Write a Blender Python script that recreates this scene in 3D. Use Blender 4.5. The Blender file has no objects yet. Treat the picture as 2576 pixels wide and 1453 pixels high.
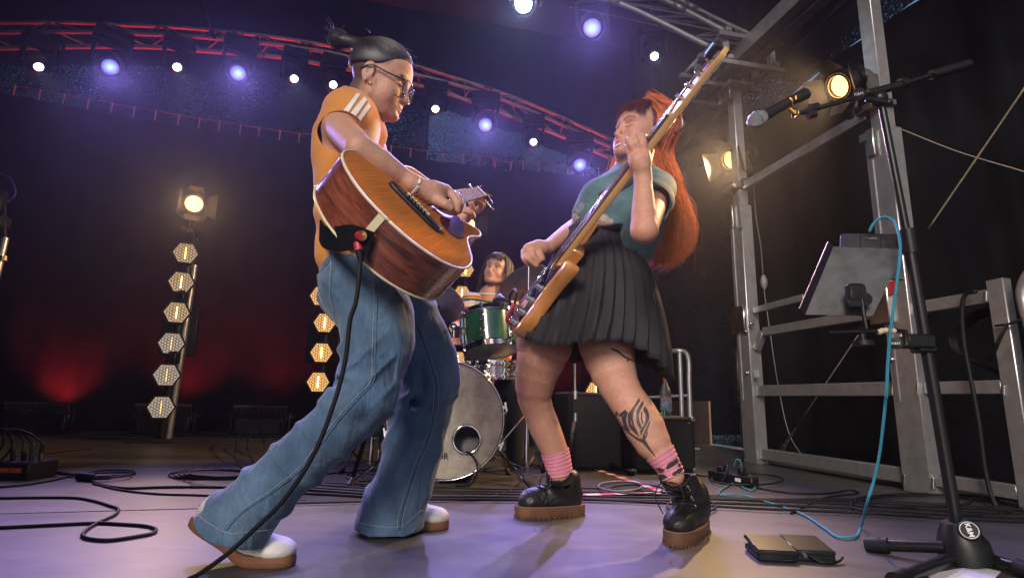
import bpy, bmesh, math, random
import numpy as np
from mathutils import Vector, Matrix
from mathutils.bvhtree import BVHTree

random.seed(7); rng = np.random.default_rng(11)
SC = bpy.context.scene
COL = SC.collection
R = math.radians

# ------------------------------------------------------------------ camera
PITCH, ROLL, CAM_H = R(11.1), R(1.0), 0.43
F_PX = 1408.7                      # focal length in units of a 2576-wide frame
_c, _s = math.cos(PITCH), math.sin(PITCH)
FWD = np.array([0, _c, _s]); _r0 = np.array([1., 0, 0]); _u0 = np.array([0, -_s, _c])
RGT = _r0*math.cos(ROLL) + _u0*math.sin(ROLL)
UPV = _u0*math.cos(ROLL) - _r0*math.sin(ROLL)
CAM = np.array([0, 0, CAM_H])
cam = bpy.data.cameras.new('Camera'); camo = bpy.data.objects.new('Camera', cam); COL.objects.link(camo)
camo.matrix_world = Matrix([[RGT[0], UPV[0], -FWD[0], 0], [RGT[1], UPV[1], -FWD[1], 0], [RGT[2], UPV[2], -FWD[2], CAM_H], [0, 0, 0, 1]])
cam.sensor_width = 36; cam.lens = 36*F_PX/2576; cam.clip_start = 0.05; cam.clip_end = 3000
SC.camera = camo

# ------------------------------------------------------------------ sky, sun, exposure
wd = bpy.data.worlds.new('World'); SC.world = wd; wd.use_nodes = True
nt = wd.node_tree; nt.nodes.clear()
sky = nt.nodes.new('ShaderNodeTexSky'); sky.sky_type = 'NISHITA'; sky.sun_disc = False
SUN_EL, SUN_AZ = R(25), R(199)     # the sun stands behind the photographer
sky.sun_elevation = SUN_EL; sky.sun_rotation = SUN_AZ
bg = nt.nodes.new('ShaderNodeBackground'); bg.inputs['Strength'].default_value = 0.10
ow = nt.nodes.new('ShaderNodeOutputWorld')
nt.links.new(sky.outputs[0], bg.inputs[0]); nt.links.new(bg.outputs[0], ow.inputs[0])
sl = bpy.data.lights.new('Sun', 'SUN'); sl.energy = 2.9; sl.angle = R(18); sl.color = (1, .89, .81)
so = bpy.data.objects.new('Sun', sl); COL.objects.link(so)
_sd = Vector((math.sin(SUN_AZ)*math.cos(SUN_EL), math.cos(SUN_AZ)*math.cos(SUN_EL), math.sin(SUN_EL)))
so.rotation_euler = _sd.to_track_quat('Z', 'Y').to_euler(); so.location = (0, -6, 8)
SC.view_settings.view_transform = 'Standard'; SC.view_settings.look = 'None'
SC.view_settings.exposure = 0.0; SC.view_settings.gamma = 1; SC.view_settings.use_curve_mapping = False
SC.render.engine = 'CYCLES'
cy = SC.cycles
cy.use_denoising = True
try: cy.denoiser = 'OPENIMAGEDENOISE'
except Exception: pass
cy.max_bounces = 6; cy.diffuse_bounces = 3; cy.glossy_bounces = 3; cy.transmission_bounces = 4; cy.transparent_max_bounces = 12
cy.sample_clamp_indirect = 4; cy.caustics_reflective = False; cy.caustics_refractive = False

# ------------------------------------------------------------------ picture point -> place, given a distance from the camera line
VIEWS = {'q': (0, 0, .62891), 'g1': (1100, 50, 1.937), 'g2': (1100, 550, 1.937), 'g3': (700, 1000, 1.1092), 'b4': (1950, 100, 1.614),
         'b5': (1950, 850, 2.235), 'b6': (1950, 1350, 1.614), 'l0': (0, 0, 1.816), 'l1': (0, 700, 1.3207), 'l2': (0, 1600, 2.0467),
         'r3': (2300, 0, 1.816), 'r5': (2696, 0, 1.6143), 'r6': (2696, 800, 1.6143), 'r7': (2596, 1500, 1.7173),
         'd1': (1400, 1400, 2.4222), 'd2': (1650, 950, 2.4222), 'h3': (1600, 700, 5.8125), 'b7': (2000, 900, 3.6325), 'b8': (2400, 450, 3.6325)}
def Q(k, X, Y):
    x0, y0, s = VIEWS[k]; return (.62891*(x0+X/s), .62891*(y0+Y/s))
def ray(k, X, Y):
    qx, qy = Q(k, X, Y)
    return FWD + RGT*(qx-1288)/F_PX + UPV*(726.5-qy)/F_PX
def P(k, X, Y, y):
    d = ray(k, X, Y); return CAM + d*(y/d[1])
def PL(k, X, Y, p0, n):
    d = ray(k, X, Y); return CAM + d*(np.dot(np.array(p0)-CAM, n)/np.dot(d, n))
def PF(k, X, Y, z=0.0):
    return PL(k, X, Y, (0, 0, z), np.array([0, 0, 1.]))
def CV(u, d, v): return CAM + RGT*u + FWD*d + UPV*v
def CD(u, d, v): return RGT*u + FWD*d + UPV*v
def QS(k, px, y):           # length of px view units at distance y
    return .62891*px/VIEWS[k][2]*y*1.0/F_PX
def nrm(v):
    v = np.asarray(v, float); return v/np.linalg.norm(v)

# ------------------------------------------------------------------ materials
MATS = {}
def lin(h):
    h = h.lstrip('#'); c = [int(h[i:i+2], 16)/255 for i in (0, 2, 4)]
    return tuple(((x+.055)/1.055)**2.4 if x > .04045 else x/12.92 for x in c)
def mat(name, col=(.5, .5, .5), rough=.5, metal=0., var=0., vscale=8., bump=0., bscale=60., attr=False, emit=None, estr=0.,
        coat=0., sss=0., alpha=None, stretch=None, col2=None, spec=.5, detail=4.):
    if name in MATS: return MATS[name]
    m = bpy.data.materials.new(name); m.use_nodes = True; MATS[name] = m
    t = m.node_tree; b = t.nodes['Principled BSDF']; L = t.links.new
    b.inputs['Roughness'].default_value = rough; b.inputs['Metallic'].default_value = metal
    b.inputs['Specular IOR Level'].default_value = spec
    b.inputs['Base Color'].default_value = (*col, 1)
    if coat: b.inputs['Coat Weight'].default_value = coat; b.inputs['Coat Roughness'].default_value = .045
    if sss:
        b.inputs['Subsurface Weight'].default_value = sss; b.inputs['Subsurface Radius'].default_value = (.012, .005, .003)
        b.inputs['Subsurface Scale'].default_value = 1.0
    if emit is not None:
        b.inputs['Emission Color'].default_value = (*emit, 1); b.inputs['Emission Strength'].default_value = estr
    tc = t.nodes.new('ShaderNodeTexCoord'); vec = tc.outputs['Object']
    if stretch:
        mp = t.nodes.new('ShaderNodeMapping'); mp.inputs['Scale'].default_value = stretch; L(vec, mp.inputs[0]); vec = mp.outputs[0]
    src = None
    if attr:
        a = t.nodes.new('ShaderNodeAttribute'); a.attribute_name = 'Col'; src = a.outputs['Color']
    if var or col2:
        n = t.nodes.new('ShaderNodeTexNoise'); n.inputs['Scale'].default_value = vscale; n.inputs['Detail'].default_value = detail
        n.inputs['Roughness'].default_value = .65; L(vec, n.inputs['Vector'])
        rp = t.nodes.new('ShaderNodeValToRGB'); rp.color_ramp.elements[0].position = .32; rp.color_ramp.elements[1].position = .68
        L(n.outputs['Fac'], rp.inputs[0])
        if attr:
            rp.color_ramp.elements[0].color = (1-var, 1-var, 1-var, 1); rp.color_ramp.elements[1].color = (1+var, 1+var, 1+var, 1)
            mx = t.nodes.new('ShaderNodeMix'); mx.data_type = 'RGBA'; mx.blend_type = 'MULTIPLY'; mx.inputs['Factor'].default_value = 1
            L(src, mx.inputs['A']); L(rp.outputs[0], mx.inputs['B']); src = mx.outputs['Result']
        else:
            lo = tuple(x*(1-var) for x in col); hi = col2 if col2 else tuple(min(1, x*(1+var)) for x in col)
            rp.color_ramp.elements[0].color = (*lo, 1); rp.color_ramp.elements[1].color = (*hi, 1); src = rp.outputs[0]
    if src is not None: L(src, b.inputs['Base Color'])
    if bump:
        n2 = t.nodes.new('ShaderNodeTexNoise'); n2.inputs['Scale'].default_value = bscale; n2.inputs['Detail'].default_value = 3
        L(vec, n2.inputs['Vector']); bp = t.nodes.new('ShaderNodeBump'); bp.inputs['Strength'].default_value = bump; bp.inputs['Distance'].default_value = .01
        L(n2.outputs['Fac'], bp.inputs['Height']); L(bp.outputs[0], b.inputs['Normal'])
    return m
def emat(name, col, strength):
    if name in MATS: return MATS[name]
    m = bpy.data.materials.new(name); m.use_nodes = True; MATS[name] = m; t = m.node_tree; t.nodes.clear()
    e = t.nodes.new('ShaderNodeEmission'); e.inputs[0].default_value = (*col, 1); e.inputs[1].default_value = strength
    o = t.nodes.new('ShaderNodeOutputMaterial'); t.links.new(e.outputs[0], o.inputs[0]); return m

# ------------------------------------------------------------------ objects
OFF = {}
def tag(o, label=None, cat=None, group=None, kind=None):
    if label: o['label'] = label
    if cat: o['category'] = cat
    if group: o['group'] = group
    if kind: o['kind'] = kind
    return o
def thing(name, label, cat, loc=(0, 0, 0), group=None):
    o = bpy.data.objects.new(name, None); COL.objects.link(o); o.location = loc; o.empty_display_size = .1
    OFF[o.name] = np.array(loc, float); return tag(o, label, cat, group)
def mesh_obj(name, V, Fc, m, parent=None, smooth=False, label=None, cat=None, group=None, kind=None, local=False, mi=None, cols=None):
    V = np.asarray(V, float).reshape(-1, 3)
    if parent is not None: off = np.zeros(3) if local else OFF[parent.name]
    else: off = np.array([V[:, 0].mean(), V[:, 1].mean(), V[:, 2].min()]) if not local else np.zeros(3)
    me = bpy.data.meshes.new(name)
    if isinstance(Fc, np.ndarray):
        n = Fc.shape[0]; k = Fc.shape[1]
        me.vertices.add(len(V)); me.vertices.foreach_set('co', (V-off).ravel())
        me.loops.add(n*k); me.loops.foreach_set('vertex_index', Fc.astype(np.int32).ravel())
        me.polygons.add(n); me.polygons.foreach_set('loop_start', np.arange(0, n*k, k, dtype=np.int32))
        me.update(calc_edges=True)
    else:
        me.from_pydata([tuple(v) for v in (V-off)], [], Fc)
    if cols is not None:
        a = me.color_attributes.new('Col', 'FLOAT_COLOR', 'POINT')
        c = np.ones((len(V), 4)); c[:, :3] = cols; a.data.foreach_set('color', c.ravel())
    for mm in (m if isinstance(m, (list, tuple)) else [m]): me.materials.append(mm)
    if mi is not None: me.polygons.foreach_set('material_index', np.asarray(mi, np.int32))
    me.polygons.foreach_set('use_smooth', [bool(smooth)]*len(me.polygons))
    o = bpy.data.objects.new(name, me); COL.objects.link(o)
    if parent is not None:
        o.parent = parent; OFF[o.name] = OFF.get(parent.name, np.zeros(3))
    else:
        o.location = off; OFF[o.name] = off
    return tag(o, label, cat, group, kind)
def frame(d, up=(0, 0, 1)):
    d = nrm(d); up = np.array(up, float)
    if abs(np.dot(d, nrm(up))) > .99: up = np.array([0, 1., 0]) if abs(d[1]) < .9 else np.array([1., 0, 0])
    x = nrm(np.cross(up, d)); y = np.cross(d, x); return x, y, d
def spline(pts, n):
    p = np.asarray(pts, float); m = len(p)
    if m < 3:
        t = np.linspace(0, 1, n)[:, None]; return p[0]*(1-t)+p[-1]*t
    seg = np.linalg.norm(np.diff(p, axis=0), axis=1)**.5; s = np.r_[0, np.cumsum(np.maximum(seg, 1e-6))]
    q = np.vstack([2*p[0]-p[1], p, 2*p[-1]-p[-2]]); tt = np.r_[s[0]-(s[1]-s[0]), s, s[-1]+(s[-1]-s[-2])]
    out = []
    for t in np.linspace(0, s[-1], n):
        i = min(max(np.searchsorted(s, t, 'right')-1, 0), m-2)
        P0, P1, P2, P3 = q[i:i+4]; t0, t1, t2, t3 = tt[i:i+4]
        A1 = (t1-t)/(t1-t0)*P0+(t-t0)/(t1-t0)*P1; A2 = (t2-t)/(t2-t1)*P1+(t-t1)/(t2-t1)*P2; A3 = (t3-t)/(t3-t2)*P2+(t-t2)/(t3-t2)*P3
        B1 = (t2-t)/(t2-t0)*A1+(t-t0)/(t2-t0)*A2; B2 = (t3-t)/(t3-t1)*A2+(t-t1)/(t3-t1)*A3
        out.append((t2-t)/(t2-t1)*B1+(t-t1)/(t2-t1)*B2)
    return np.array(out)
class MB:
    def __init__(s): s.V = []; s.F = []
    def add(s, V, F):
        o = len(s.V); s.V += [tuple(v) for v in V]; s.F += [tuple(i+o for i in f) for f in F]; return s
    def box(s, c, size, ax=None, bev=0.):
        c = np.array(c, float); hx, hy, hz = [x/2 for x in size]
        if ax is None: ax = np.eye(3)
        ax = [np.array(a, float) for a in ax]
        if bev <= 0:
            V = [c+ax[0]*hx*i+ax[1]*hy*j+ax[2]*hz*k for i in (-1, 1) for j in (-1, 1) for k in (-1, 1)]
            return s.add(V, [(0, 1, 3, 2), (4, 6, 7, 5), (0, 4, 5, 1), (2, 3, 7, 6), (0, 2, 6, 4), (1, 5, 7, 3)])
        b = min(bev, hx*.9, hy*.9, hz*.9); V = []; idx = {}
        for i in (-1, 1):
            for j in (-1, 1):
                for k in (-1, 1):
                    for w in range(3):
                        h = [hx-b, hy-b, hz-b]; h[w] += b
                        idx[(i, j, k, w)] = len(V); V.append(c+ax[0]*h[0]*i+ax[1]*h[1]*j+ax[2]*h[2]*k)
        F = []
        for w in range(3):
            u, v = [(1, 2), (0, 2), (0, 1)][w]
            for sg in (-1, 1):
                q = []
                for a, bb in ((-1, -1), (1, -1), (1, 1), (-1, 1)):
                    k = [0, 0, 0]; k[w] = sg; k[u] = a; k[v] = bb; q.append(idx[(*k, w)])
                F.append(tuple(q))
        for w in range(3):                     # edges along axis w
            u, v = [(1, 2), (0, 2), (0, 1)][w]
            for a in (-1, 1):
                for bb in (-1, 1):
                    k0 = [0, 0, 0]; k0[u] = a; k0[v] = bb; k1 = list(k0); k0[w] = -1; k1[w] = 1
                    F.append((idx[(*k0, u)], idx[(*k1, u)], idx[(*k1, v)], idx[(*k0, v)]))
        for i in (-1, 1):
            for j in (-1, 1):
                for k in (-1, 1): F.append((idx[(i, j, k, 0)], idx[(i, j, k, 1)], idx[(i, j, k, 2)]))
        return s.add(V, F)
    def beam(s, p0, p1, w, h, up=(0, 0, 1), bev=0.):
        p0, p1 = np.array(p0, float), np.array(p1, float); x, y, z = frame(p1-p0, up)
        return s.box((p0+p1)/2, (w, h, np.linalg.norm(p1-p0)), (x, y, z), bev)
    def cyl(s, p0, p1, r0, r1=None, n=12, cap=True):
        r1 = r0 if r1 is None else r1; p0, p1 = np.array(p0, float), np.array(p1, float); x, y, z = frame(p1-p0)
        V = []
        for p, r in ((p0, r0), (p1, r1)):
            for i in range(n):
                a = 2*math.pi*i/n; V.append(p+(x*math.cos(a)+y*math.sin(a))*r)
        F = [(i, (i+1) % n, n+(i+1) % n, n+i) for i in range(n)]
        if cap: F += [tuple(range(n-1, -1, -1)), tuple(range(n, 2*n))]
        return s.add(V, F)
    def tube(s, pts, r, n=8, cap=True, sq=1.0, up=None):
        pts = np.asarray(pts, float); m = len(pts); r = np.broadcast_to(np.asarray(r, float), (m,))
        T = np.gradient(pts, axis=0); T /= np.maximum(np.linalg.norm(T, axis=1), 1e-9)[:, None]
        x, y, _ = frame(T[0], (0, 0, 1) if up is None else up); V = []
        for i in range(m):
            if up is None:
                x = x-T[i]*np.dot(x, T[i]); x /= np.linalg.norm(x); y = np.cross(T[i], x)
            else: x, y, _ = frame(T[i], up)
            for k in range(n):
                a = 2*math.pi*k/n; V.append(pts[i]+(x*math.cos(a)+y*math.sin(a)*sq)*r[i])
        F = [(i*n+k, i*n+(k+1) % n, (i+1)*n+(k+1) % n, (i+1)*n+k) for i in range(m-1) for k in range(n)]
        if cap: F += [tuple(range(n-1, -1, -1)), tuple((m-1)*n+k for k in range(n))]
        return s.add(V, F)
    def lathe(s, p, d, prof, n=24, x0=None):      # prof: (radius, height) along d from p
        p = np.array(p, float); x, y, z = frame(d)
        if x0 is not None: x = nrm(x0); y = np.cross(z, x)
        V = []
        for (r, h) in prof:
            for k in range(n):
                a = 2*math.pi*k/n; V.append(p+z*h+(x*math.cos(a)+y*math.sin(a))*max(r, 1e-5))
        m = len(prof)
        F = [(i*n+k, i*n+(k+1) % n, (i+1)*n+(k+1) % n, (i+1)*n+k) for i in range(m-1) for k in range(n)]
        return s.add(V, F)
    def ball(s, c, r, n=12, sc=(1, 1, 1), ax=None):
        c = np.array(c, float); ax = np.eye(3) if ax is None else np.array(ax, float); V = []; m = n//2
        for i in range(m+1):
            th = math.pi*i/m
            for k in range(n):
                ph = 2*math.pi*k/n
                q = np.array([math.sin(th)*math.cos(ph)*sc[0], math.sin(th)*math.sin(ph)*sc[1], math.cos(th)*sc[2]])*r
                V.append(c+q@ax)
        return s.add(V, [(i*n+k, (i+1)*n+k, (i+1)*n+(k+1) % n, i*n+(k+1) % n) for i in range(m) for k in range(n)])
    def torus(s, c, d, R0, r, n=28, m=8, sc=(1, 1)):
        c = np.array(c, float); x, y, z = frame(d); V = []
        for i in range(n):
            a = 2*math.pi*i/n; e = x*math.cos(a)*sc[0]+y*math.sin(a)*sc[1]
            for k in range(m):
                b = 2*math.pi*k/m; V.append(c+e*(R0+r*math.cos(b))+z*r*math.sin(b))
        return s.add(V, [(i*m+k, ((i+1) % n)*m+k, ((i+1) % n)*m+(k+1) % m, i*m+(k+1) % m) for i in range(n) for k in range(m)])
    def slab(s, prof2d, o, ax, ay, az, z0, z1, bev=0., tri=False):   # outline in the (ax, ay) plane pulled from z0 to z1 along az
        p = np.asarray(prof2d, float); n = len(p); o = np.array(o, float)
        e = np.roll(p, -1, 0)-np.roll(p, 1, 0); nn = np.stack([e[:, 1], -e[:, 0]], 1); nn /= np.maximum(np.linalg.norm(nn, axis=1), 1e-9)[:, None]
        area = .5*np.sum(p[:, 0]*np.roll(p[:, 1], -1)-np.roll(p[:, 0], -1)*p[:, 1]); nn *= 1 if area > 0 else -1
        L = [(p, z0), (p, z1)] if bev <= 0 else [(p-nn*bev, z0), (p-nn*bev*.3, z0+bev*.3), (p, z0+bev), (p, z1-bev), (p-nn*bev*.3, z1-bev*.3), (p-nn*bev, z1)]
        V = [o+ax*q[0]+ay*q[1]+az*z for (pp, z) in L for q in pp]; m = len(L)
        F = [(i*n+k, i*n+(k+1) % n, (i+1)*n+(k+1) % n, (i+1)*n+k) for i in range(m-1) for k in range(n)]
        F += [tuple(range(n-1, -1, -1)), tuple((m-1)*n+k for k in range(n))]
        return s.add(V, F)
    def obj(s, name, m, parent=None, **k):
        return mesh_obj(name, s.V, s.F, m, parent, **k)
def fix_normals(o):
    bm = bmesh.new(); bm.from_mesh(o.data); bmesh.ops.recalc_face_normals(bm, faces=bm.faces); bm.to_mesh(o.data); bm.free(); return o
def part(name, mb, m, parent=None, smooth=False, **k):
    o = mb.obj(name, m, parent, smooth=smooth, **k); fix_normals(o)
    if smooth == 'auto': pass
    return o
def autosmooth(o, ang=40):
    me = o.data; me.polygons.foreach_set('use_smooth', [True]*len(me.polygons)); me.set_sharp_from_angle(angle=R(ang)); return o
def apart(name, mb, m, parent=None, ang=40, **k): return autosmooth(part(name, mb, m, parent, **k), ang)
def copy_tree(o, M=None, parent=None):
    c = o.copy(); COL.objects.link(c); c.parent = parent
    if M is not None: c.matrix_world = M
    OFF[c.name] = OFF.get(o.name, np.zeros(3))
    for ch in list(o.children): copy_tree(ch, None, c)
    return c
def mtx(o, x, y, z): return Matrix([[x[i], y[i], z[i], o[i]] for i in range(3)]+[[0, 0, 0, 1]])
def text_mesh(name, txt, size, m, parent, o, ax, ay, local=False, extrude=.0006, align='CENTER', bold=0., **k):
    cu = bpy.data.curves.new('lettering', 'FONT'); cu.body = txt; cu.size = size; cu.extrude = extrude; cu.align_x = align; cu.align_y = 'CENTER'; cu.offset = bold
    t = bpy.data.objects.new('lettering', cu); COL.objects.link(t)
    dg = bpy.context.evaluated_depsgraph_get(); me = t.evaluated_get(dg).to_mesh()
    V = np.array([v.co[:] for v in me.vertices]).reshape(-1, 3); F = [tuple(p.vertices) for p in me.polygons]
    bpy.data.objects.remove(t); bpy.data.curves.remove(cu)
    az = np.cross(ax, ay); W = np.array(o)+V[:, :1]*ax+V[:, 1:2]*ay+V[:, 2:]*az
    return mesh_obj(name, W, F, m, parent, local=local, **k)
# ------------------------------------------------------------------ soft bodies: distance fields turned into one closed skin
class SDF:
    def __init__(s, lo, hi, h):
        s.lo = np.array(lo, float); s.h = h; s.n = np.ceil((np.array(hi)-s.lo)/h).astype(int)+1
        s.phi = np.full(tuple(s.n), .06, np.float32)
        s.ax = [(s.lo[i]+h*np.arange(s.n[i])).astype(np.float32) for i in range(3)]
    def sl(s, a, b, pad):
        i0 = np.clip(np.floor((np.asarray(a)-pad-s.lo)/s.h).astype(int), 0, s.n-1); i1 = np.clip(np.ceil((np.asarray(b)+pad-s.lo)/s.h).astype(int)+1, 1, s.n)
        return tuple(slice(int(p), int(q)) for p, q in zip(i0, i1))
    def grid(s, S): return (s.ax[0][S[0]][:, None, None], s.ax[1][S[1]][None, :, None], s.ax[2][S[2]][None, None, :])
    def comb(s, S, d, k, op):
        a = s.phi[S]
        if a.size == 0: return
        if op == 'sub': a = -a
        if k > 0:
            g = np.maximum(k-np.abs(a-d), 0)/k; r = np.minimum(a, d)-g*g*k*.25
        else: r = np.minimum(a, d)
        s.phi[S] = -r if op == 'sub' else r
    def cone(s, X, Y, Z, a, b, ra, rb):
        a = np.asarray(a, np.float32); b = np.asarray(b, np.float32); ba = b-a; l2 = float(np.dot(ba, ba))+1e-12
        px, py, pz = X-a[0], Y-a[1], Z-a[2]
        t = np.clip((px*ba[0]+py*ba[1]+pz*ba[2])/l2, 0, 1)
        return np.sqrt((px-t*ba[0])**2+(py-t*ba[1])**2+(pz-t*ba[2])**2)-(ra+(rb-ra)*t)
    def chain(s, pts, rad, k=.01, op='add', sq=None):    # sq=(dir, factor): flatten along dir
        pts = np.asarray(pts, float); rad = np.broadcast_to(np.asarray(rad, float), (len(pts),))
        pad = k+2.5*s.h; lo = (pts-rad[:, None]).min(0); hi = (pts+rad[:, None]).max(0); S = s.sl(lo, hi, pad+.005); X, Y, Z = s.grid(S)
        if X.size == 0 or Y.size == 0 or Z.size == 0: return s
        if len(pts) == 1:
            d = np.sqrt((X-pts[0][0])**2+(Y-pts[0][1])**2+(Z-pts[0][2])**2)-rad[0]
        else:
            d = None
            for i in range(len(pts)-1):
                e = s.cone(X, Y, Z, pts[i], pts[i+1], rad[i], rad[i+1]); d = e if d is None else np.minimum(d, e)
        s.comb(S, d.astype(np.float32), k, op); return s
    def ell(s, c, r, ax=None, k=.01, op='add'):
        c = np.asarray(c, float); r = np.asarray(r, float); ax = np.eye(3) if ax is None else np.asarray(ax, float)
        ext = np.sqrt(((ax*r[:, None])**2).sum(0)); S = s.sl(c-ext, c+ext, k+3*s.h); X, Y, Z = s.grid(S)
        if X.size == 0 or Y.size == 0 or Z.size == 0: return s
        q = [(X-c[0])*ax[i][0]+(Y-c[1])*ax[i][1]+(Z-c[2])*ax[i][2] for i in range(3)]
        k0 = np.sqrt(sum((q[i]/r[i])**2 for i in range(3))); k1 = np.sqrt(sum((q[i]/r[i]**2)**2 for i in range(3)))+1e-9
        s.comb(S, (k0*(k0-1)/k1).astype(np.float32), k, op); return s
    def rbox(s, c, hs, ax=None, rad=.005, k=.005, op='add'):
        c = np.asarray(c, float); hs = np.asarray(hs, float); ax = np.eye(3) if ax is None else np.asarray(ax, float)
        ext = (np.abs(ax)*hs[:, None]).sum(0); S = s.sl(c-ext, c+ext, k+3*s.h+rad); X, Y, Z = s.grid(S)
        if X.size == 0 or Y.size == 0 or Z.size == 0: return s
        q = [np.abs((X-c[0])*ax[i][0]+(Y-c[1])*ax[i][1]+(Z-c[2])*ax[i][2])-(hs[i]-rad) for i in range(3)]
        d = np.sqrt(sum(np.maximum(e, 0)**2 for e in q))+np.minimum(np.maximum(np.maximum(q[0], q[1]), q[2]), 0)-rad
        s.comb(S, d.astype(np.float32), k, op); return s
    def half(s, p, n, k=0., lo=None, hi=None):          # cut away the side n points to
        n = nrm(n); S = s.sl(s.lo if lo is None else lo, s.lo+s.h*s.n if hi is None else hi, 0); X, Y, Z = s.grid(S)
        d = ((X-p[0])*n[0]+(Y-p[1])*n[1]+(Z-p[2])*n[2]).astype(np.float32)
        s.comb(S, -d, k, 'sub'); return s
    def warp(s, fn, band=.03):                            # add fn(points) to the field near the skin
        m = np.abs(s.phi) < band; I = np.nonzero(m); p = np.stack([s.ax[i][I[i]] for i in range(3)], 1)
        s.phi[I] += fn(p).astype(np.float32); return s
    def mesh(s, smooth=1):
        f = s.phi; b = f < 0; n = s.n
        cnt = sum(b[i:n[0]-1+i, j:n[1]-1+j, k:n[2]-1+k].astype(np.int8) for i in (0, 1) for j in (0, 1) for k in (0, 1))
        A = np.nonzero((cnt > 0) & (cnt < 8)); N = len(A[0]); idx = np.full(cnt.shape, -1, np.int32); idx[A] = np.arange(N)
        C = [(i, j, k) for i in (0, 1) for j in (0, 1) for k in (0, 1)]
        v = np.stack([f[A[0]+i, A[1]+j, A[2]+k] for i, j, k in C], 1).astype(np.float64); acc = np.zeros((N, 3)); w = np.zeros(N)
        for a in range(8):
            for e in range(a+1, 8):
                if sum(abs(C[a][i]-C[e][i]) for i in range(3)) != 1: continue
                m = (v[:, a] < 0) != (v[:, e] < 0); t = v[m, a]/(v[m, a]-v[m, e])
                acc[m] += np.array(C[a])+t[:, None]*(np.array(C[e])-np.array(C[a])); w[m] += 1
        V = s.lo+s.h*(np.stack(A, 1)+acc/w[:, None]); quads = []
        for ax in range(3):
            u, vv = [(1, 2), (2, 0), (0, 1)][ax]
            S0 = [slice(None)]*3; S1 = [slice(None)]*3; S0[ax] = slice(0, -1); S1[ax] = slice(1, None)
            ch = b[tuple(S0)] != b[tuple(S1)]; I = np.nonzero(ch); ok = (I[u] > 0) & (I[vv] > 0) & (I[u] < n[u]-1) & (I[vv] < n[vv]-1)
            I = [x[ok] for x in I]; ins = b[tuple(S0)][tuple(I)]
            def cell(du, dv):
                J = [x.copy() for x in I]; J[u] = J[u]-du; J[vv] = J[vv]-dv; return idx[tuple(J)]
            q = np.stack([cell(1, 1), cell(0, 1), cell(0, 0), cell(1, 0)], 1); q[~ins] = q[~ins][:, ::-1]; quads.append(q)
        Fq = np.concatenate(quads)
        for _ in range(smooth):
            S = np.zeros_like(V); D = np.zeros(N)
            for a, e in ((0, 1), (1, 2), (2, 3), (3, 0)):
                for k in range(3):
                    S[:, k] += np.bincount(Fq[:, a], V[Fq[:, e], k], N)+np.bincount(Fq[:, e], V[Fq[:, a], k], N)
                D += np.bincount(Fq[:, a], minlength=N)+np.bincount(Fq[:, e], minlength=N)
            V = V*.5+.5*S/np.maximum(D, 1)[:, None]
        return V, Fq
def traced(view, rows, ys):      # rows: (left x, right x, y) of a limb read across -> centres and radii
    c = np.array([((a+b)/2, y) for a, b, y in rows]); d = np.gradient(c, axis=0); cs = np.abs(d[:, 1])/np.maximum(np.linalg.norm(d, axis=1), 1e-6)
    ys = np.broadcast_to(np.asarray(ys, float), (len(rows),)) if np.ndim(ys) == 0 else np.interp(np.linspace(0, 1, len(rows)), np.linspace(0, 1, len(ys)), ys)
    pts = np.array([P(view, c[i][0], c[i][1], ys[i]) for i in range(len(rows))])
    dd = [np.dot(pts[i]-CAM, FWD) for i in range(len(rows))]
    r = [.62891/VIEWS[view][2]*(rows[i][1]-rows[i][0])/2*cs[i]*dd[i]/F_PX for i in range(len(rows))]
    return pts, np.array(r)
def circ(view, rows):            # rows: (x, y, radius in view units, distance)
    pts = np.array([P(view, a[0], a[1], a[3]) for a in rows]); r = [.62891/VIEWS[view][2]*rows[i][2]*np.dot(pts[i]-CAM, FWD)/F_PX for i in range(len(rows))]
    return pts, np.array(r)
def bvh_of(V, F): return BVHTree.FromPolygons([tuple(v) for v in V], [tuple(int(i) for i in f) for f in F])
def hit(bvh, k, X, Y):
    d = Vector(ray(k, X, Y)).normalized(); l, n, i, t = bvh.ray_cast(Vector(CAM), d)
    if l is None:
        return None, None
    return np.array(l), np.array(n)
def on_skin(bvh, k, pts, n=40, off=.001):      # a line drawn across a surface
    p = spline([(a, b, 0) for a, b in pts], n); out = []
    for q in p:
        l, nn = hit(bvh, k, q[0], q[1])
        if l is not None:
            if np.dot(nn, l-CAM) > 0: nn = -nn
            out.append(l+nn*off)
    return np.array(out)
def patch(name, bvh, k, poly, m, parent, off=.0012, step=None, thick=.0008, **kw):     # a thin piece of cloth or ink lying on a surface
    from mathutils.geometry import delaunay_2d_cdt
    p = [Vector((a, b)) for a, b in poly]; n = len(p)
    xs = [v.x for v in p]; ys = [v.y for v in p]; step = step or max(max(xs)-min(xs), max(ys)-min(ys))/14
    pts = []; edges = []
    for i in range(n):
        a, b = p[i], p[(i+1) % n]; c = max(1, int((b-a).length/step))
        for j in range(c): pts.append(a.lerp(b, j/c))
    m0 = len(pts); edges = [(i, (i+1) % m0) for i in range(m0)]
    x = min(xs)+step/2
    while x < max(xs):
        y = min(ys)+step/2
        while y < max(ys): pts.append(Vector((x, y))); y += step
        x += step
    vv, ee, ff, *_ = delaunay_2d_cdt(pts, edges, [list(range(m0))], 1, 1e-4)
    V = []; ok = []
    for v in vv:
        l, nn = hit(bvh, k, v.x, v.y)
        if l is None: V.append((0, 0, 0)); ok.append(False); continue
        if np.dot(nn, l-CAM) > 0: nn = -nn
        V.append(l+nn*off); ok.append(True)
    F = [f for f in ff if all(ok[i] for i in f)]
    used = sorted({i for f in F for i in f}); mp = {u: i for i, u in enumerate(used)}
    o = mesh_obj(name, [V[u] for u in used], [tuple(mp[i] for i in f) for f in F], m, parent, smooth=True, **kw); return o
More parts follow.
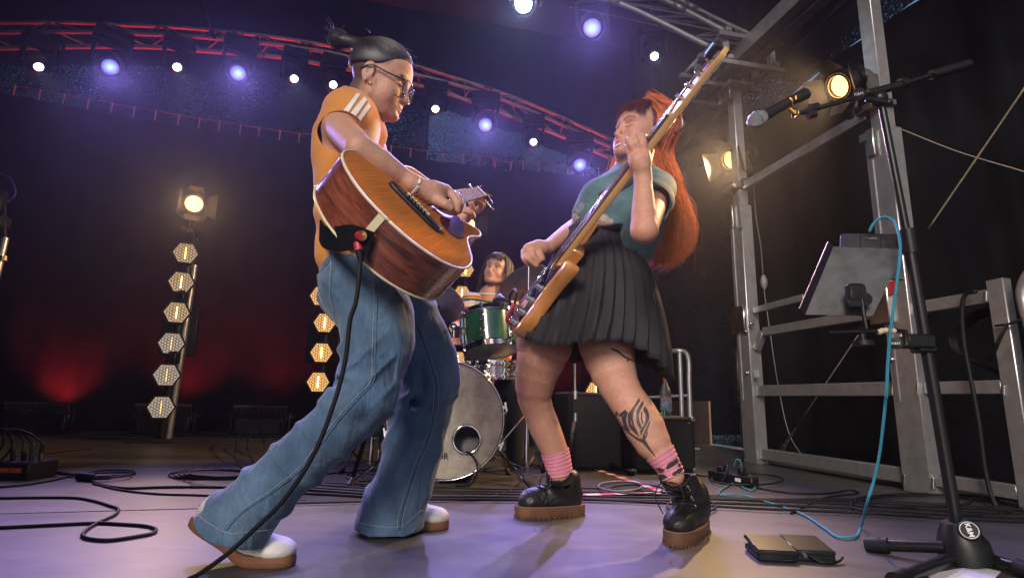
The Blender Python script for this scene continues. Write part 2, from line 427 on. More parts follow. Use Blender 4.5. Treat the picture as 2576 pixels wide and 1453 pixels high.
def strands(paths, r, n=3, taper=True):          # paths (N, M, 3) -> thin hairs as one mesh
    N, M, _ = paths.shape; T = np.gradient(paths, axis=1); T /= np.maximum(np.linalg.norm(T, axis=2), 1e-9)[..., None]
    ref = np.array([.31, .87, .38]); x = np.cross(T, ref); x /= np.maximum(np.linalg.norm(x, axis=2), 1e-9)[..., None]; y = np.cross(T, x)
    rr = np.broadcast_to(np.asarray(r, float).reshape(-1, 1, 1), (N, M, 1)).copy()
    if taper: rr = rr*np.interp(np.linspace(0, 1, M), [0, .15, .75, 1], [.8, 1, .8, .15])[None, :, None]
    V = np.stack([paths+rr*(x*math.cos(2*math.pi*k/n)+y*math.sin(2*math.pi*k/n)) for k in range(n)], 2).reshape(-1, 3)
    base = (np.arange(N)[:, None]*M+np.arange(M-1)[None, :]).reshape(-1)*n; F = []
    for k in range(n):
        F.append(np.stack([base+k, base+(k+1) % n, base+n+(k+1) % n, base+n+k], 1))
    return V, np.concatenate(F)
# ================================================================== the setting
NB = nrm([.2425, -.970, 0]); PB = np.array([0, 7.45, 0]); EB = nrm([1, .25, 0])         # backdrop
NW = np.array([.976, .218, 0]); PW = np.array([2.1, 2.96, 0]); EW = nrm([-.218, .976, 0])  # side frame
PR = PW+NW*.75                                                                           # side tarpaulin
M_black = mat('black_drape', (.0045, .004, .0058), .9, var=.5, vscale=3, bump=.15, bscale=30, spec=.08)
M_tarp = mat('black_tarpaulin', (.006, .006, .008), .38, spec=.25, var=.4, vscale=5, bump=.5, bscale=5)
M_roof = mat('roof_cloth', (.012, .012, .02), .8, var=.3, vscale=2)
M_alu = mat('brushed_aluminium', (.42, .41, .425), .36, .75, var=.14, vscale=16, bump=.05, bscale=60)
M_alud = mat('dull_aluminium', (.30, .295, .31), .45, .7, var=.15, vscale=12)
M_chrome = mat('chrome', (.80, .79, .80), .09, 1.)
M_steel = mat('steel', (.45, .44, .44), .28, 1., var=.15, vscale=30)
M_bplas = mat('black_plastic', (.008, .008, .009), .42, var=.2, vscale=40, spec=.3)
M_bmet = mat('black_metal', (.010, .010, .011), .33, .2, var=.2, vscale=25, spec=.4)
M_rubber = mat('black_rubber', (.007, .007, .008), .58, var=.2, vscale=50, spec=.25)
def floor_mat():
    m = mat('vinyl_floor', (.062, .058, .060), .40, var=.14, vscale=1.6, col2=(.095, .089, .091)); t = m.node_tree; b = t.nodes['Principled BSDF']
    tc = t.nodes['Texture Coordinate']; L = t.links.new
    n = t.nodes.new('ShaderNodeTexNoise'); n.inputs['Scale'].default_value = 3.2; n.inputs['Detail'].default_value = 6
    mp = t.nodes.new('ShaderNodeMapping'); mp.inputs['Scale'].default_value = (1, 2.6, 1); L(tc.outputs['Object'], mp.inputs[0]); L(mp.outputs[0], n.inputs[0])
    r = t.nodes.new('ShaderNodeMapRange'); r.inputs['To Min'].default_value = .30; r.inputs['To Max'].default_value = .58; L(n.outputs[0], r.inputs[0]); L(r.outputs[0], b.inputs['Roughness'])
    # scuffs: long thin darker streaks worn into the vinyl
    base = b.inputs['Base Color'].links[0].from_socket
    n2 = t.nodes.new('ShaderNodeTexNoise'); n2.inputs['Scale'].default_value = 9; n2.inputs['Detail'].default_value = 8; n2.inputs['Roughness'].default_value = .8
    mp2 = t.nodes.new('ShaderNodeMapping'); mp2.inputs['Scale'].default_value = (.5, 3, 1); mp2.inputs['Rotation'].default_value = (0, 0, .5); L(tc.outputs['Object'], mp2.inputs[0]); L(mp2.outputs[0], n2.inputs[0])
    cr = t.nodes.new('ShaderNodeValToRGB'); cr.color_ramp.elements[0].position = .30; cr.color_ramp.elements[0].color = (.55, .53, .52, 1); cr.color_ramp.elements[1].position = .46; L(n2.outputs[0], cr.inputs[0])
    mx = t.nodes.new('ShaderNodeMix'); mx.data_type = 'RGBA'; mx.blend_type = 'MULTIPLY'; mx.inputs['Factor'].default_value = 1.; L(base, mx.inputs['A']); L(cr.outputs[0], mx.inputs['B'])
    vo = t.nodes.new('ShaderNodeTexNoise'); vo.inputs['Scale'].default_value = 26; vo.inputs['Detail'].default_value = 9; vo.inputs['Roughness'].default_value = .85; L(tc.outputs['Object'], vo.inputs[0])
    c2 = t.nodes.new('ShaderNodeValToRGB'); c2.color_ramp.elements[0].position = .60; c2.color_ramp.elements[0].color = (1, 1, 1, 1); c2.color_ramp.elements[1].position = .74; c2.color_ramp.elements[1].color = (1.7, 1.65, 1.6, 1); L(vo.outputs[0], c2.inputs[0])
    m3 = t.nodes.new('ShaderNodeMix'); m3.data_type = 'RGBA'; m3.blend_type = 'MULTIPLY'; m3.inputs['Factor'].default_value = 1; L(mx.outputs['Result'], m3.inputs['A']); L(c2.outputs[0], m3.inputs['B']); L(m3.outputs['Result'], b.inputs['Base Color'])
    return m
M_floor = floor_mat()
# ground outside and the stage deck
mesh_obj('ground', [(-390, -390, -1.1), (390, -390, -1.1), (390, 390, -1.1), (-390, 390, -1.1)], [(0, 1, 2, 3)], mat('trodden_gravel', (.30, .28, .25), .9, var=.3, vscale=.8), kind='structure')
def bl(x): return PB+np.array([x, .25*x, 0])
fl = [(-7.5, -.9), (2.6, -.9), (2.95, .2)]
rw0 = PR-EW*3.2
V2 = [(-6.2, -.9, 0), (3.3, -.9, 0), tuple((PR+EW*5.6)[:2])+(0,), tuple((bl(-6.2)-NB*.6)[:2])+(0,)]
V2 = [np.array(v, float) for v in V2]
sf = mesh_obj('stage_floor', V2+[v-np.array([0, 0, 1.1]) for v in V2], [(0, 1, 2, 3), (0, 4, 5, 1), (1, 5, 6, 2), (2, 6, 7, 3), (3, 7, 4, 0)], M_floor, kind='structure')
for d_ in (1.15, 2.55, 3.95, 5.2):
    a_ = bl(-6)-np.array(NB)*-1*0+NB*(7.3-d_); part('joint_strip', MB().box((a_+EB*4.7)*[1, 1, 0]+[0, 0, .001], (9.2, .006, .002), (EB, nrm([-EB[1], EB[0], 0]), np.array([0, 0, 1.]))), mat('floor_joint', (.045, .042, .042), .7), sf)
# roof sheet
_rf = [(-7, -1.2), (5, -1.2), (5, 8.9), (-7, 5.9)]
mesh_obj('roof', [(x, y, 5.9) for x, y in _rf]+[(x, y, 6.0) for x, y in _rf], [(3, 2, 1, 0), (4, 5, 6, 7), (0, 1, 5, 4), (1, 2, 6, 5), (2, 3, 7, 6), (3, 0, 4, 7)], M_roof, kind='structure')
# drape with hanging folds
hooks = [('l0', a, b) for a, b in ((-40, 600), (130, 635), (310, 670), (485, 700), (660, 735), (830, 765), (990, 795), (1145, 820), (1310, 850), (1460, 875), (1605, 895), (1755, 920), (1890, 940), (2040, 962), (2180, 980))] + \
        [('g1', a, b) for a, b in ((300, 955), (480, 985), (640, 1008), (780, 1027), (900, 1045), (1050, 1065), (1180, 1085), (1315, 1100), (1450, 1115), (1580, 1132), (1700, 1150), (1820, 1170))] + \
        [('b4', a, b) for a, b in ((30, 862), (150, 876), (225, 888), (325, 897), (420, 908), (510, 918), (610, 926), (710, 934), (800, 945))]
HP = np.array([PL(*h, PB, NB) for h in hooks]); HP = HP[np.argsort(HP[:, 0])]
topx = HP[:, 0]; topz = HP[:, 2]-.11
def drape(name, x0, x1, ztop, zbot, m, amp, lab, cat, nx=200, nz=14, off=0., freq=9.):
    xs = np.linspace(x0, x1, nx); V = []; F = []
    for j in range(nz):
        v = j/(nz-1)
        for x in xs:
            zt = ztop(x) if callable(ztop) else ztop; zb = zbot(x) if callable(zbot) else zbot
            a = amp*(.4+.6*v)*(math.sin(x*freq+1.3*math.sin(x*2.1))+.5*math.sin(x*freq*2.3+.7))
            p = bl(x)+NB*(off+a); V.append((p[0], p[1], zt+(zb-zt)*v))
    for j in range(nz-1):
        for i in range(nx-1): F.append((j*nx+i, (j+1)*nx+i, (j+1)*nx+i+1, j*nx+i+1))
    return mesh_obj(name, V, F, m, smooth=True, label=lab, cat=cat)
drape('stage_backdrop', -6.3, 3.6, lambda x: np.interp(x, topx, topz)+.012*math.sin(x*14), -.02, M_black, .025, 'black cloth backdrop hung across the back of the stage', 'backdrop')
def scrim_mat(name, scale, lo, hi, big, holes=.62, stretch=(1, 1, 1)):
    m = bpy.data.materials.new(name); m.use_nodes = True; t = m.node_tree; t.nodes.clear(); L = t.links.new
    o = t.nodes.new('ShaderNodeOutputMaterial'); mx = t.nodes.new('ShaderNodeMixShader'); d = t.nodes.new('ShaderNodeBsdfDiffuse'); d.inputs[0].default_value = (.012, .013, .018, 1)
    tr = t.nodes.new('ShaderNodeBsdfTransparent'); tr.inputs[0].default_value = (.6, .78, 1, 1); tc = t.nodes.new('ShaderNodeTexCoord')
    mp = t.nodes.new('ShaderNodeMapping'); mp.inputs['Scale'].default_value = stretch; L(tc.outputs['Object'], mp.inputs[0])
    n1 = t.nodes.new('ShaderNodeTexNoise'); n1.inputs['Scale'].default_value = scale; n1.inputs['Detail'].default_value = 3; n1.inputs['Roughness'].default_value = .75; L(mp.outputs[0], n1.inputs[0])
    n2 = t.nodes.new('ShaderNodeTexNoise'); n2.inputs['Scale'].default_value = big; n2.inputs['Detail'].default_value = 3; L(tc.outputs['Object'], n2.inputs[0])
    a = t.nodes.new('ShaderNodeMapRange'); a.inputs['From Min'].default_value = .35; a.inputs['From Max'].default_value = .65; a.inputs['To Min'].default_value = lo; a.inputs['To Max'].default_value = hi; L(n2.outputs[0], a.inputs[0])
    c = t.nodes.new('ShaderNodeMapRange'); c.inputs['From Min'].default_value = holes-.05; c.inputs['From Max'].default_value = holes+.1; L(n1.outputs[0], c.inputs[0])
    mu = t.nodes.new('ShaderNodeMath'); mu.operation = 'MULTIPLY'; L(a.outputs[0], mu.inputs[0]); L(c.outputs[0], mu.inputs[1])
    L(mu.outputs[0], mx.inputs[0]); L(d.outputs[0], mx.inputs[1]); L(tr.outputs[0], mx.inputs[2]); L(mx.outputs[0], o.inputs[0]); return m
M_scr1 = scrim_mat('dense_mesh', 55, -.12, .42, 1.1, .56)
M_scr2 = scrim_mat('open_mesh', 62, .12, .50, .8, .47, (1.2, 1.2, .7))
M_scr3 = scrim_mat('side_mesh', 48, .0, .8, 1.2, .60)
XS = PL('g1', 1185, 900, PB, NB)[0]
_mt = np.array([PL(*q, PB, NB) for q in [('l0', -40, 445), ('l0', 600, 440), ('l0', 1200, 450), ('l0', 1800, 475), ('l0', 2300, 520), ('g1', 480, 590), ('g1', 1000, 630), ('g1', 1190, 662), ('g1', 1340, 735), ('g1', 1540, 800), ('g1', 1720, 862), ('g1', 1937, 930), ('b4', 360, 760), ('b4', 530, 825), ('b4', 640, 872), ('b4', 800, 950)]]); _mt = _mt[np.argsort(_mt[:, 0])]
ztop_mesh = lambda x: float(np.interp(x, _mt[:, 0], _mt[:, 2]))
drape('roof_valance', -6.3, 3.6, 5.9, lambda x: ztop_mesh(x)-.02+.01*math.sin(x*7), M_black, .02, 'black cloth valance hanging behind the lighting truss above the mesh', 'valance', nx=120, nz=5, off=-.06)
def scr(name, x0, x1, m, lab):
    return drape(name, x0, x1, lambda x: ztop_mesh(x)+.15, lambda x: np.interp(x, topx, topz)-.25, m, .006, lab, 'mesh cloth', nx=60, nz=4, off=-.12, freq=4)
scr('mesh_cloth', -6.3, XS-.02, M_scr1, 'dark mesh cloth above the backdrop with dim specks of daylight behind the guitarist')
scr('mesh_cloth', XS+.02, 3.6, M_scr2, 'bluish mesh cloth above the backdrop letting daylight through between the performers')
mb = MB().beam(bl(XS)-NB*.1+[0, 0, 3.5], bl(XS)-NB*.1+[0, 0, 5.9], .04, .04); part('mesh_seam_post', mb, M_black, label='thin black post at the join of the two mesh cloths', cat='post')
# far trees outside, seen only as dark shapes through the mesh
def leaf_mass(name, cs, n, m, s, lab, cat, kind=None):
    V = []; F = []
    for i in range(n):
        c, r = cs[rng.integers(len(cs))]; d = rng.normal(size=3); d /= np.linalg.norm(d); p = np.array(c)+d*np.array(r)*rng.random()**.4
        a = nrm(rng.normal(size=3)); b = nrm(np.cross(a, rng.normal(size=3))); k = s*(.6+.8*rng.random()); o = len(V)
        V += [p-a*k, p+b*k*.5, p+a*k, p-b*k*.5]; F.append((o, o+1, o+2, o+3))
    return mesh_obj(name, V, F, m, label=lab, cat=cat, kind=kind)
M_leaf = mat('tree_leaves', (.05, .08, .025), .6, var=.5, vscale=2)
for i, (x, y, h, w) in enumerate(((-9, 19, 9.5, 3.2), (-4.5, 21, 10.5, 3.4), (-.6, 20, 9.0, 2.6))):
    t = thing('tree', ['broad dark tree outside behind the end of the backdrop', 'tall dark tree outside behind the guitarist', 'smaller dark tree outside behind the dense mesh cloth'][i], 'tree', (x, y, -1.1), 'trees outside behind the stage')
    part('trunk', MB().tube(spline([(x, y, -1.1), (x+.1, y, 2), (x-.1, y, h*.75)], 8), [.3, .28, .25, .22, .2, .15, .1, .05], 8), mat('bark', (.09, .07, .05), .9, var=.4), t)
    cs = [((x+rng.normal()*w*.5, y+rng.normal()*w*.4, h*.55+rng.random()*h*.42), (w*.5, w*.5, w*.42)) for _ in range(9)]
    o = leaf_mass('crown', cs, 3800, M_leaf, .17, None, None); o.parent = t; o.location = o.location-t.location
# side tarpaulin with a mesh strip near the top
za = PL('r5', 5, 1100, PR, NW); zb = PL('r5', 1180, 120, PR, NW)
def sstrip(u): return np.interp(u, [np.dot(za-PR, EW), np.dot(zb-PR, EW)][::-1], [za[2], zb[2]][::-1])
def side(name, zt, zbm, m, lab, cat, amp=.03, nu=90, nz=12, u0=-3.2, u1=5.2):
    us = np.linspace(u0, u1, nu); V = []; F = []
    for j in range(nz):
        v = j/(nz-1)
        for u in us:
            a = amp*(math.sin(u*5+.6*math.sin(u*3))+.6*math.sin(u*11+v*2)+.4*math.sin(v*9+u*2)); p = PR+EW*u+NW*a
            t_ = zt(u) if callable(zt) else zt; b_ = zbm(u) if callable(zbm) else zbm; V.append((p[0], p[1], t_+(b_-t_)*v))
    for j in range(nz-1):
        for i in range(nu-1): F.append((j*nu+i, (j+1)*nu+i, (j+1)*nu+i+1, j*nu+i+1))
    return mesh_obj(name, V, F, m, smooth=True, label=lab, cat=cat)
ZST = float(.5*(za[2]+zb[2]))
U_GAP0, U_GAP1 = 1.15, 3.3
ss = lambda u: sstrip(u)
side('side_tarpaulin', lambda u: ss(u)-.2, 0.003, M_tarp, 'glossy black tarpaulin wall behind the aluminium side frame', 'tarpaulin', u1=2.3, u0=-3.2)
side('side_tarpaulin', lambda u: ss(u)-.2, 2.15, M_tarp, 'black tarpaulin above the see-through side mesh near the back corner', 'tarpaulin', u0=2.3, u1=4.6, nu=40)
M_scr4 = scrim_mat('low_side_mesh', 60, -.15, .6, 2.2, .5, (1, 1, .6))
side('see_through_mesh_cloth', 2.15, .003, M_scr4, 'see-through black mesh panel behind the curved handrail, daylight flecks showing', 'mesh cloth', u0=2.3, u1=4.6, nu=40, amp=.015)
side('side_mesh_strip', lambda u: ss(u)+.2, lambda u: ss(u)-.2, M_scr3, 'speckled strip of mesh running along the top of the side tarpaulin', 'mesh cloth', amp=.01)
side('side_tarpaulin', 5.9, lambda u: ss(u)+.2, M_tarp, 'black tarpaulin above the speckled mesh strip', 'tarpaulin', u1=4.8)
# the other flank, out of the picture: keeps the stage dark
o = mesh_obj('stage_flank_cloth', [(-6.3, -1, 0), (-6.3, 6, 0), (-6.3, 6, 5.9), (-6.3, -1, 5.9), (-6.35, -1, 0), (-6.35, 6, 0), (-6.35, 6, 5.9), (-6.35, -1, 5.9)], [(0, 1, 2, 3), (4, 7, 6, 5), (0, 4, 5, 1), (2, 6, 7, 3), (1, 5, 6, 2), (0, 3, 7, 4)], M_black, label='black cloth closing the far flank of the stage', cat='cloth wall')
# dark carpet under the drums, edged with red and white tape
k0 = PF('q', 1674, 1243); kx = -EB; ky = EW
kc = [k0, k0+kx*2.0, k0+kx*2.0+ky*2.2, k0+ky*2.2]
mesh_obj('drum_carpet', [(p[0], p[1], .006) for p in kc]+[(p[0], p[1], .001) for p in kc], [(0, 1, 2, 3), (0, 4, 5, 1), (1, 5, 6, 2), (2, 6, 7, 3), (3, 7, 4, 0)], mat('carpet', (.018, .016, .02), .95, var=.4, vscale=30, bump=.4, bscale=400), label='dark carpet under the drum kit edged with striped tape', cat='carpet')
rb = thing('edge_tape', 'red and white striped tape stuck along the edge of the drum carpet', 'tape', tuple(k0))
for (a, d, n) in ((k0+ky*.02, ky, 14), (k0+kx*.03, kx, 6)):
    for i in range(n):
        p = a+d*i*.075; w = .045*np.cross([0, 0, 1], d)
        q = [p-w*.5, p-w*.5+d*.074, p+w*.5+d*.074, p+w*.5]
        mesh_obj('tape_stripe', [(e[0], e[1], .0095) for e in q], [(0, 1, 2, 3)], mat('tape_red', (.5, .02, .03), .4) if i % 2 else mat('tape_white', (.6, .55, .55), .4), rb)
# unseen cloth added behind the camera to shade one side from the sun
V = []; F = []
for i, x in enumerate(np.linspace(-6.3, -1.82, 40)):
    for z in (0.0, 5.9): V.append((x, -1.0+.04*math.sin(x*9), z))
for i in range(39): F.append((2*i, 2*i+2, 2*i+3, 2*i+1))
wing = mesh_obj('added_shade_cloth', V, F, M_black, smooth=True, label='unseen black cloth added behind the camera to keep sun off one side of the floor', cat='cloth wall'); wing.modifiers.new('thickness', 'SOLIDIFY').thickness = .01
# ================================================================== trusses and the aluminium side frame
def truss(name, lab, chords, r, nseg, m, braces, rb=.009):
    A = [spline(c, nseg*4+1) for c in chords]; c0 = np.mean([a[0] for a in A], 0); t = thing(name, lab, 'truss', tuple(c0))
    for a in A: part('chord', MB().tube(a, r, 10), m, t, smooth=True)
    for i in range(nseg):
        for (p, q) in braces:
            e0, e1 = (A[p][i*4], A[q][i*4+4]) if i % 2 == 0 else (A[p][i*4+4], A[q][i*4])
            part('brace', MB().cyl(e0, e1, rb, n=6, cap=False), m, t, smooth=True)
    for a in A:
        for i in range(4, nseg, 5): part('coupling', MB().cyl(a[i*4]-nrm(a[i*4+1]-a[i*4])*.06, a[i*4]+nrm(a[i*4+1]-a[i*4])*.06, r*1.22, n=10), M_alud, t, smooth=True)
    return t, A
def chord(pts, off): return [PL(k, x, y, PB+NB*off, NB) for k, x, y in pts]
up_ = [('q', -60, 57), ('q', 187, 57), ('q', 312, 63), ('q', 447, 69), ('q', 589, 82), ('q', 693, 94), ('q', 824, 115), ('q', 1023, 160), ('q', 1179, 207), ('q', 1321, 256), ('q', 1538, 351), ('q', 1640, 398)]
mi_ = [('q', -60, 82), ('q', 201, 80), ('q', 346, 85), ('q', 485, 92), ('q', 623, 104), ('q', 738, 118), ('q', 838, 134), ('q', 1023, 181), ('q', 1198, 228), ('q', 1321, 273), ('q', 1530, 367), ('q', 1640, 417)]
lo_ = [('q', -60, 123), ('q', 204, 118), ('q', 377, 119), ('q', 533, 130), ('q', 686, 142), ('q', 800, 160), ('q', 1023, 207), ('q', 1146, 242), ('q', 1321, 307), ('q', 1437, 353), ('q', 1523, 392), ('q', 1640, 440)]
truss('lighting_truss', 'long red-lit lighting truss bowing across the back above the backdrop', [chord(up_, .75), chord(mi_, 1.08), chord(lo_, .95)], .030, 26, mat('truss_tube', (.52, .48, .47), .45, 1., var=.2, vscale=8), [(0, 1), (1, 2), (0, 2)])
# front roof truss ending at the side frame
YT = 4.05
def ftr(pts, y): return [P('r3', a, b, y) for a, b in pts]
tr2, A2 = truss('roof_truss', 'dull grey roof truss running in from the top edge to the side frame', [ftr([(-250, -135), (300, 20), (980, 345)], 4.0), ftr([(300, -140), (640, 0), (1080, 225), (1290, 335)], 4.25), ftr([(420, -160), (760, 5), (1100, 175), (1330, 280)], 4.55)], .026, 9, M_alud, [(0, 1), (1, 2), (0, 2)], .008)
def FP(k, x, y): return PL(k, x, y, PW, NW)
AXW = (NW, EW, np.array([0, 0, 1.]))
sfm = thing('scaffold_frame', 'brushed aluminium side frame of two tall posts joined by rails', 'frame', (2.0, 3.6, 0))
near = np.array([2.1, 2.96, 0]); far = np.array([1.81, 4.26, 0])
def post(base, z0, z1, w, d, m=M_alu, nm='post', bev=.004): return apart(nm, MB().box(base+np.array([0, 0, (z0+z1)/2]), (w, d, z1-z0), AXW, bev), m, sfm)
post(near, .0, 1.96, .10, .155, nm='post_sleeve'); post(near+NW*.012, 1.965, 4.6, .078, .09)
post(far, .0, 1.96, .10, .15, nm='post_sleeve'); post(far+NW*.012, 1.965, 3.06, .078, .085)
# groove strips down the sleeves
for b in (near, far): apart('groove_strip', MB().box(b-NW*.052+EW*.045+np.array([0, 0, 1.2]), (.006, .02, 1.5), AXW), M_alud, sfm)
def rail(z, u0=.0785, h=.075, w=.05, nm='rail', zz=None):
    L = np.linalg.norm(far-near); d = (far-near)/L; a = near+d*u0+np.array([0, 0, z]); b = far-d*u0+np.array([0, 0, z if zz is None else zz])
    return apart(nm, MB().beam(a, b, w, h, bev=.004), M_alu, sfm)
rail(.075); rail(.52); rail(2.11, h=.065)
def fbeam(a, b, w, h, nm='brace', m=M_alu): return apart(nm, MB().beam(FP(*a), FP(*b), w, h, bev=.003), m, sfm)
fbeam(('r6', 585, 850), ('r6', 1390, 715), .045, .06); fbeam(('r6', 520, 712), ('r6', 845, 627), .03, .045)
fbeam(('r6', 1300, 715), ('r6', 1400, 800), .04, .06); fbeam(('r6', 575, 850), ('r6', 535, 960), .045, .05)
fbeam(('r6', 845, 627), ('r6', 1395, 560), .03, .045)
# brackets, clamps, hook plates, bolts
for (k, x, y, w, h) in (('r6', 470, 770, .14, .2), ('r6', 1385, 640, .13, .28), ('r5', 405, 1225, .16, .035), ('r5', 1310, 700, .17, .04)):
    c = FP(k, x, y); apart('bracket', MB().box(c-NW*.012, (.13, w, h), AXW, .006), M_steel, sfm)
for (k, x, y) in (('r5', 1330, 930), ('r5', 415, 1395), ('r6', 415, 120), ('r6', 425, 800)):
    c = FP(k, x, y)-NW*.065; apart('hook_plate', MB().box(c, (.012, .045, .16), AXW, .003).box(c+EW*.04+[0, 0, .05], (.012, .06, .045), AXW, .003), M_steel, sfm)
for (k, x, y) in (('r6', 515, 1115), ('r6', 510, 850), ('r6', 1355, 670), ('r6', 1465, 1030), ('r6', 1410, 500), ('r6', 540, 800)):
    c = FP(k, x, y)-NW*.055; part('bolt', MB().lathe(c+NW*.02, -NW, [(.014, 0), (.014, .03), (.009, .036), (0, .038)], 8), M_steel, sfm, smooth=True)
c = FP('r6', 1465, 570)-NW*.056; apart('warning_plate', MB().box(c, (.006, .06, .075), AXW, .002), mat('red_plate', (.45, .02, .03), .5, var=.3, vscale=60), sfm)
c = FP('r6', 470, 190)-NW*.056; part('tape_mark', MB().box(c, (.004, .045, .022), AXW), mat('green_tape', (.0, .16, .05), .5), sfm)
c = FP('r5', 1345, 910)-NW*.056; part('tape_mark', MB().box(c, (.004, .02, .02), AXW), mat('green_tape2', (.02, .5, .08), .5), sfm)
c = FP('r6', 575, 1120)-NW*.056; part('tape_mark', MB().box(c, (.004, .05, .05), AXW), mat('grey_tape', (.4, .4, .4), .5), sfm)
for (k, x, y0, y1) in (('r7', 1718, 75, 135), ('r7', 1805, 680, 745), ('r7', 1895, 60, 130), ('r7', 2003, 700, 780)):   # welds
    a = FP(k, x, y0)-NW*.045; b = FP(k, x, y1)-NW*.045; n = 9
    part('weld', MB().tube([a+(b-a)*i/18 for i in range(19)], [.006+.0035*(i % 2) for i in range(19)], 6), mat('weld_metal', (.62, .58, .56), .3, 1.), sfm, smooth=True)
# low fence panel this side of the near post
fp = thing('fence_panel', 'low aluminium fence panel beside the near post with a cable hung on it', 'fence', tuple(PW-EW*.4))
c3 = PW-EW*.49
apart('post', MB().box(c3+[0, 0, .50], (.05, .075, 1.0), AXW, .004), M_alu, fp)
for (z) in (.93, .52, .075):
    a = near-EW*.08+[0, 0, z]; b = c3+EW*.038+[0, 0, z]; apart('rail', MB().beam(a, b, .045, .06, bev=.003), M_alu, fp)
apart('rail', MB().beam(c3-EW*.038+[0, 0, .075], c3-EW*1.2+[0, 0, .075], .045, .06, bev=.003), M_alu, fp)
for (k, x, y0, y1) in (('r6', 2165, 1195, 1260), ('r6', 2048, 590, 655)):
    a = FP(k, x, y0)-NW*.03; b = FP(k, x, y1)-NW*.03
    part('weld', MB().tube([a+(b-a)*i/14 for i in range(15)], [.005+.003*(i % 2) for i in range(15)], 6), MATS['weld_metal'], fp, smooth=True)
h0 = PW-EW*.62-NW*.04
apart('handrail', MB().tube(spline([h0+[0, 0, .1], h0+[0, 0, .72], h0+EW*.01+[0, 0, .93], h0-EW*.05+[0, 0, 1.01], h0-EW*.2+[0, 0, 1.03], h0-EW*.8+[0, 0, 1.03]], 30), .022, 12), M_alu, fp)
# roof beam, slide block and corner sleeve above the far post
rbm = thing('roof_beam', 'heavy square roof beam with slide block above the side frame', 'beam', tuple(far+np.array([0, 0, 3.1])))
for dx in (-.06, .06): apart('beam_channel', MB().beam(far+NW*dx+EW*1.2+[0, 0, 3.17], far+NW*dx-EW*2.6+[0, 0, 3.17], .09, .13, bev=.004), M_alud, rbm)
apart('beam_tail', MB().beam(far+EW*1.22+[0, 0, 3.16], far+EW*3.4+[0, 0, 3.10], .13, .16, bev=.004), M_alud, rbm)
apart('slide_block', MB().box(far-EW*1.12+[0, 0, 3.22], (.30, .26, .28), AXW, .02), mat('dark_cast_metal', (.10, .10, .11), .5, .8, var=.3, vscale=15), rbm)
for i in range(6): apart('cage_bar', MB().beam(far+NW*(.19 if i < 3 else -.22)+EW*(-.25+.2*(i % 3))+[0, 0, 3.06], far+NW*(.19 if i < 3 else -.22)+EW*(-.25+.2*(i % 3))+[0, 0, 3.3], .05, .05, bev=.003), M_alud, rbm)
for z in (3.06, 3.3):
    for dx in (-.22, .19): apart('cage_rail', MB().beam(far+NW*dx-EW*.32+[0, 0, z], far+NW*dx+EW*.32+[0, 0, z], .05, .04, bev=.003), M_alud, rbm)
    for du in (-.3, .0, .3): apart('cage_cross', MB().beam(far-NW*.3+EW*du+[0, 0, z-.045], far+NW*.26+EW*du+[0, 0, z-.045], .045, .04, bev=.003), M_alud, rbm)
apart('corner_plate', MB().box(far+NW*.01-EW*.02+[0, 0, 2.99], (.22, .2, .03), AXW, .003).box(far-NW*.06+[0, 0, 2.93], (.05, .16, .12), AXW, .004), M_steel, rbm)
# guy wires
def wire(name, a, b, r, lab, m=M_steel, sag=0.):
    a, b = np.array(a), np.array(b); mid = (a+b)/2-np.array([0, 0, sag]); return part(name, MB().tube(spline([a, mid, b], 16), r, 6), m, label=lab, cat='wire', smooth=True)
M_rope = mat('tan_rope', (.30, .24, .17), .8, var=.3, vscale=80)
PO = PW+NW*.45
wire('guy_wire', PL('r5', 2290, 530, PO, NW), PL('r5', 1640, 1480, PO, NW), .005, 'tan guy rope slanting up past the fence panel', M_rope)
wire('guy_wire', PL('r5', 1455, 830, PO+NW*.1, NW), PL('r5', 2300, 1120, PO+NW*.1, NW), .004, 'thin rope falling from the near post towards the picture edge', M_rope, .02)
gw = thing('tension_wire', 'tension wire with turnbuckle slanting behind the side frame rails', 'wire', tuple(PO))
a = PL('r6', 1190, 870, PO, NW); b = PL('r7', 1010, 360, PO, NW); c = PL('r7', 885, 550, PO, NW)
part('wire', MB().cyl(a, b, .004, n=6), M_rope, gw, smooth=True); apart('turnbuckle', MB().cyl(b, b+(c-b)*.45, .009, n=8).cyl(b+(c-b)*.45, b+(c-b)*.6, .014, n=8).cyl(b+(c-b)*.6, c, .018, n=8), M_steel, gw)
ph = part('cable_drop', MB().tube(spline([PL(*q, PO, NW) for q in (('r5', 1215, 810), ('r5', 1250, 1100), ('r5', 1290, 1440), ('r6', 1290, 90))], 24), .004, 6), M_rubber, label='thin dark cable dropping behind the near fresnel lamp', cat='cable', smooth=True)
pd = thing('pendant_switch', 'grey cable with a small inline switch hanging behind the far post', 'switch', tuple(PL('r6', 580, 530, PO, NW)))
part('cord', MB().tube(spline([PL(*q, PO, NW) for q in (('r5', 512, 1210), ('r5', 535, 1440), ('r6', 560, 300), ('r6', 575, 490))], 20), .005, 6), mat('grey_cord', (.12, .12, .12), .5), pd, smooth=True)
part('cord', MB().tube(spline([PL(*q, PO, NW) for q in (('r6', 578, 560), ('r6', 620, 850), ('r6', 670, 1180), ('r7', 970, 420), ('r7', 1070, 575))], 30), .005, 6), MATS['grey_cord'], pd, smooth=True)
c = PL('r6', 580, 525, PO, NW); apart('switch_body', MB().lathe(c+[0, 0, .06], (0, 0, -1), [(0, 0), (.016, .01), (.03, .05), (.026, .10), (.008, .13), (0, .13)], 10), mat('grey_plastic', (.22, .22, .22), .5), pd)
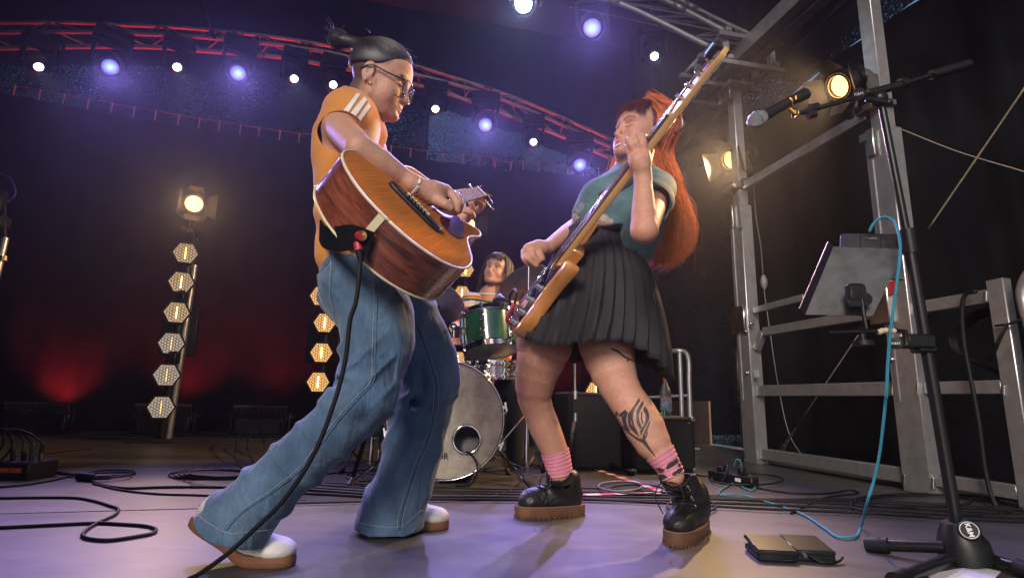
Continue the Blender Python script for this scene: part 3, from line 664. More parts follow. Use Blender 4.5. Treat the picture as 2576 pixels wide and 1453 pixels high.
# rope with the hooks that carry the backdrop
rp = thing('backdrop_rope', 'taut rope strung with white hooks along the backdrop top', 'rope', tuple(HP[0]))
part('rope', MB().tube(HP+NB*.04, .006, 6), mat('rope_dark', (.22, .15, .13), .8), rp, smooth=True)
for h in HP: part('hook', MB().cyl(h+NB*.05+[0, 0, .005], h+NB*.05-[0, 0, .13], .011, .008, 6), mat('hook_white', (.75, .72, .70), .5), rp)
wire('drop_line', P('l0', 1430, -60, 4.9), P('l0', 1560, 275, 5.4), .02, 'black strap hanging from the roof to the truss', M_black)
wire('roof_line', P('r3', -40, 52, 4.4), P('r3', 780, 225, 4.4), .004, 'thin line strung across to the roof truss', M_rope)
# ================================================================== stage lamps
def spot_lamp(parent, p, target, col, power, ang, blend=.5, rad=.05, nm='beam'):
    l = bpy.data.lights.new(nm, 'SPOT'); l.energy = power; l.color = col; l.spot_size = R(ang); l.spot_blend = blend; l.shadow_soft_size = rad
    o = bpy.data.objects.new(nm, l); COL.objects.link(o); d = Vector(np.array(target)-np.array(p)); M = d.to_track_quat('-Z', 'Y').to_matrix().to_4x4(); M.translation = Vector(p)
    o.matrix_world = M; return o
VIO, WHT, WARM, RED = (.36, .26, 1.0), (.72, .80, 1.0), (1., .62, .28), (1., .03, .04)
def glass(name, hot, rim, strength, sharp):
    m = bpy.data.materials.new(name); m.use_nodes = True; t = m.node_tree; t.nodes.clear(); L = t.links.new; tc = t.nodes.new('ShaderNodeTexCoord')
    ln = t.nodes.new('ShaderNodeVectorMath'); ln.operation = 'LENGTH'; mp = t.nodes.new('ShaderNodeMapping'); mp.inputs['Scale'].default_value = (1, 1, 0); L(tc.outputs['Object'], mp.inputs[0]); L(mp.outputs[0], ln.inputs[0])
    r = t.nodes.new('ShaderNodeValToRGB'); r.color_ramp.elements[0].color = (*hot, 1); r.color_ramp.elements[0].position = 0; r.color_ramp.elements[1].position = 1; r.color_ramp.elements[1].color = (*rim, 1)
    e = r.color_ramp.elements.new(sharp); e.color = tuple(a*.45+b*.55 for a, b in zip(hot, rim))+(1,)
    sc = t.nodes.new('ShaderNodeMath'); sc.operation = 'MULTIPLY'; sc.inputs[1].default_value = 1/.075; L(ln.outputs['Value'], sc.inputs[0]); L(sc.outputs[0], r.inputs[0])
    em = t.nodes.new('ShaderNodeEmission'); em.inputs[1].default_value = strength; L(r.outputs[0], em.inputs[0]); o = t.nodes.new('ShaderNodeOutputMaterial'); L(em.outputs[0], o.inputs[0]); return m
M_gv = glass('violet_lens', (.55, .9, 1), (.10, .05, .85), 1.6, .38); M_gw = glass('white_lens', (.9, .95, 1), (.35, .45, .8), 16, .6); M_gt = glass('bright_lens', (.95, .97, 1), (.7, .8, 1), 60, .7)
def moving_head(c, target, r, lens, lab, hang, col, power, ang, scale=1.0):
    """lamp head, yoke, base and clamp hung from a truss"""
    c = np.array(c); d = nrm(np.array(target)-c); t = thing('moving_head_lamp', lab, 'stage lamp', tuple(c), 'moving head lamps on the trusses')
    up = np.array([0, 0, 1.]); x = nrm(np.cross(d, up)); s = scale
    apart('lamp_head', MB().lathe(c, d, [(0, -.26*s), (.07*s, -.25*s), (.11*s, -.19*s), (.115*s, -.05*s), (r*1.22, -.02), (r*1.22, .012), (r*1.04, .014), (r*1.02, -.008), (0, -.009)], 24), M_bplas, t)
    # lens as its own local disc so that its glow sits in its own axes
    y = np.cross(d, x); V = [(0, 0, r*.10)]; n = 24
    for k, f in enumerate((.35, .7, 1.)):
        for i in range(n): a = 2*math.pi*i/n; V.append((math.cos(a)*r*f, math.sin(a)*r*f, r*.10*(1-f*f)))
    F = [(0, 1+i, 1+(i+1) % n) for i in range(n)]+[(1+k*n+i, 1+(k+1)*n+i, 1+(k+1)*n+(i+1) % n, 1+k*n+(i+1) % n) for k in range(2) for i in range(n)]
    o = mesh_obj('lens', V, F, lens, t, smooth=True, local=True); o.matrix_parent_inverse = Matrix.Identity(4); o.matrix_basis = mtx(d*.0, x, y, d)
    o.scale = o.scale
    yb = c-d*.1*s+up*.2*s
    apart('yoke', MB().beam(c-d*.1*s+x*.135*s-up*.03, yb+x*.135*s, .025, .09*s, up=d, bev=.004).beam(c-d*.1*s-x*.135*s-up*.03, yb-x*.135*s, .025, .09*s, up=d, bev=.004).beam(yb+x*.15*s, yb-x*.15*s, .09*s, .03, up=up, bev=.004), M_bplas, t)
    apart('lamp_base', MB().box(yb+up*.075*s, (.30*s, .2*s, .11*s), (x, np.cross(up, x), up), .012), M_bplas, t)
    if hang is not None: apart('clamp', MB().cyl(yb+up*.13*s, np.array(hang), .018, n=8).torus(np.array(hang), x, .035, .012, 12, 6), M_bmet, t)
    spot_lamp(t, c+d*.03, target, col, power, ang, .6, r*.8); return t
def ceiling_pos(k, x, y, off): return PL(k, x, y, PB+NB*off, NB)
WL = 'white moving head lamp on the back truss, '
heads = [('l0', 280, 485, 'w', (-1.0, 3.0, 0), WL+'at the far end of the row'), ('l0', 800, 487, 'v', (-.7, 2.0, 0), 'violet moving head lamp nearest the far end of the back truss'),
         ('l0', 1287, 488, 'w', (-.5, 2.4, 0), WL+'between the two violet lamps'), ('l0', 1730, 530, 'v', (-.3, 1.4, 0), 'violet moving head lamp above and before the guitarist\'s face side of the truss start'),
         ('l0', 2137, 572, 'w', (-.3, 2.2, 0), WL+'first of the pair behind the guitarist'), ('l0', 2420, 615, 'w', (.2, 2.0, 0), WL+'touching the guitarist\'s neck'),
         ('g1', 1243, 747, 'w', (0, 2.6, .3), WL+'just beyond the guitarist\'s chin'), ('g1', 1630, 870, 'v', (.1, 1.5, 0), 'violet moving head lamp on the truss midway between the two faces'),
         ('b4', 297, 755, 'w', (.3, 2.4, 0), WL+'nearest to the bass player\'s face'), ('b4', 597, 903, 'v', (.5, 1.6, 0), 'violet moving head lamp below the truss end by the bass player\'s nose')]
heads[3] = heads[3][:5]+('violet moving head lamp on the back truss behind the guitarist, third from its end',)
_lowA = chord(lo_, .95)
for (k, x, y, kind, tg, lab) in heads:
    c = ceiling_pos(k, x, y, 1.22); j = int(np.argmin([abs(a[0]-c[0]) for a in spline(_lowA, 60)])); hg = spline(_lowA, 60)[j]
    if kind == 'v': moving_head(c, tg, .076, M_gv, lab, hg, VIO, 460, 38, 1.1)
    else: moving_head(c, tg, .040, M_gw, lab, hg, WHT, 60, 30, .9)
c = P('b4', 1077, 202, 4.6); moving_head(c, (.6, 1.3, 0), .035, M_gw, 'white moving head lamp hanging alone beside the bass headstock', c+np.array([0, .1, .75]), WHT, 26, 34, .8)
c = P('b4', 675, 20, 4.3); moving_head(c, (.1, .6, 0), .075, M_gv, 'large violet moving head lamp near the top centre of the picture', c+np.array([0, .1, .75]), VIO, 330, 46, 1.0)
c = P('q', 1317, 10, 4.2); moving_head(c, (-.1, 1.0, .0), .07, M_gt, 'brightest white moving head lamp at the top edge of the picture', c+np.array([0, .1, .75]), (.50, .55, 1), 150, 50, 1.0)
bar = part('lamp_bar', MB().tube([P('q', 1000, -75, 4.35), P('q', 1317, -70, 4.35), P('q', 1700, -5, 4.7)], .025, 8), M_bmet, label='black bar at the roof carrying the three single lamps', cat='bar', smooth=True)
# ---- fresnel lamps with barn doors
M_door = mat('barn_door', (.035, .032, .03), .45, .2, var=.3, vscale=20); M_gf = emat('fresnel_glow', (1., .50, .13), 5); M_gf2 = emat('fresnel_glow_soft', (1., .45, .10), 2.5)
M_rings = mat('fresnel_ring', (.5, .4, .25), .25, .6, emit=(1, .5, .15), estr=.8)
def fresnel(c, target, r, lab, power, ang, doors, mg=M_gf, yoke_to=None, roll=0.):
    c = np.array(c); d = nrm(np.array(target)-c); up = np.array([0, 0, 1.]); x = nrm(np.cross(d, up)); y = np.cross(x, d)
    x, y = x*math.cos(roll)+y*math.sin(roll), y*math.cos(roll)-x*math.sin(roll)
    t = thing('fresnel_lamp', lab, 'stage lamp', tuple(c), 'warm fresnel lamps with barn doors')
    apart('housing', MB().lathe(c, d, [(0, -.28), (r*.9, -.27), (r*1.35, -.22), (r*1.42, -.06), (r*1.5, -.05), (r*1.5, .015), (r*1.12, .018), (r*1.08, -.02), (0, -.022)], 20), M_bmet, t)
    apart('cooling_fins', MB().lathe(c, d, [(r*1.36, -.22+.03*(i//2)+(.012 if i % 2 else 0)) if (i//2) % 2 else (r*1.5, -.22+.03*(i//2)+(.012 if i % 2 else 0)) for i in range(10)], 20), M_bmet, t)
    part('lens', MB().lathe(c, d, [(r*1.06, -.012), (r*.8, .008), (r*.4, .02), (0, .025)], 24), mg, t, smooth=True)
    for f in (1.16, 1.3): part('lens_ring', MB().torus(c+d*.012, d, r*f, .005, 28, 6), M_rings, t, smooth=True)
    apart('door_frame', MB().slab([(-r*1.55, -r*1.55), (r*1.55, -r*1.55), (r*1.55, r*1.55), (-r*1.55, r*1.55)], c, x, y, d, .0, .004), M_door, t) if False else None
    for sx, sy, op, ln in doors:             # barn doors hinged at the four sides, each opened by its own angle
        e = x*sx+y*sy; w = np.cross(d, e); h0 = c+e*r*1.5+d*.012; dr = nrm(e*math.cos(R(op))+d*math.sin(R(op))); L = ln*r; n2 = np.cross(w, dr)
        pr = [(-r*1.25, 0), (r*1.25, 0), (r*1.75, L), (-r*1.75, L)] if abs(sx) else [(-r*1.15, 0), (r*1.15, 0), (r*.8, L), (-r*.8, L)]
        apart('barn_door', MB().slab(pr, h0, w, dr, n2, -.0015, .0015), M_door, t)
    apart('yoke', MB().tube(spline([c-d*.1+x*r*1.6, c-d*.1+x*r*1.6-y*r*1.9, c-d*.1-y*r*2.1, c-d*.1-x*r*1.6-y*r*1.9, c-d*.1-x*r*1.6], 24), .009, 6), M_bmet, t)
    if yoke_to is not None:
        q = c-d*.1-y*r*2.1; apart('clamp', MB().cyl(q, np.array(yoke_to), .014, n=8).box(np.array(yoke_to), (.06, .06, .07), None, .006), M_bmet, t)
    spot_lamp(t, c+d*.035, target, WARM, power, ang, .5, r*.8); return t
D4 = [(-1, 0, 40, 2.2), (1, 0, 40, 2.2), (0, 1, 35, 1.6), (0, -1, 35, 1.6)]
tl = P('l1', 1025, 152, 5.25)
fresnel(tl, (.1, .2, .6), .072, 'glowing fresnel lamp with barn doors on top of the tall hexagon light tower', 180, 60, [(-1, 0, 55, 2.0), (1, 0, 80, 1.9), (0, 1, 62, 1.7), (0, -1, 62, 1.6)], yoke_to=P('l1', 1005, 330, 5.3))
f1 = P('r5', 1070, 557, 3.05); fresnel(f1, (-.5, 2.45, 1.0), .060, 'bright fresnel lamp with open barn doors on the near aluminium post', 330, 80, [(-1, 0, 50, 2.7), (1, 0, 80, 2.2), (0, 1, 45, 1.9), (0, -1, 55, 1.7)], yoke_to=FP('r5', 1165, 740), roll=R(12))
f2 = P('r5', 365, 1035, 4.35); fresnel(f2, (-.7, 3.3, 1.1), .068, 'dimmer fresnel lamp with amber-lit barn doors on the far aluminium post', 480, 110, [(-1, 0, 45, 3.0), (1, 0, 80, 2.2), (0, 1, 50, 2.0), (0, -1, 60, 1.8)], M_gf2, yoke_to=FP('r5', 455, 1185), roll=R(10))
f3 = P('h3', 1590, 1150, 6.8); fresnel(f3, (-.1, 1., 1.0), .075, 'fresnel lamp peeking out behind the guitarist\'s fretting hand', 40, 50, D4, yoke_to=P('d2', 520, 170, 6.85))
# ---- hexagon honeycomb lights
def hexv(r): return [(r*math.cos(math.pi/3*i), r*math.sin(math.pi/3*i)) for i in range(6)]
X3, Y3, Z3 = np.eye(3)
def build_hex(strength, tint, lab, group):
    t = thing('hexagon_light', lab, 'stage light', (0, 0, 0), group)
    fx, fz, fy = np.array([1., 0, 0]), np.array([0, 0, 1.]), np.array([0, -1., 0])     # faces -y
    r = .122
    b = MB().slab(hexv(r), (0, 0, 0), fx, fz, fy, -.07, -.012, .006); apart('housing', b, M_bplas, t, local=True)
    rim = MB(); o = hexv(r); i_ = hexv(r*.86); n = 6; V = []
    for pr, z in ((o, -.012), (o, .02), (i_, .02), (i_, -.010)): V += [fx*p[0]+fz*p[1]+fy*z for p in pr]
    rim.add(V, [(k*n+i, k*n+(i+1) % n, (k+1)*n+(i+1) % n, (k+1)*n+i) for k in range(3) for i in range(n)]); apart('rim', rim, M_bplas, t, local=True, ang=20)
    mg = mat('amber_glass_%s' % tint, {'warm': (.85, .55, .22), 'pale': (.8, .72, .62), 'mid': (.82, .64, .42)}[tint], .22, .35, var=.35, vscale=40, emit={'warm': (1, .50, .14), 'pale': (1, .76, .56), 'mid': (1, .62, .32)}[tint], estr=strength)
    part('reflector', MB().slab(hexv(r*.86), (0, 0, 0), fx, fz, fy, -.0105, -.008), mg, t, local=True)
    cell = MB(); cr = .0155
    for a in range(-8, 9):
        for bq in range(-8, 9):
            cx = cr*1.5*a; cz = cr*math.sqrt(3)*(bq+(a % 2)/2)
            if max(abs(cz)/(.866), abs(cx)+abs(cz)/1.732) > r*.84: continue
            ho = [(cx+cr*.99*math.cos(math.pi/3*i), cz+cr*.99*math.sin(math.pi/3*i)) for i in range(6)]; hi = [(cx+cr*.80*math.cos(math.pi/3*i), cz+cr*.80*math.sin(math.pi/3*i)) for i in range(6)]
            V = [fx*p[0]+fz*p[1]+fy*.012 for p in ho]+[fx*p[0]+fz*p[1]+fy*.012 for p in hi]+[fx*p[0]+fz*p[1]-fy*.006 for p in hi]
            cell.add(V, [(k*6+i, k*6+(i+1) % 6, (k+1)*6+(i+1) % 6, (k+1)*6+i) for k in range(2) for i in range(6)])
    part('honeycomb_grille', cell, mat('grille_black', (.05, .045, .04), .4, .3), t, local=True)['kind'] = 'stuff'
    part('filament', MB().cyl(fz*-.055-fy*.002, fz*.055-fy*.002, {'warm': .005, 'pale': .002, 'mid': .004}[tint], n=8), emat('filament_'+tint, (1, .55, .15), {'warm': 22, 'pale': 3, 'mid': 9}[tint]), t, local=True)
    return t
HX = {}
def hexlight(p, tint, lab, group, face=None):
    d = nrm(np.array([0, 0, p[2]*.6+.2])-np.array(p)) if face is None else nrm(face)
    d = nrm([d[0], d[1], d[2]*.3]); x = nrm(np.cross([0, 0, 1], d))*-1; x = nrm(np.cross(-d, [0, 0, 1])); z = np.cross(x, -d)
    M = mtx(p, x, -d, z)
    if tint not in HX: HX[tint] = build_hex({'warm': 1.0, 'pale': .36, 'mid': .5}[tint], tint, lab, group); HX[tint].matrix_world = M; o = HX[tint]
    else: o = copy_tree(HX[tint], M)
    o['label'] = lab; o['group'] = group; return o
NUM = ['topmost', 'second', 'third', 'fourth', 'fifth', 'lowest']
for i, (x, y) in enumerate(((980, 412), (957, 565), (933, 725), (905, 888), (880, 1055), (850, 1225))):
    hexlight(P('l1', x, y, 5.25), 'mid' if i < 3 else 'pale', NUM[i]+' hexagon light down the tall tower with a fresnel lamp', 'hexagon lights on the tall tower')
for i, (x, y) in enumerate(((1695, 640), (1715, 780), (1698, 937), (1680, 1092))):
    hexlight(P('l1', x, y, 5.7), 'warm', NUM[(0, 1, 2, 5)[i]]+' amber hexagon light in the column just behind the guitarist\'s jeans', 'hexagon lights behind the guitarist')
for i, (x, y) in enumerate(((515, 310), (480, 540), (435, 875), (440, 1180))):
    hexlight(P('d2', x, y, 7.0), 'warm', NUM[(0, 1, 2, 5)[i]]+' amber hexagon light in the column beside the drummer', 'hexagon lights beside the drummer')
for i, (x, y) in enumerate(((700, 345), (745, 555))):
    hexlight(P('b6', x, y, 6.1), 'warm', ('upper', 'lower')[i]+' hexagon light seen between the bass player\'s legs', 'hexagon lights seen between the bass player\'s legs')
def pole(name, pts, r, m, lab, cat, parts=()):
    t = thing(name, lab, cat, tuple(pts[0])); apart('pole', MB().tube(pts, r, 12), m, t)
    return t
tw = thing('light_tower', 'black pole tower with grey tube carrying hexagon lights and a fresnel lamp', 'light stand', tuple(PF('l1', 850, 1395)))
b0 = P('l1', 850, 1395, 5.36); b0[2] = .01
apart('pole', MB().cyl(b0, P('l1', 1012, 335, 5.36), .036, n=14), M_bmet, tw)
g0 = P('l1', 885, 1395, 5.46); g0[2] = .012; apart('tube', MB().cyl(g0, P('l1', 1024, 475, 5.46), .038, n=14), M_alu, tw)
bp = [PF('l1', x, y) for x, y in ((655, 1412), (905, 1416), (1038, 1398), (800, 1390))]
part('base_plate', MB().add([p+[0, 0, .002] for p in bp]+[p+[0, 0, .014] for p in bp], [(4, 5, 6, 7), (0, 1, 5, 4), (1, 2, 6, 5), (2, 3, 7, 6), (3, 0, 4, 7)]), mat('rusty_plate', (.05, .035, .03), .7, .3, var=.6, vscale=9), tw)
for y in (335, 640, 962): apart('joint_clamp', MB().box(P('l1', {335: 1015, 640: 957, 962: 912}[y], y, 5.3), (.10, .10, .11), None, .01), M_bplas, tw)
apart('dimmer_box', MB().box(P('l1', 955, 820, 5.52), (.30, .12, .50), (nrm([1, .35, 0]), nrm([-.35, 1, 0]), np.array([0, 0, 1.])), .01), M_bplas, tw)
apart('clamp_lever', MB().cyl(P('l1', 962, 275, 5.3), P('l1', 1000, 298, 5.3), .007, n=6).torus(P('l1', 1003, 298, 5.28), (0, -1, 0), .022, .006, 14, 6).cyl(P('l1', 978, 338, 5.3), P('l1', 1042, 338, 5.3), .008, n=6), M_steel, tw)
t2 = thing('light_tower', 'black pole with amber hexagon lights standing behind the guitarist\'s knee', 'light stand', tuple(PF('l1', 1640, 1380)))
e = P('l1', 1735, 640, 5.8); apart('pole', MB().cyl((e[0], 5.8, 0), e, .035, n=12), M_bmet, t2); apart('dimmer_box', MB().box(P('l1', 1715, 880, 5.9), (.34, .12, .45), None, .01), M_bplas, t2)
apart('base_plate', MB().cyl((e[0], 5.8, 0), (e[0], 5.8, .012), .25, n=20), M_bmet, t2)
t3 = thing('light_tower', 'black pole with amber hexagon lights standing beside the drummer', 'light stand', tuple(PF('d2', 440, 1300)))
e = P('d2', 520, 150, 7.06); apart('pole', MB().cyl((e[0], 7.06, 0), e, .035, n=12), M_bmet, t3); apart('base_plate', MB().cyl((e[0], 7.06, 0), (e[0], 7.06, .012), .25, n=20), M_bmet, t3)
t4 = thing('light_tower', 'pole with hexagon lights standing behind the bass player\'s legs', 'light stand', tuple(P('b6', 740, 700, 6.2)*[1, 1, 0]))
e = P('b6', 720, 200, 6.2); apart('pole', MB().cyl((e[0], 6.2, 0), e, .035, n=12), M_alu, t4); apart('base_plate', MB().cyl((e[0], 6.2, 0), (e[0], 6.2, .012), .25, n=20), M_bmet, t4)
# ---- LED battens on the floor, washing the backdrop red
def batten(p, L, lab, power, yaw=0.):
    t = thing('led_batten', lab, 'stage light', tuple(p), 'batten lights on the floor before the backdrop'); p = np.array(p)
    x = nrm(EB*math.cos(yaw)+NB*math.sin(yaw)); bk = nrm(np.cross([0, 0, 1], x)); up = np.array([0, 0, 1.]); tl_ = nrm(up*.75-bk*.66); nn = np.cross(x, tl_)
    apart('body', MB().box(p+up*.16+bk*.04, (L, .14, .16), (x, np.cross(tl_, x), tl_), .01), M_bplas, t)
    apart('lower_body', MB().box(p+up*.115-bk*.01, (L*.94, .15, .17), (x, bk, up), .008), M_bplas, t)
    fn = MB(); n = 19
    for i in range(n): fn.box(p+up*.235-bk*.035+x*(i/(n-1)-.5)*L*.94, (L/n*.45, .016, .15), (x, nrm(np.cross(tl_, x)), tl_))
    part('heat_sink', fn, mat('heat_sink_grey', (.14, .13, .13), .5, .6), t)['kind'] = 'stuff'
    apart('top_edge', MB().box(p+up*.305-bk*.085, (L, .03, .02), (x, np.cross(tl_, x), tl_)), MATS['heat_sink_grey'], t)
    for s in (-1, 1):
        apart('bracket', MB().box(p+x*s*(L/2+.02)+up*.13, (.02, .06, .24), (x, bk, up), .003), M_bmet, t)
        apart('knob', MB().cyl(p+x*s*(L/2+.03)+up*.2, p+x*s*(L/2+.07)+up*.2, .025, .02, 10), M_bplas, t)
        apart('connector', MB().tube(spline([p+x*s*L*.42-bk*.02+up*.17, p+x*s*L*.40-bk*.09+up*.12, p+x*s*L*.43-bk*.06+up*.03], 8), .014, 8), M_rubber, t)
    apart('foot_bar', MB().box(p+up*.015, (L+.06, .24, .03), (x, bk, up), .006), M_bplas, t)
    w = p+bk*.12+up*.22; tg = PL('q', *[None]*0) if False else None
    dd = bk*.40+up*.9; spot_lamp(t, w, w+dd, RED, power, 100, .9, .08); return t
for (a, L, lab, pw) in ((('l1', 305, 1355), .56, 'dark batten light farthest from the performers along the backdrop', 190), (('l1', 860, 1375), .52, 'batten light behind the foot of the tall light tower', 190), (('l1', 1370, 1382), .52, 'grey-finned batten light beside the guitarist\'s shin', 190),
                        (('q', 1275, 1098), .5, 'batten light seen behind the bass drum rim', 190), (('q', 1462, 1102), .5, 'batten light seen between the bass player\'s calves', 190)):
    pp = PF(*a) if a[0] == 'l1' else P(*a, 6.75)*[1, 1, 0]
    gap = np.dot(pp-PB, NB); batten(pp+NB*max(0, .42-gap)*[1, 1, 0], L, lab, pw)
# ================================================================== people: shared builders
M_skin = mat('skin', (.6, .38, .3), .52, attr=True, var=.10, vscale=75, sss=.03, bump=.22, bscale=240, spec=.4, detail=7)
def mottle(V, col, seed=1):
    a = noise3(V, 9, seed)+.7*noise3(V, 22, seed+1); col *= (1+.05*a)[:, None]; col[:, 1] *= 1-.05*np.clip(noise3(V, 6, seed+2), -1, 1); col[:, 2] *= 1-.06*np.clip(noise3(V, 5, seed+3), -1, 1); return col
SKIN = np.array([.50, .268, .180])
def head_axes(F, U):
    F = nrm(F); U = np.array(U, float); U = nrm(U-F*np.dot(U, F)); return F, np.cross(F, U), U     # forward, own right, up
class Head:
    def __init__(s, C, F, U, sc=1.0): s.C = np.array(C); s.A = np.array(head_axes(F, U)); s.sc = sc
    def w(s, f, r, u): return s.C+(s.A[0]*f+s.A[1]*r+s.A[2]*u)*s.sc
    def loc(s, V): return ((V-s.C)@s.A.T)/s.sc
    def build(s, D, jaw=1.0, smile=0., fem=True):
        k = s.sc; A = s.A; E = lambda f, r, u, rf, rr, ru, kk=.012, op='add': D.ell(s.w(f, r, u), np.array([rf, rr, ru])*k, A, kk*k, op)
        E(.008, 0, .042, .098, .075, .086, .02); E(.042, 0, -.010, .056, .062, .078, .025); E(.055, 0, .045, .048, .062, .05, .02)
        for q in (-1, 1):
            D.chain([s.w(.010, q*.057, -.030), s.w(.020, q*.054*jaw, -.058), s.w(.066, q*.027*jaw, -.084), s.w(.088, q*.008, -.090)], np.array([.019, .019, .019, .017])*k, .022*k)
            E(.066, q*.036, -.030, .026, .026, .030, .02)                 # cheek
            E(.084, q*.030, .026, .016, .026, .010, .014)                 # brow
            E(.107, q*.031, .003, .016, .020, .011, .014, 'sub')          # eye socket
            E(.0795, q*.031, .002, .0145, .0155, .0125, .003)             # lids over the eyeball
            E(.103, q*.0125, -.042, .009, .0070, .0065, .006)             # nostril wing
            E(-.004, q*.077, -.002, .020, .007, .032, .006); E(.002, q*.084, .002, .010, .005, .018, .004, 'sub'); E(-.003, q*.078, -.030, .008, .006, .010, .005)
        if fem: E(.045, 0, -.070, .050, .046, .034, .03); [E(.060, q*.038, -.040, .030, .026, .032, .025) for q in (-1, 1)]
        D.chain([s.w(.096, 0, .018), s.w(.106, 0, -.010), s.w(.118, 0, -.034)], np.array([.0075, .0085, .0095])*k, .012*k)
        E(.108, 0, -.041, .010, .008, .006, .006)
        E(.070, 0, -.066, .036, .035, .026, .02)                            # muzzle
        E(.100, 0, -.0605, .012, .021, .0055, .006); E(.098, 0, -.0715, .012, .018, .0065, .006)
        for q in (-1, 1): D.chain([s.w(.110, 0, -.0660), s.w(.102, q*.014, -.0652+.002*smile), s.w(.087, q*(.026+.004*smile), -.0645+.009*smile)], np.array([.0022, .0022, .0016])*k, .003*k, 'sub')
        E(.092, 0, -.090, .017, .021, .015, .012); E(.112, 0, -.0805, .008, .02, .005, .01, 'sub')
    def paint(s, V, col, lips=(.52, .20, .17), brow=(.06, .035, .025), closed=False, lid=None):
        L = s.loc(V); f, r, u = L.T; ar = np.abs(r)
        def blend(m, c): 
            m = np.clip(m, 0, 1)[:, None]; col[:] = col*(1-m)+np.array(c)*m
        near = (np.abs(f) < .16) & (ar < .12) & (u > -.14) & (u < .15)
        g = lambda x, s_: np.exp(-(x/s_)**2)
        blend(near*(f > .04)*.30*g(ar-.036, .02)*g(u+.032, .025), (.66, .27, .20))
        blend(near*.22*(f > .1)*g(u+.038, .015)*g(r, .02), (.62, .25, .19))
        blend(near*(f > .075)*np.clip(1.5-((r/.021)**2+((u+.066)/.0112)**2), 0, 1)*.85, lips)
        bu = .0235+.006*g(ar-.036, .02)-.10*np.maximum(ar-.04, 0)
        blend(near*(f > .05)*(ar > .010)*(ar < .056)*np.clip(1.4-np.abs(u-bu)/.0042, 0, 1)*.85, brow)
        if closed: blend(near*(f > .05)*(ar > .014)*(ar < .047)*np.clip(1.5-np.abs(u+.0055-.0*ar+.006*((ar-.031)/.016)**2*-1)/.0019, 0, 1)*.9, (.03, .015, .012))
        if lid is not None: blend(near*(f > .06)*g(ar-.031, .017)*g(u-.006, .008)*.5, lid)
    def eye(s, parent, look=(1, 0, 0), iris=(.10, .06, .035), sides=(-1, 1), open_=.0062):
        for q in sides:
            c = s.w(.0815, q*.031, .0015); rr = .0132*s.sc
            d = nrm(s.A[0]*look[0]+s.A[1]*look[1]+s.A[2]*look[2])
            # an almond opening: eyeball cap cut by the lids
            V = []; F = []; n = 11; m = 7
            for i in range(n):
                a = (i/(n-1)-.5)*2
                h = open_*(1-a*a)**.75
                for j in range(m):
                    b = (j/(m-1)-.5)*2; rl = a*.0125*s.sc; ul = b*h*s.sc; fl_ = math.sqrt(max(.0152**2*s.sc**2-rl*rl*.9-ul*ul, 1e-8))
                    V.append(c+s.A[0]*(fl_+.0006)+s.A[1]*rl+s.A[2]*ul)
            for i in range(n-1):
                for j in range(m-1): F.append((i*m+j, (i+1)*m+j, (i+1)*m+j+1, i*m+j+1))
            e = mesh_obj('eye', V, F, mat('eye_white', (.62, .58, .56), .25), parent, smooth=True)
            ic = c+s.A[0]*.0158*s.sc+s.A[1]*look[1]*.006*s.sc+s.A[2]*look[2]*.004*s.sc
            mesh_obj('iris', [ic+s.A[1]*math.cos(t)*.0052*s.sc+s.A[2]*math.sin(t)*min(.0052, open_*.95)*s.sc for t in np.linspace(0, 2*math.pi, 14)[:-1]], [tuple(range(13))], mat('iris_%d' % int(iris[0]*1000), iris, .15), e)
            lash = [c+s.A[0]*(math.sqrt(max(.0152**2-(a*.0125)**2*.9, 1e-8))+.0012)*s.sc+s.A[1]*a*.0128*s.sc+s.A[2]*open_*(1-a*a)**.75*s.sc*1.02 for a in np.linspace(-1, 1, 11)]
            part('eyelash', MB().tube(lash, .0009*s.sc, 4), mat('lash', (.012, .008, .007), .6), e)
def scatter_strands(parent, name, roots, ctrl, n, m, jit, wave, r, material, seed=1, M=14, lenj=.12, spread=None):
    """roots/ctrl: list of guide polylines (each K x 3); strands are blends of neighbouring guides"""
    g = np.random.default_rng(seed); G = np.array([spline(c, M) for c in ctrl]); out = np.zeros((n, M, 3)); K = len(G)
    tt = np.linspace(0, 1, M)
    for i in range(n):
        a = g.random()*(K-1); j = min(int(a), K-2); w = a-j; p = G[j]*(1-w)+G[j+1]*w
        off = g.normal(size=3)*jit[0]; off2 = g.normal(size=3)*jit[1]; ph = g.random(3)*6.28; fr = wave[1]*(.7+.6*g.random())
        p = p+off*(1-tt)[:, None]+off2*tt[:, None]
        p = p+np.stack([np.sin(tt*fr+ph[0]), np.sin(tt*fr*1.1+ph[1]), np.sin(tt*fr*.9+ph[2])], 1)*wave[0]*(g.random()*.8+.4)*np.minimum(tt*2, 1)[:, None]
        L = 1-lenj*g.random(); idx = tt*L*(M-1); lo = np.floor(idx).astype(int).clip(0, M-2); fr_ = (idx-lo)[:, None]; out[i] = p[lo]*(1-fr_)+p[lo+1]*fr_
    rr = r*(.6+.8*g.random(n)); V, F = strands(out, rr); col = None
    tone = .72+.56*g.random(n); cols = np.repeat(tone, M*3)[:, None]*np.ones(3)
    return mesh_obj(name, V, F, material, parent, smooth=True, cols=cols)
def hair_mat(name, col, rough=.38, var=.25):
    if name in MATS: return MATS[name]
    m = mat(name, col, rough, var=var, vscale=30, spec=.6); t = m.node_tree; b = t.nodes['Principled BSDF']; L = t.links.new
    a = t.nodes.new('ShaderNodeAttribute'); a.attribute_name = 'Col'; mx = t.nodes.new('ShaderNodeMix'); mx.data_type = 'RGBA'; mx.blend_type = 'MULTIPLY'; mx.inputs['Factor'].default_value = 1
    src = b.inputs['Base Color'].links[0].from_socket; L(src, mx.inputs['A']); L(a.outputs['Color'], mx.inputs['B']); L(mx.outputs['Result'], b.inputs['Base Color'])
    b.inputs['Anisotropic'].default_value = .4; return m
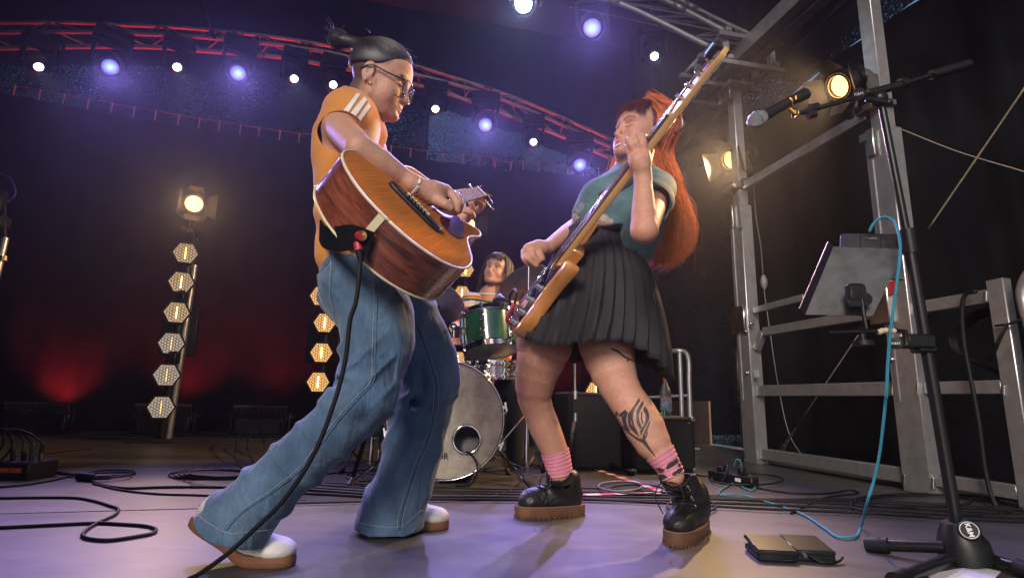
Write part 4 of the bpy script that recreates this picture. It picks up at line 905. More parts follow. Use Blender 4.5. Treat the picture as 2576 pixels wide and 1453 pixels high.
def solid_cols(o, v=1.):
    a = o.data.color_attributes.new('Col', 'FLOAT_COLOR', 'POINT'); a.data.foreach_set('color', np.full(len(o.data.vertices)*4, v)); return o
def noise3(p, s, seed=0):       # cheap smooth pseudo-noise for cloth folds
    g = np.random.default_rng(seed); r = np.zeros(len(p))
    for i in range(5):
        d = nrm(g.normal(size=3)); r += np.sin(p@d*s*(.6+.9*g.random())*6.28+g.random()*6.28+1.5*np.sin(p@nrm(g.normal(size=3))*s*3+g.random()*6))
    return r/5
# ---- shoes: shaped lying flat (x along the foot, z up), then bent and set down
def shoe_map(V, o, d, lift, xb, side=None, roll=0.):
    V = np.array(V, float); d = nrm([d[0], d[1], 0]); s = np.array([-d[1], d[0], 0]); up = np.array([0, 0, 1.])
    x, y, z = V.T.copy(); t = np.clip((xb-x)/.10, 0, 1); th = lift*t*t*(3-2*t)
    # bend round the ball of the foot
    L = xb-x; ang = np.where(L > 0, th, 0); xx = np.where(L > 0, xb-L*np.cos(ang)+z*np.sin(ang), x); zz = np.where(L > 0, L*np.sin(ang)+z*np.cos(ang), z)
    y2 = y*math.cos(roll)-zz*math.sin(roll); zz = zz*math.cos(roll)+y*math.sin(roll)
    return np.array(o)+xx[:, None]*d+y2[:, None]*s+zz[:, None]*up
def sole_outline(L, wt, wh, n=40):
    out = []
    for i in range(n):
        t = i/n*2*math.pi; c = math.cos(t); sn = math.sin(t); x = L/2-L/2*c; u = x/L
        w = wh+(wt-wh)*np.interp(u, [0, .35, .68, 1], [0, .15, 1, .85]); out.append((x, math.copysign(abs(sn)**.72, sn)*w))
    return out
def sole_mesh(L, wt, wh, layers):    # layers: (z, outward offset)
    o = np.array(sole_outline(L, wt, wh)); n = len(o); c = np.array([L/2, 0]); V = []; F = []
    for z, e in layers:
        d = o-c; d /= np.linalg.norm(d, axis=1)[:, None]; V += [(p[0], p[1], z) for p in o+d*e]
    m = len(layers)
    F = [(i*n+k, i*n+(k+1) % n, (i+1)*n+(k+1) % n, (i+1)*n+k) for i in range(m-1) for k in range(n)]
    V += [(L/2, 0, layers[0][0]), (L/2, 0, layers[-1][0])]
    # grid caps so that the bend stays smooth
    def cap(zi, base, flip):
        h = n//2
        for k in range(h-1):
            q = (base+k, base+k+1, base+(n-k-1) % n, base+(n-k) % n) if k > 0 else (base, base+1, base+n-1)
            F.append(q if flip else q[::-1])
        F.append((base+h-1, base+h, base+h+1))
    cap(layers[0][0], 0, True); cap(layers[-1][0], (m-1)*n, False)
    return V[:-2], F
# ================================================================== guitarist
pg = thing('person', 'guitarist in orange sleeveless top and wide blue jeans leaning over an acoustic guitar', 'person', (-.45, 1.68, 0), 'performers')
S_cam = np.array([0, -1., 0])
Fd = nrm([.955, .05, -.30]); Ud = nrm([.29, -.13, .95]); HA = head_axes(Fd, Ud)
earP = P('g1', 715, 466, 1.585); H1 = Head(earP-HA[1]*.078+HA[0]*.004+HA[2]*.010, Fd, Ud, 1.0)
B = SDF((-.92, 1.18, .72), (.02, 2.08, 1.70), .0034)
H1.build(B, jaw=1.0, smile=.8)
neckT = H1.w(-.022, 0, -.06); chestP = P('g1', 640, 905, 1.68)
B.chain([neckT, H1.w(-.02, 0, -.10), P('g1', 665, 740, 1.67), chestP], [.050, .049, .052, .07], .03)
B.chain([H1.w(.04, 0, -.088), P('g1', 735, 800, 1.665)], [.030, .034], .03)
for dy in (-.08, .08): B.chain([P('g1', 610, 900, 1.68+dy), P('g1', 560, 1120, 1.68+dy), P('g2', 520, 760, 1.68+dy*.8), P('g2', 540, 930, 1.68+dy)], [.08, .08, .07, .07], .04)
sh, el, wr = P('g1', 478, 885, 1.585), P('g1', 655, 1062, 1.345), P('h3', 300, 215, 1.415)
B.chain([P('g1', 560, 830, 1.64), sh, sh*.5+el*.5+[0, 0, .003], el, el*.6+wr*.4, el*.2+wr*.8, wr], [.05, .050, .043, .0385, .0365, .027, .0255], .02)
def hch(rows, k=.006): 
    p, r = circ('h3', rows); B.chain(p, r, k)
hch([(300, 215, 215, 1.405), (560, 340, 235, 1.42), (820, 430, 225, 1.44), (980, 440, 170, 1.46)], .015)
hch([(800, 320, 170, 1.43), (1050, 370, 150, 1.455)], .02); hch([(760, 520, 160, 1.425), (950, 620, 130, 1.43)], .02)
hch([(1030, 340, 125, 1.455), (1230, 480, 112, 1.45), (1345, 660, 105, 1.447), (1330, 830, 88, 1.45), (1290, 880, 70, 1.455)], .004)     # index
hch([(1110, 400, 120, 1.48), (1330, 520, 108, 1.485), (1400, 680, 98, 1.49), (1370, 830, 80, 1.50)], .004)
hch([(1130, 430, 115, 1.51), (1330, 560, 100, 1.52), (1400, 720, 90, 1.53)], .004)
hch([(880, 590, 140, 1.42), (1060, 680, 122, 1.415), (1170, 760, 108, 1.42), (1185, 860, 82, 1.43)], .006)    # thumb
# far arm and fretting hand
el2 = P('g2', 1150, 830, 1.96); wr2 = P('h3', 1470, 1010, 1.955)
B.chain([P('g1', 700, 880, 1.80), P('g2', 900, 560, 1.93), el2, el2*.5+wr2*.5, wr2], [.05, .043, .038, .033, .025], .02)
hch([(1470, 1000, 150, 1.955), (1560, 930, 150, 1.955), (1640, 880, 130, 1.96)], .012); hch([(1420, 900, 110, 1.965), (1560, 850, 110, 1.97)], .012)
hch([(1600, 960, 78, 1.94), (1690, 960, 74, 1.92), (1660, 880, 66, 1.905), (1500, 840, 58, 1.90)], .004)
hch([(1640, 900, 75, 1.95), (1700, 790, 68, 1.925), (1660, 680, 62, 1.91), (1600, 605, 52, 1.905)], .004)
hch([(1720, 880, 75, 1.965), (1870, 780, 70, 1.955), (1900, 680, 64, 1.94), (1800, 625, 60, 1.93), (1710, 610, 52, 1.925)], .004)
hch([(1760, 830, 75, 1.98), (1930, 700, 66, 1.985), (1950, 590, 60, 1.975), (1895, 510, 52, 1.965)], .004)
hch([(1480, 820, 90, 1.975), (1430, 600, 70, 2.0), (1420, 380, 55, 1.995)], .008)     # thumb over the neck
V, F = B.mesh(1); del B
col = np.tile(SKIN, (len(V), 1)).astype(float); H1.paint(V, col, brow=(.05, .03, .022))
L = H1.loc(V); f_, r_, u_ = L.T
inhead = (np.abs(r_) < .1) & (np.abs(f_) < .14) & (u_ > -.095) & (u_ < .15)
und = inhead*np.clip((-.006-f_)/.022, 0, 1)*np.clip((u_+.088+.25*np.clip(-f_-.02, 0, .1))/.03, 0, 1)*(np.abs(r_) < .0755+.004)
und = np.where((np.abs(r_) > .0745) & (f_ > -.03), und*.2, und)
temple = inhead*np.clip((u_-.028)/.02, 0, 1)*np.clip((.075-f_-.55*np.maximum(u_-.02, 0)*-1)/.03, 0, 1)*.8
m_ = np.clip(und*.86, 0, 1)[:, None]; col = col*(1-m_)+np.array([.030, .019, .017])*m_
m_ = np.clip(temple*np.clip((.062-f_)/.02, 0, 1), 0, .85)[:, None]; col = col*(1-m_)+np.array([.025, .016, .014])*m_
hand = np.clip((V[:, 1]-1.88)/.05, 0, 1)*(V[:, 2] < 1.3); col *= (1-.02*hand)[:, None]
for (k, x, y) in (('g1', 757, 689), ('g1', 922, 612), ('g1', 945, 1197), ('g1', 838, 632)):       # moles
    bv = None
col = mottle(V, col, 3)
gb = mesh_obj('body', V, F, M_skin, pg, smooth=True, cols=col); BV1 = bvh_of(V, F)
for (k, x, y, r) in (('g1', 757, 689, .0024), ('g1', 922, 612, .0012), ('g1', 945, 1197, .0013), ('g1', 838, 632, .001)):
    l, n = hit(BV1, k, x, y)
    if l is not None: part('mole', MB().ball(l, r, 8), mat('mole_brown', (.12, .05, .035), .5), gb, smooth=True)
# nails
for (k, x, y) in (('h3', 1640, 640), ('h3', 1900, 515)):
    l, n = hit(BV1, k, x, y)
# eye, almost hidden behind the glasses
H1.eye(pg, look=(1, 0, -.6), sides=(1,), open_=.0048)
# ---- hair: slicked back into a bun
M_h1 = hair_mat('dark_brown_hair', (.016, .010, .009), .5)
HD = SDF(H1.C-.2, H1.C+.2, .004)
HD.ell(H1.w(.004, 0, .047), np.array([.106, .0795, .094])*H1.sc, H1.A, 0)
HD.half(H1.w(.064, 0, .060), H1.A[0]*.62-H1.A[2]*.80, .01)       # hairline from brow to nape
HD.half(H1.w(-.03, 0, .020), H1.A[0]*.12-H1.A[2]*.99, .01)
bun = P('g1', 492, 212, 1.665)
HD.chain([H1.w(-.062, 0, .092), bun*.45+H1.w(-.07, 0, .10)*.55, bun], [.032, .022, .022], .018); HD.ell(bun, (.030, .029, .032), None, .008)
hv, hf = HD.mesh(1); hair = solid_cols(mesh_obj('hair', hv, hf, M_h1, pg, smooth=True))
HB = bvh_of(hv, hf)
pth = []
for i in range(1100):                 # combed strands from the hairline to the bun
    r0 = rng.uniform(-.074, .074); f0 = .100-.75*abs(r0)-.10*rng.random()**2; a = H1.w(f0, r0, .055+.06*rng.random()); b = H1.w(-.058, r0*.25, .095)
    row = []
    for t in np.linspace(0, 1, 10):
        p = a*(1-t)+b*t; d = Vector(p-H1.w(0, 0, .04)).normalized(); l, n, _, _ = HB.ray_cast(Vector(H1.w(0, 0, .04)), d)
        row.append(np.array(l)+np.array(n)*.0012 if l is not None else p)
    pth.append(row)
for i in range(170):                 # wound round the bun
    ax = nrm(rng.normal(size=3)); u0 = nrm(np.cross(ax, rng.normal(size=3))); v0 = np.cross(ax, u0); rr = .0325+.003*rng.random(); a0 = rng.random()*6
    pth.append([bun+(u0*math.cos(a0+t)+v0*math.sin(a0+t))*rr for t in np.linspace(0, 2.2, 10)])
for i in range(30):                  # flyaway ends
    d = nrm(np.array([-.55+rng.normal()*.5, rng.normal()*.4, .75+rng.normal()*.45])); L0 = .018+.040*rng.random()**2; c = nrm(rng.normal(size=3))*.022
    pth.append([bun+d*.026+d*L0*t+c*t*t for t in np.linspace(0, 1, 10)])
for i in range(26):
    p = H1.w(rng.uniform(-.05, .1), rng.uniform(-.05, .05), .135); d = nrm(H1.A[2]*.35+rng.normal(size=3)*.35-H1.A[0]*.9); pth.append([p-H1.A[2]*.010+d*.045*t+H1.A[2]*-.008*t*t for t in np.linspace(0, 1, 10)])
sv, sf_ = strands(np.array(pth), .0007); solid_cols(mesh_obj('hair_strand', sv, sf_, M_h1, hair, smooth=True, kind='stuff'))
# ---- glasses, ear rings, bracelet, ring
M_gfr = mat('glasses_frame', (.03, .025, .022), .25, .4); gl = thing('glasses', None, None, tuple(H1.C)); gl.parent = pg; gl.location = Vector(H1.C-OFF[pg.name]); del OFF[gl.name]; OFF[gl.name] = H1.C.copy()
for q in (-1, 1):
    c = H1.w(.118, q*.034, -.002); e1 = nrm(H1.A[1]-H1.A[0]*q*.16); e2 = nrm(H1.A[2]*.98+H1.A[0]*.12)
    ring = [c+e1*.028*math.copysign(abs(math.cos(t))**.7, math.cos(t))+e2*(.0235*math.copysign(abs(math.sin(t))**.75, math.sin(t))-.002) for t in np.linspace(0, 2*math.pi, 33)]
    part('rim', MB().tube(ring, .0022, 6), M_gfr, gl, smooth=True)
    mesh_obj('lens', ring[:-1], [tuple(range(32))], mat('lens_glass', (.55, .55, .6), .05, spec=.8, alpha=.2), gl)
    part('temple', MB().tube(spline([H1.w(.112, q*.064, .010), H1.w(.06, q*.079, .010), H1.w(.0, q*.087, .014), H1.w(-.028, q*.083, -.006)], 16), .0022, 6), M_gfr, gl, smooth=True)
part('bridge', MB().tube(spline([H1.w(.119, -.008, .006), H1.w(.123, 0, .010), H1.w(.119, .008, .006)], 8), .0018, 6), M_gfr, gl, smooth=True)
lm = MATS['lens_glass']; lm.node_tree.nodes['Principled BSDF'].inputs['Alpha'].default_value = .18
M_gold = mat('gold', (.85, .55, .2), .2, 1.)
for i, (x, y) in enumerate(((705, 520), (712, 535), (722, 548), (734, 556), (744, 552))): 
    l, n = hit(BV1, 'g1', x, y); l = P('g1', x, y, 1.578) if l is None or l[1] > 1.62 else l
    part('ear_ring', MB().ball(l+np.array([0, -.003, 0]), .0026, 8), M_gold, pg, smooth=True)
bc = wr+nrm(P('h3', 560, 340, 1.42)-wr)*.004; ba = nrm(P('h3', 560, 340, 1.42)-el); bx, by, _ = frame(ba); 
part('bracelet_cord', MB().torus(bc, ba, .0275, .0008, 32, 5), M_rubber, pg, smooth=True)
letters = 'HCS'
bd = [(478, 65), (458, 130), (448, 175), (405, 290), (365, 345), (328, 385), (290, 418)]
for i, (x, y) in enumerate(bd):
    l, n = hit(BV1, 'h3', x, y)
    if l is None: continue
    n = nrm(n); e1 = nrm(np.cross(n, ba)); 
    bead = apart('bead', MB().lathe(l-n*.0005, n, [(0, 0), (.0036, .0), (.0042, .0012), (.0042, .0026), (.0034, .0036), (0, .0036)], 14), mat('bead_pink', (.75, .35, .4), .3) if i == 6 else mat('bead_white', (.8, .78, .78), .3), pg)
    if 3 <= i <= 5:
        vd = nrm(CAM-l); rt = nrm(np.cross(UPV, n)); rt = nrm(RGT-n*np.dot(RGT, n)); uu = np.cross(n, rt); text_mesh('letter', letters[i-3], .0062, M_bplas, bead, l+n*.0033, rt, uu, extrude=.0002)
# ---- sleeveless top
def cloth_mat(name, col, scale, axis, depth, var=.1):
    m = mat(name, col, .85, var=var, vscale=6); t = m.node_tree; b = t.nodes['Principled BSDF']; L = t.links.new
    tc = t.nodes['Texture Coordinate']; mp = t.nodes.new('ShaderNodeMapping'); mp.inputs['Rotation'].default_value = axis; L(tc.outputs['Object'], mp.inputs[0])
    w = t.nodes.new('ShaderNodeTexWave'); w.inputs['Scale'].default_value = scale; w.inputs['Distortion'].default_value = .4; w.bands_direction = 'X'; L(mp.outputs[0], w.inputs[0])
    bp = t.nodes.new('ShaderNodeBump'); bp.inputs['Strength'].default_value = depth; bp.inputs['Distance'].default_value = .004; L(w.outputs['Fac'], bp.inputs['Height']); L(bp.outputs[0], b.inputs['Normal'])
    b.inputs['Sheen Weight'].default_value = .25; return m
M_corduroy = cloth_mat('orange_corduroy', (.66, .25, .035), 120, (0, R(62), 0), .45)
T = SDF((-.86, 1.40, .66), (-.18, 2.0, 1.42), .0042)
for dy in (-.075, .085): T.chain([P('g1', 585, 830, 1.69+dy), P('g1', 530, 985, 1.69+dy), P('g1', 530, 1120, 1.68+dy), P('g2', 565, 720, 1.68+dy), P('g2', 570, 900, 1.68+dy)], [.088, .094, .094, .090, .092], .05)
T.chain([P('g1', 560, 745, 1.63), P('g1', 600, 720, 1.70), P('g1', 640, 760, 1.78)], [.05, .062, .052], .05)      # shoulders
T.chain([P('g1', 600, 745, 1.61), P('g1', 640, 790, 1.575), P('g1', 640, 830, 1.555)], [.045, .046, .045], .035)       # cap over the near shoulder
T.chain([P('g1', 520, 760, 1.62), P('g1', 570, 800, 1.575)], [.045, .045], .03)
T.chain([P('g1', 690, 850, 1.72), P('g1', 720, 940, 1.70)], [.06, .062], .04)
T.chain([P('g2', 440, 640, 1.68), P('g2', 450, 850, 1.68)], [.042, .040], .04)                                            # loose back hem
def arm_hole(D, extra=.007): D.chain([sh+[-.01, .02, -.01], sh*.5+el*.5, el], [.052+extra, .046+extra, .042+extra], .004, 'sub')
arm_hole(T)
T.chain([neckT, P('g1', 672, 735, 1.67)], [.054, .058], .006, 'sub')
def folds(p):
    e = p-P('g1', 520, 1050, 1.6); a = nrm([.45, 0, .9])
    return .0055*np.sin((p[:, 0]*.8+p[:, 2]*.45+.05*np.sin(p[:, 2]*20))*62)*np.clip((1.22-p[:, 2])/.12, 0, 1)*np.clip((1.63-p[:, 1])/.1, 0, 1)+.0025*noise3(p, 5, 5)
T.warp(folds)
V, F = T.mesh(2); top = mesh_obj('sleeveless_top', V, F, M_corduroy, pg, smooth=True); TB = bvh_of(V, F); del T
M_stripe = mat('white_stripe', (.72, .68, .66), .8, var=.08, vscale=60)
for a in ([(635, 628), (662, 636), (570, 778), (530, 765)], [(688, 655), (712, 680), (622, 812), (590, 780)], [(722, 702), (742, 730), (660, 845), (640, 822)]):
    patch('stripe', TB, 'g1', a, M_stripe, top, off=.0022, step=14)
hem = on_skin(TB, 'g1', [(372, 890), (385, 830), (430, 785), (530, 768), (600, 795), (650, 835)], 40, .001)
if len(hem) > 4: part('armhole_binding', MB().tube(hem, .0035, 6), mat('brown_binding', (.20, .07, .03), .8), top, smooth=True)
# ---- jeans
def denim(name):
    m = mat(name, (.036, .084, .16), .85, var=.0, vscale=3.6, col2=(.115, .19, .295)); t = m.node_tree; b = t.nodes['Principled BSDF']; L = t.links.new; tc = t.nodes['Texture Coordinate']
    base = b.inputs['Base Color'].links[0].from_socket
    for sc, st, lo, hi, p0, p1 in ((420, (1, 1, .10), .82, 1.16, .35, .65), (900, (1, 1, 1), .86, 1.14, .4, .6), (16, (1, 1, .5), .80, 1.18, .35, .7)):
        mp = t.nodes.new('ShaderNodeMapping'); mp.inputs['Scale'].default_value = st; mp.inputs['Rotation'].default_value = (0, R(18), 0); L(tc.outputs['Object'], mp.inputs[0])
        n = t.nodes.new('ShaderNodeTexNoise'); n.inputs['Scale'].default_value = sc; n.inputs['Detail'].default_value = 5; L(mp.outputs[0], n.inputs[0])
        r = t.nodes.new('ShaderNodeValToRGB'); r.color_ramp.elements[0].position = p0; r.color_ramp.elements[1].position = p1; r.color_ramp.elements[0].color = (lo, lo, lo, 1); r.color_ramp.elements[1].color = (hi, hi, hi, 1); L(n.outputs[0], r.inputs[0])
        mx = t.nodes.new('ShaderNodeMix'); mx.data_type = 'RGBA'; mx.blend_type = 'MULTIPLY'; mx.inputs['Factor'].default_value = 1; L(base, mx.inputs['A']); L(r.outputs[0], mx.inputs['B']); base = mx.outputs['Result']
    L(base, b.inputs['Base Color']); b.inputs['Sheen Weight'].default_value = .2
    mp = t.nodes.new('ShaderNodeMapping'); mp.inputs['Scale'].default_value = (1.6, 1, .55); mp.inputs['Rotation'].default_value = (0, R(35), 0); L(tc.outputs['Object'], mp.inputs[0])
    n = t.nodes.new('ShaderNodeTexNoise'); n.inputs['Scale'].default_value = 11; n.inputs['Detail'].default_value = 4; n.inputs['Roughness'].default_value = .5; n.inputs['Distortion'].default_value = .8; L(mp.outputs[0], n.inputs[0])
    bp = t.nodes.new('ShaderNodeBump'); bp.inputs['Strength'].default_value = .55; bp.inputs['Distance'].default_value = .03; L(n.outputs[0], bp.inputs['Height']); L(bp.outputs[0], b.inputs['Normal'])
    return m
M_denim = denim('blue_denim'); M_thread = mat('jeans_thread', (.40, .42, .46), .8); M_seam = mat('jeans_seam', (.055, .11, .19), .85, var=.4, vscale=150)
J = SDF((-.86, 1.28, .0), (-.08, 2.14, .98), .0044)
seat, rs = circ('g3', [(765, 60, 122, 1.68), (790, 180, 155, 1.68), (880, 290, 150, 1.68)]); J.chain(seat, rs, .03)
J.chain(*circ('g3', [(775, 40, 125, 1.60), (800, 160, 165, 1.59), (890, 280, 168, 1.57), (900, 400, 163, 1.54), (872, 520, 150, 1.515), (845, 640, 140, 1.50)]), k=.03)
J.chain(*circ('g3', [(845, 640, 140, 1.50), (730, 770, 133, 1.50), (600, 890, 131, 1.505), (480, 1000, 134, 1.51), (380, 1090, 140, 1.515), (290, 1180, 155, 1.52), (235, 1262, 172, 1.525)]), k=.02)
J.chain(*circ('g3', [(830, 60, 120, 1.76), (900, 180, 150, 1.78), (1010, 270, 140, 1.82)]), k=.04)
J.chain(*circ('g3', [(1010, 270, 138, 1.82), (1085, 370, 122, 1.84), (1125, 480, 128, 1.86), (1135, 590, 134, 1.875), (1105, 690, 136, 1.89), (1075, 800, 130, 1.90), (1045, 920, 127, 1.91), (1010, 1040, 132, 1.92), (975, 1130, 144, 1.925), (952, 1230, 156, 1.93)]), k=.025)
ax1 = nrm(P('g3', 235, 1262, 1.525)-P('g3', 480, 1000, 1.51)); pt1 = P('g3', 262, 1246, 1.523)
ax1 = nrm([-.36, .02, -.93]); pt1 = P('g3', 250, 1258, 1.523)
J.half(pt1, ax1, .004, pt1-[.4, .4, .3], np.array([pt1[0]+.28, 1.72, .32]))
J.chain(*circ('g3', [(330, 1150, 95, 1.518), (255, 1250, 134, 1.525), (200, 1330, 142, 1.53)]), k=.004, op='sub')
pt2 = P('g3', 955, 1232, 1.93); J.half(pt2, nrm(np.array([-.03, .05, -1.])), .004, pt2-[.22, .22, .1], pt2+[.22, .22, .15])
J.chain(*circ('g3', [(990, 1120, 90, 1.925), (957, 1225, 122, 1.93), (945, 1290, 126, 1.93)]), k=.004, op='sub')
J.half(P('g2', 430, 815, 1.6), nrm([-.30, 0, .95]), .003, P('g2', 430, 815, 1.68)-[.3, .4, .1], P('g2', 430, 815, 1.68)+[.3, .4, .2])
def crease(k, rows, dp=1.0, kk=.02, op='sub'):
    p, r = circ(k, rows); J.chain(p, r*dp, kk, op)
crease('g3', [(670, 575, 34, 1.50), (725, 600, 26, 1.44), (790, 615, 20, 1.40), (850, 612, 10, 1.385)], 1, .016)                # behind the near knee
crease('g3', [(1010, 665, 24, 1.88), (1050, 685, 22, 1.82), (1085, 650, 16, 1.785), (1095, 560, 10, 1.775)], 1, .018)             # behind the far knee
crease('g3', [(955, 725, 30, 1.87), (1010, 705, 26, 1.82)], 1, .03, 'add')
crease('g3', [(715, 668, 62, 1.47), (790, 680, 50, 1.43)], 1, .03, 'add')
def jfold(p):
    q = p-np.array([-.45, 1.5, .4]); r = np.zeros(len(p))
    # long drag lines down the legs, stronger by the hems and knees
    rg = lambda v: (1-np.abs(np.sin(v)))**2-.4
    nr = np.clip((1.74-p[:, 1])/.04, 0, 1); fr_ = 1-nr
    r -= .013*rg((p[:, 0]*.62+p[:, 2]*.78)*34+1.6*np.sin(p[:, 2]*8+p[:, 1]*6))*np.clip((.50-p[:, 2])/.25, .12, 1)*nr
    r -= .011*rg((p[:, 0]*1.0-p[:, 2]*.10)*30+1.8*np.sin(p[:, 2]*10))*fr_*np.clip((.66-p[:, 2])/.25, .15, 1)
    r -= .012*rg((p[:, 2]*1.0-p[:, 0]*.9)*40+np.sin(p[:, 1]*20))*np.exp(-((p[:, 2]-.50)/.07)**2)*(p[:, 0] < -.30)*nr
    r -= .011*rg((p[:, 2]*1.0-p[:, 0]*.5)*42)*np.exp(-((p[:, 2]-.42)/.06)**2)*fr_
    r -= .009*rg((p[:, 2]*.8+p[:, 0]*.9)*38+2*np.sin(p[:, 1]*9))*np.exp(-((p[:, 2]-.76)/.08)**2)
    r *= np.clip((p[:, 2]-.05)/.10, .35, 1)
    r += .0036*noise3(p, 4.2, 8)+.0016*noise3(p, 10, 9)
    r += .003*np.sin((p[:, 2]*1.0+p[:, 0]*.55)*120)*np.exp(-((p[:, 2]-.52)/.06)**2)*(p[:, 0] < -.33)
    return r
J.warp(jfold, .03)
V, F = J.mesh(2); jeans = mesh_obj('jeans', V, F, M_denim, pg, smooth=True); JB = bvh_of(V, F); del J
def seam(pts, k='g3', r=.0022, m=None, n=70, nm='seam', off=.0005):
    p = on_skin(JB, k, pts, n, off)
    if len(p) > 3: part(nm, MB().tube(p, r, 5), m or M_seam, jeans, smooth=True)
def stitch(pts, k='g3', n=70, dash=True):
    p = on_skin(JB, k, pts, n, .0016)
    if len(p) < 4: return
    b = MB()
    for i in range(0, len(p)-1): 
        if np.linalg.norm(p[i+1]-p[i]) < .03: b.cyl(p[i], p[i]*.25+p[i+1]*.75, .0008, n=4)
    part('stitching', b, M_thread, jeans)['kind'] = 'stuff'
s1 = [(893, 150), (898, 250), (893, 350), (888, 470), (882, 580), (820, 650), (740, 740), (640, 870), (560, 970), (420, 1080), (290, 1170), (228, 1240)]
seam(s1, n=110, r=.0020); stitch([(x-14, y-3) for x, y in s1], n=130)
s2 = [(1072, 330), (1110, 430), (1140, 520), (1160, 600), (1155, 700), (1120, 840), (1070, 960), (1030, 1080), (1003, 1170), (995, 1235)]
seam(s2, n=100, r=.0032); stitch([(x-10, y) for x, y in s2], n=150); stitch([(x+10, y) for x, y in s2], n=150)
stitch([(92, 1165), (160, 1215), (235, 1252), (330, 1248), (440, 1235)], n=70); stitch([(808, 1205), (900, 1222), (1000, 1222), (1095, 1150)], n=60)
stitch([(640, 130), (690, 60), (693, 40)], n=30); stitch([(645, 135), (690, 100), (695, 45)], n=30); stitch([(693, 45), (690, 120), (688, 200), (705, 275)], n=40); seam([(697, 45), (694, 120), (692, 200), (708, 278)], r=.0018, n=30, nm='pocket_edge')
stitch([(372, 905), (420, 870), (500, 850)], 'g2', 40); stitch([(366, 930), (420, 893), (510, 868)], 'g2', 40)
seam([(340, 1050), (400, 990), (440, 940)], 'g2', .002, n=24, nm='pocket_edge'); stitch([(340, 1070), (400, 1008), (436, 965)], 'g2', 30)
# ---- sneakers
M_leather = mat('white_leather', (.62, .59, .55), .55, var=.12, vscale=22, bump=.25, bscale=70); M_gum = mat('gum_rubber', (.19, .075, .035), .6, var=.15, vscale=20)
def make_sneaker(o, d, lift):
    D = SDF((-.02, -.07, 0), (.31, .07, .17), .0034)
    D.chain([(.043, 0, .062), (.11, 0, .060), (.18, 0, .050), (.245, .0, .042)], [.036, .037, .037, .030], .02)
    D.ell((.235, 0, .040), (.050, .046, .028), None, .02); D.ell((.13, 0, .045), (.12, .043, .034), None, .02); D.chain([(.05, 0, .07), (.048, 0, .085)], [.036, .034], .015); D.chain([(.08, 0, .09), (.15, 0, .078)], [.028, .022], .02)
    D.chain([(.06, 0, .105), (.055, 0, .17)], [.028, .036], .004, 'sub'); D.half((0, 0, .026), (0, 0, -1), 0)
    D.warp(lambda p: -.0026*np.exp(-((p[:, 0]-.205-.2*np.abs(p[:, 1]))/.004)**2)-.0024*np.exp(-((p[:, 2]-.055-.25*(p[:, 0]-.1))/.0035)**2)-.002*np.exp(-((p[:, 0]-.075-.3*(p[:, 2]-.05))/.003)**2)-.0022*np.exp(-((np.hypot(p[:, 0]-.235, p[:, 1])-.033)/.003)**2)*(p[:, 2] > .05)*(p[:, 0] > .06)*(p[:, 0] < .2)+.0012*noise3(p, 14, 2), .02)
    V, F = D.mesh(1); V = V*[1.13, 1.0, .93]-[.032, 0, 0] if lift else V*[1.05, 1, .92]-[.012, 0, 0]; u = mesh_obj('shoe', shoe_map(V, o, d, lift, .20), F, M_leather, pg, smooth=True)
    sv, sf2 = sole_mesh(.29, .052, .040, [(0, -.004), (.003, 0), (.018, .001), (.032, -.001), (.034, -.006)]); s = mesh_obj('sole', shoe_map(np.array(sv)*([1.13, 1.0, .9] if lift else [1.05, 1, .9])-([.036, 0, 0] if lift else [.016, 0, 0]), o, d, lift, .20), sf2, M_gum, u); fix_normals(s); autosmooth(s, 50)
    b = MB()
    for i in range(4): b.tube(shoe_map(spline([(.10+.022*i, -.026, .083-.006*i), (.105+.022*i, 0, .099-.008*i), (.10+.022*i, .026, .083-.006*i)], 8), o, d, lift, .20), .0026, 6)
    part('laces', b, M_leather, u, smooth=True)['kind'] = 'stuff'; return u
toe = PF('g3', 520, 1400); dn = nrm([1, -.17, 0]); make_sneaker(toe-dn*.287, dn, R(21))
toe2 = PF('g3', 1205, 1250); d2_ = nrm([1, -.05, 0]); make_sneaker(toe2-d2_*.287+np.array([0, .05, 0]), d2_, 0.)
# ================================================================== acoustic guitar
def chaikin(p, it=2, keep=()):
    p = [np.array(q, float) for q in p]; sharp = [i in keep for i in range(len(p))]
    for _ in range(it):
        o = []; s = []
        n = len(p)
        for i in range(n):
            a, b = p[i], p[(i+1) % n]
            if sharp[i]: o.append(a); s.append(True)
            else: o.append(a*.75+b*.25) if False else o.append(.75*a+.25*b); s.append(False) if not sharp[i] else None
            if not sharp[(i+1) % n]: o.append(.25*a+.75*b); s.append(False)
        p, sharp = o, s
    return np.array(p)
def wood(name, dark, light, scale, stretch, rough=.3, coat=.6, contrast=(.35, .65), dist=0., spec=.5):
    m = mat(name, light, rough, coat=coat, spec=spec); t = m.node_tree; b = t.nodes['Principled BSDF']; L = t.links.new; tc = t.nodes['Texture Coordinate']
    mp = t.nodes.new('ShaderNodeMapping'); mp.inputs['Scale'].default_value = stretch; L(tc.outputs['Object'], mp.inputs[0])
    n = t.nodes.new('ShaderNodeTexNoise'); n.inputs['Scale'].default_value = scale; n.inputs['Detail'].default_value = 6; n.inputs['Distortion'].default_value = dist; L(mp.outputs[0], n.inputs[0])
    r = t.nodes.new('ShaderNodeValToRGB'); r.color_ramp.elements[0].position = contrast[0]; r.color_ramp.elements[1].position = contrast[1]; r.color_ramp.elements[0].color = (*dark, 1); r.color_ramp.elements[1].color = (*light, 1)
    L(n.outputs[0], r.inputs[0]); L(r.outputs[0], b.inputs['Base Color']); return m
gA = nrm([.2, .95, .22]); gW = np.array([.707, .015, -.707]); gW = nrm(gW-gA*np.dot(gA, gW)); gN = np.cross(gW, gA)
gA, gW, gN = CD(*gA), CD(*gW), CD(*gN)
_b = ray('g2', 1110, 568); gB = CAM+_b*1.42-gW*.012
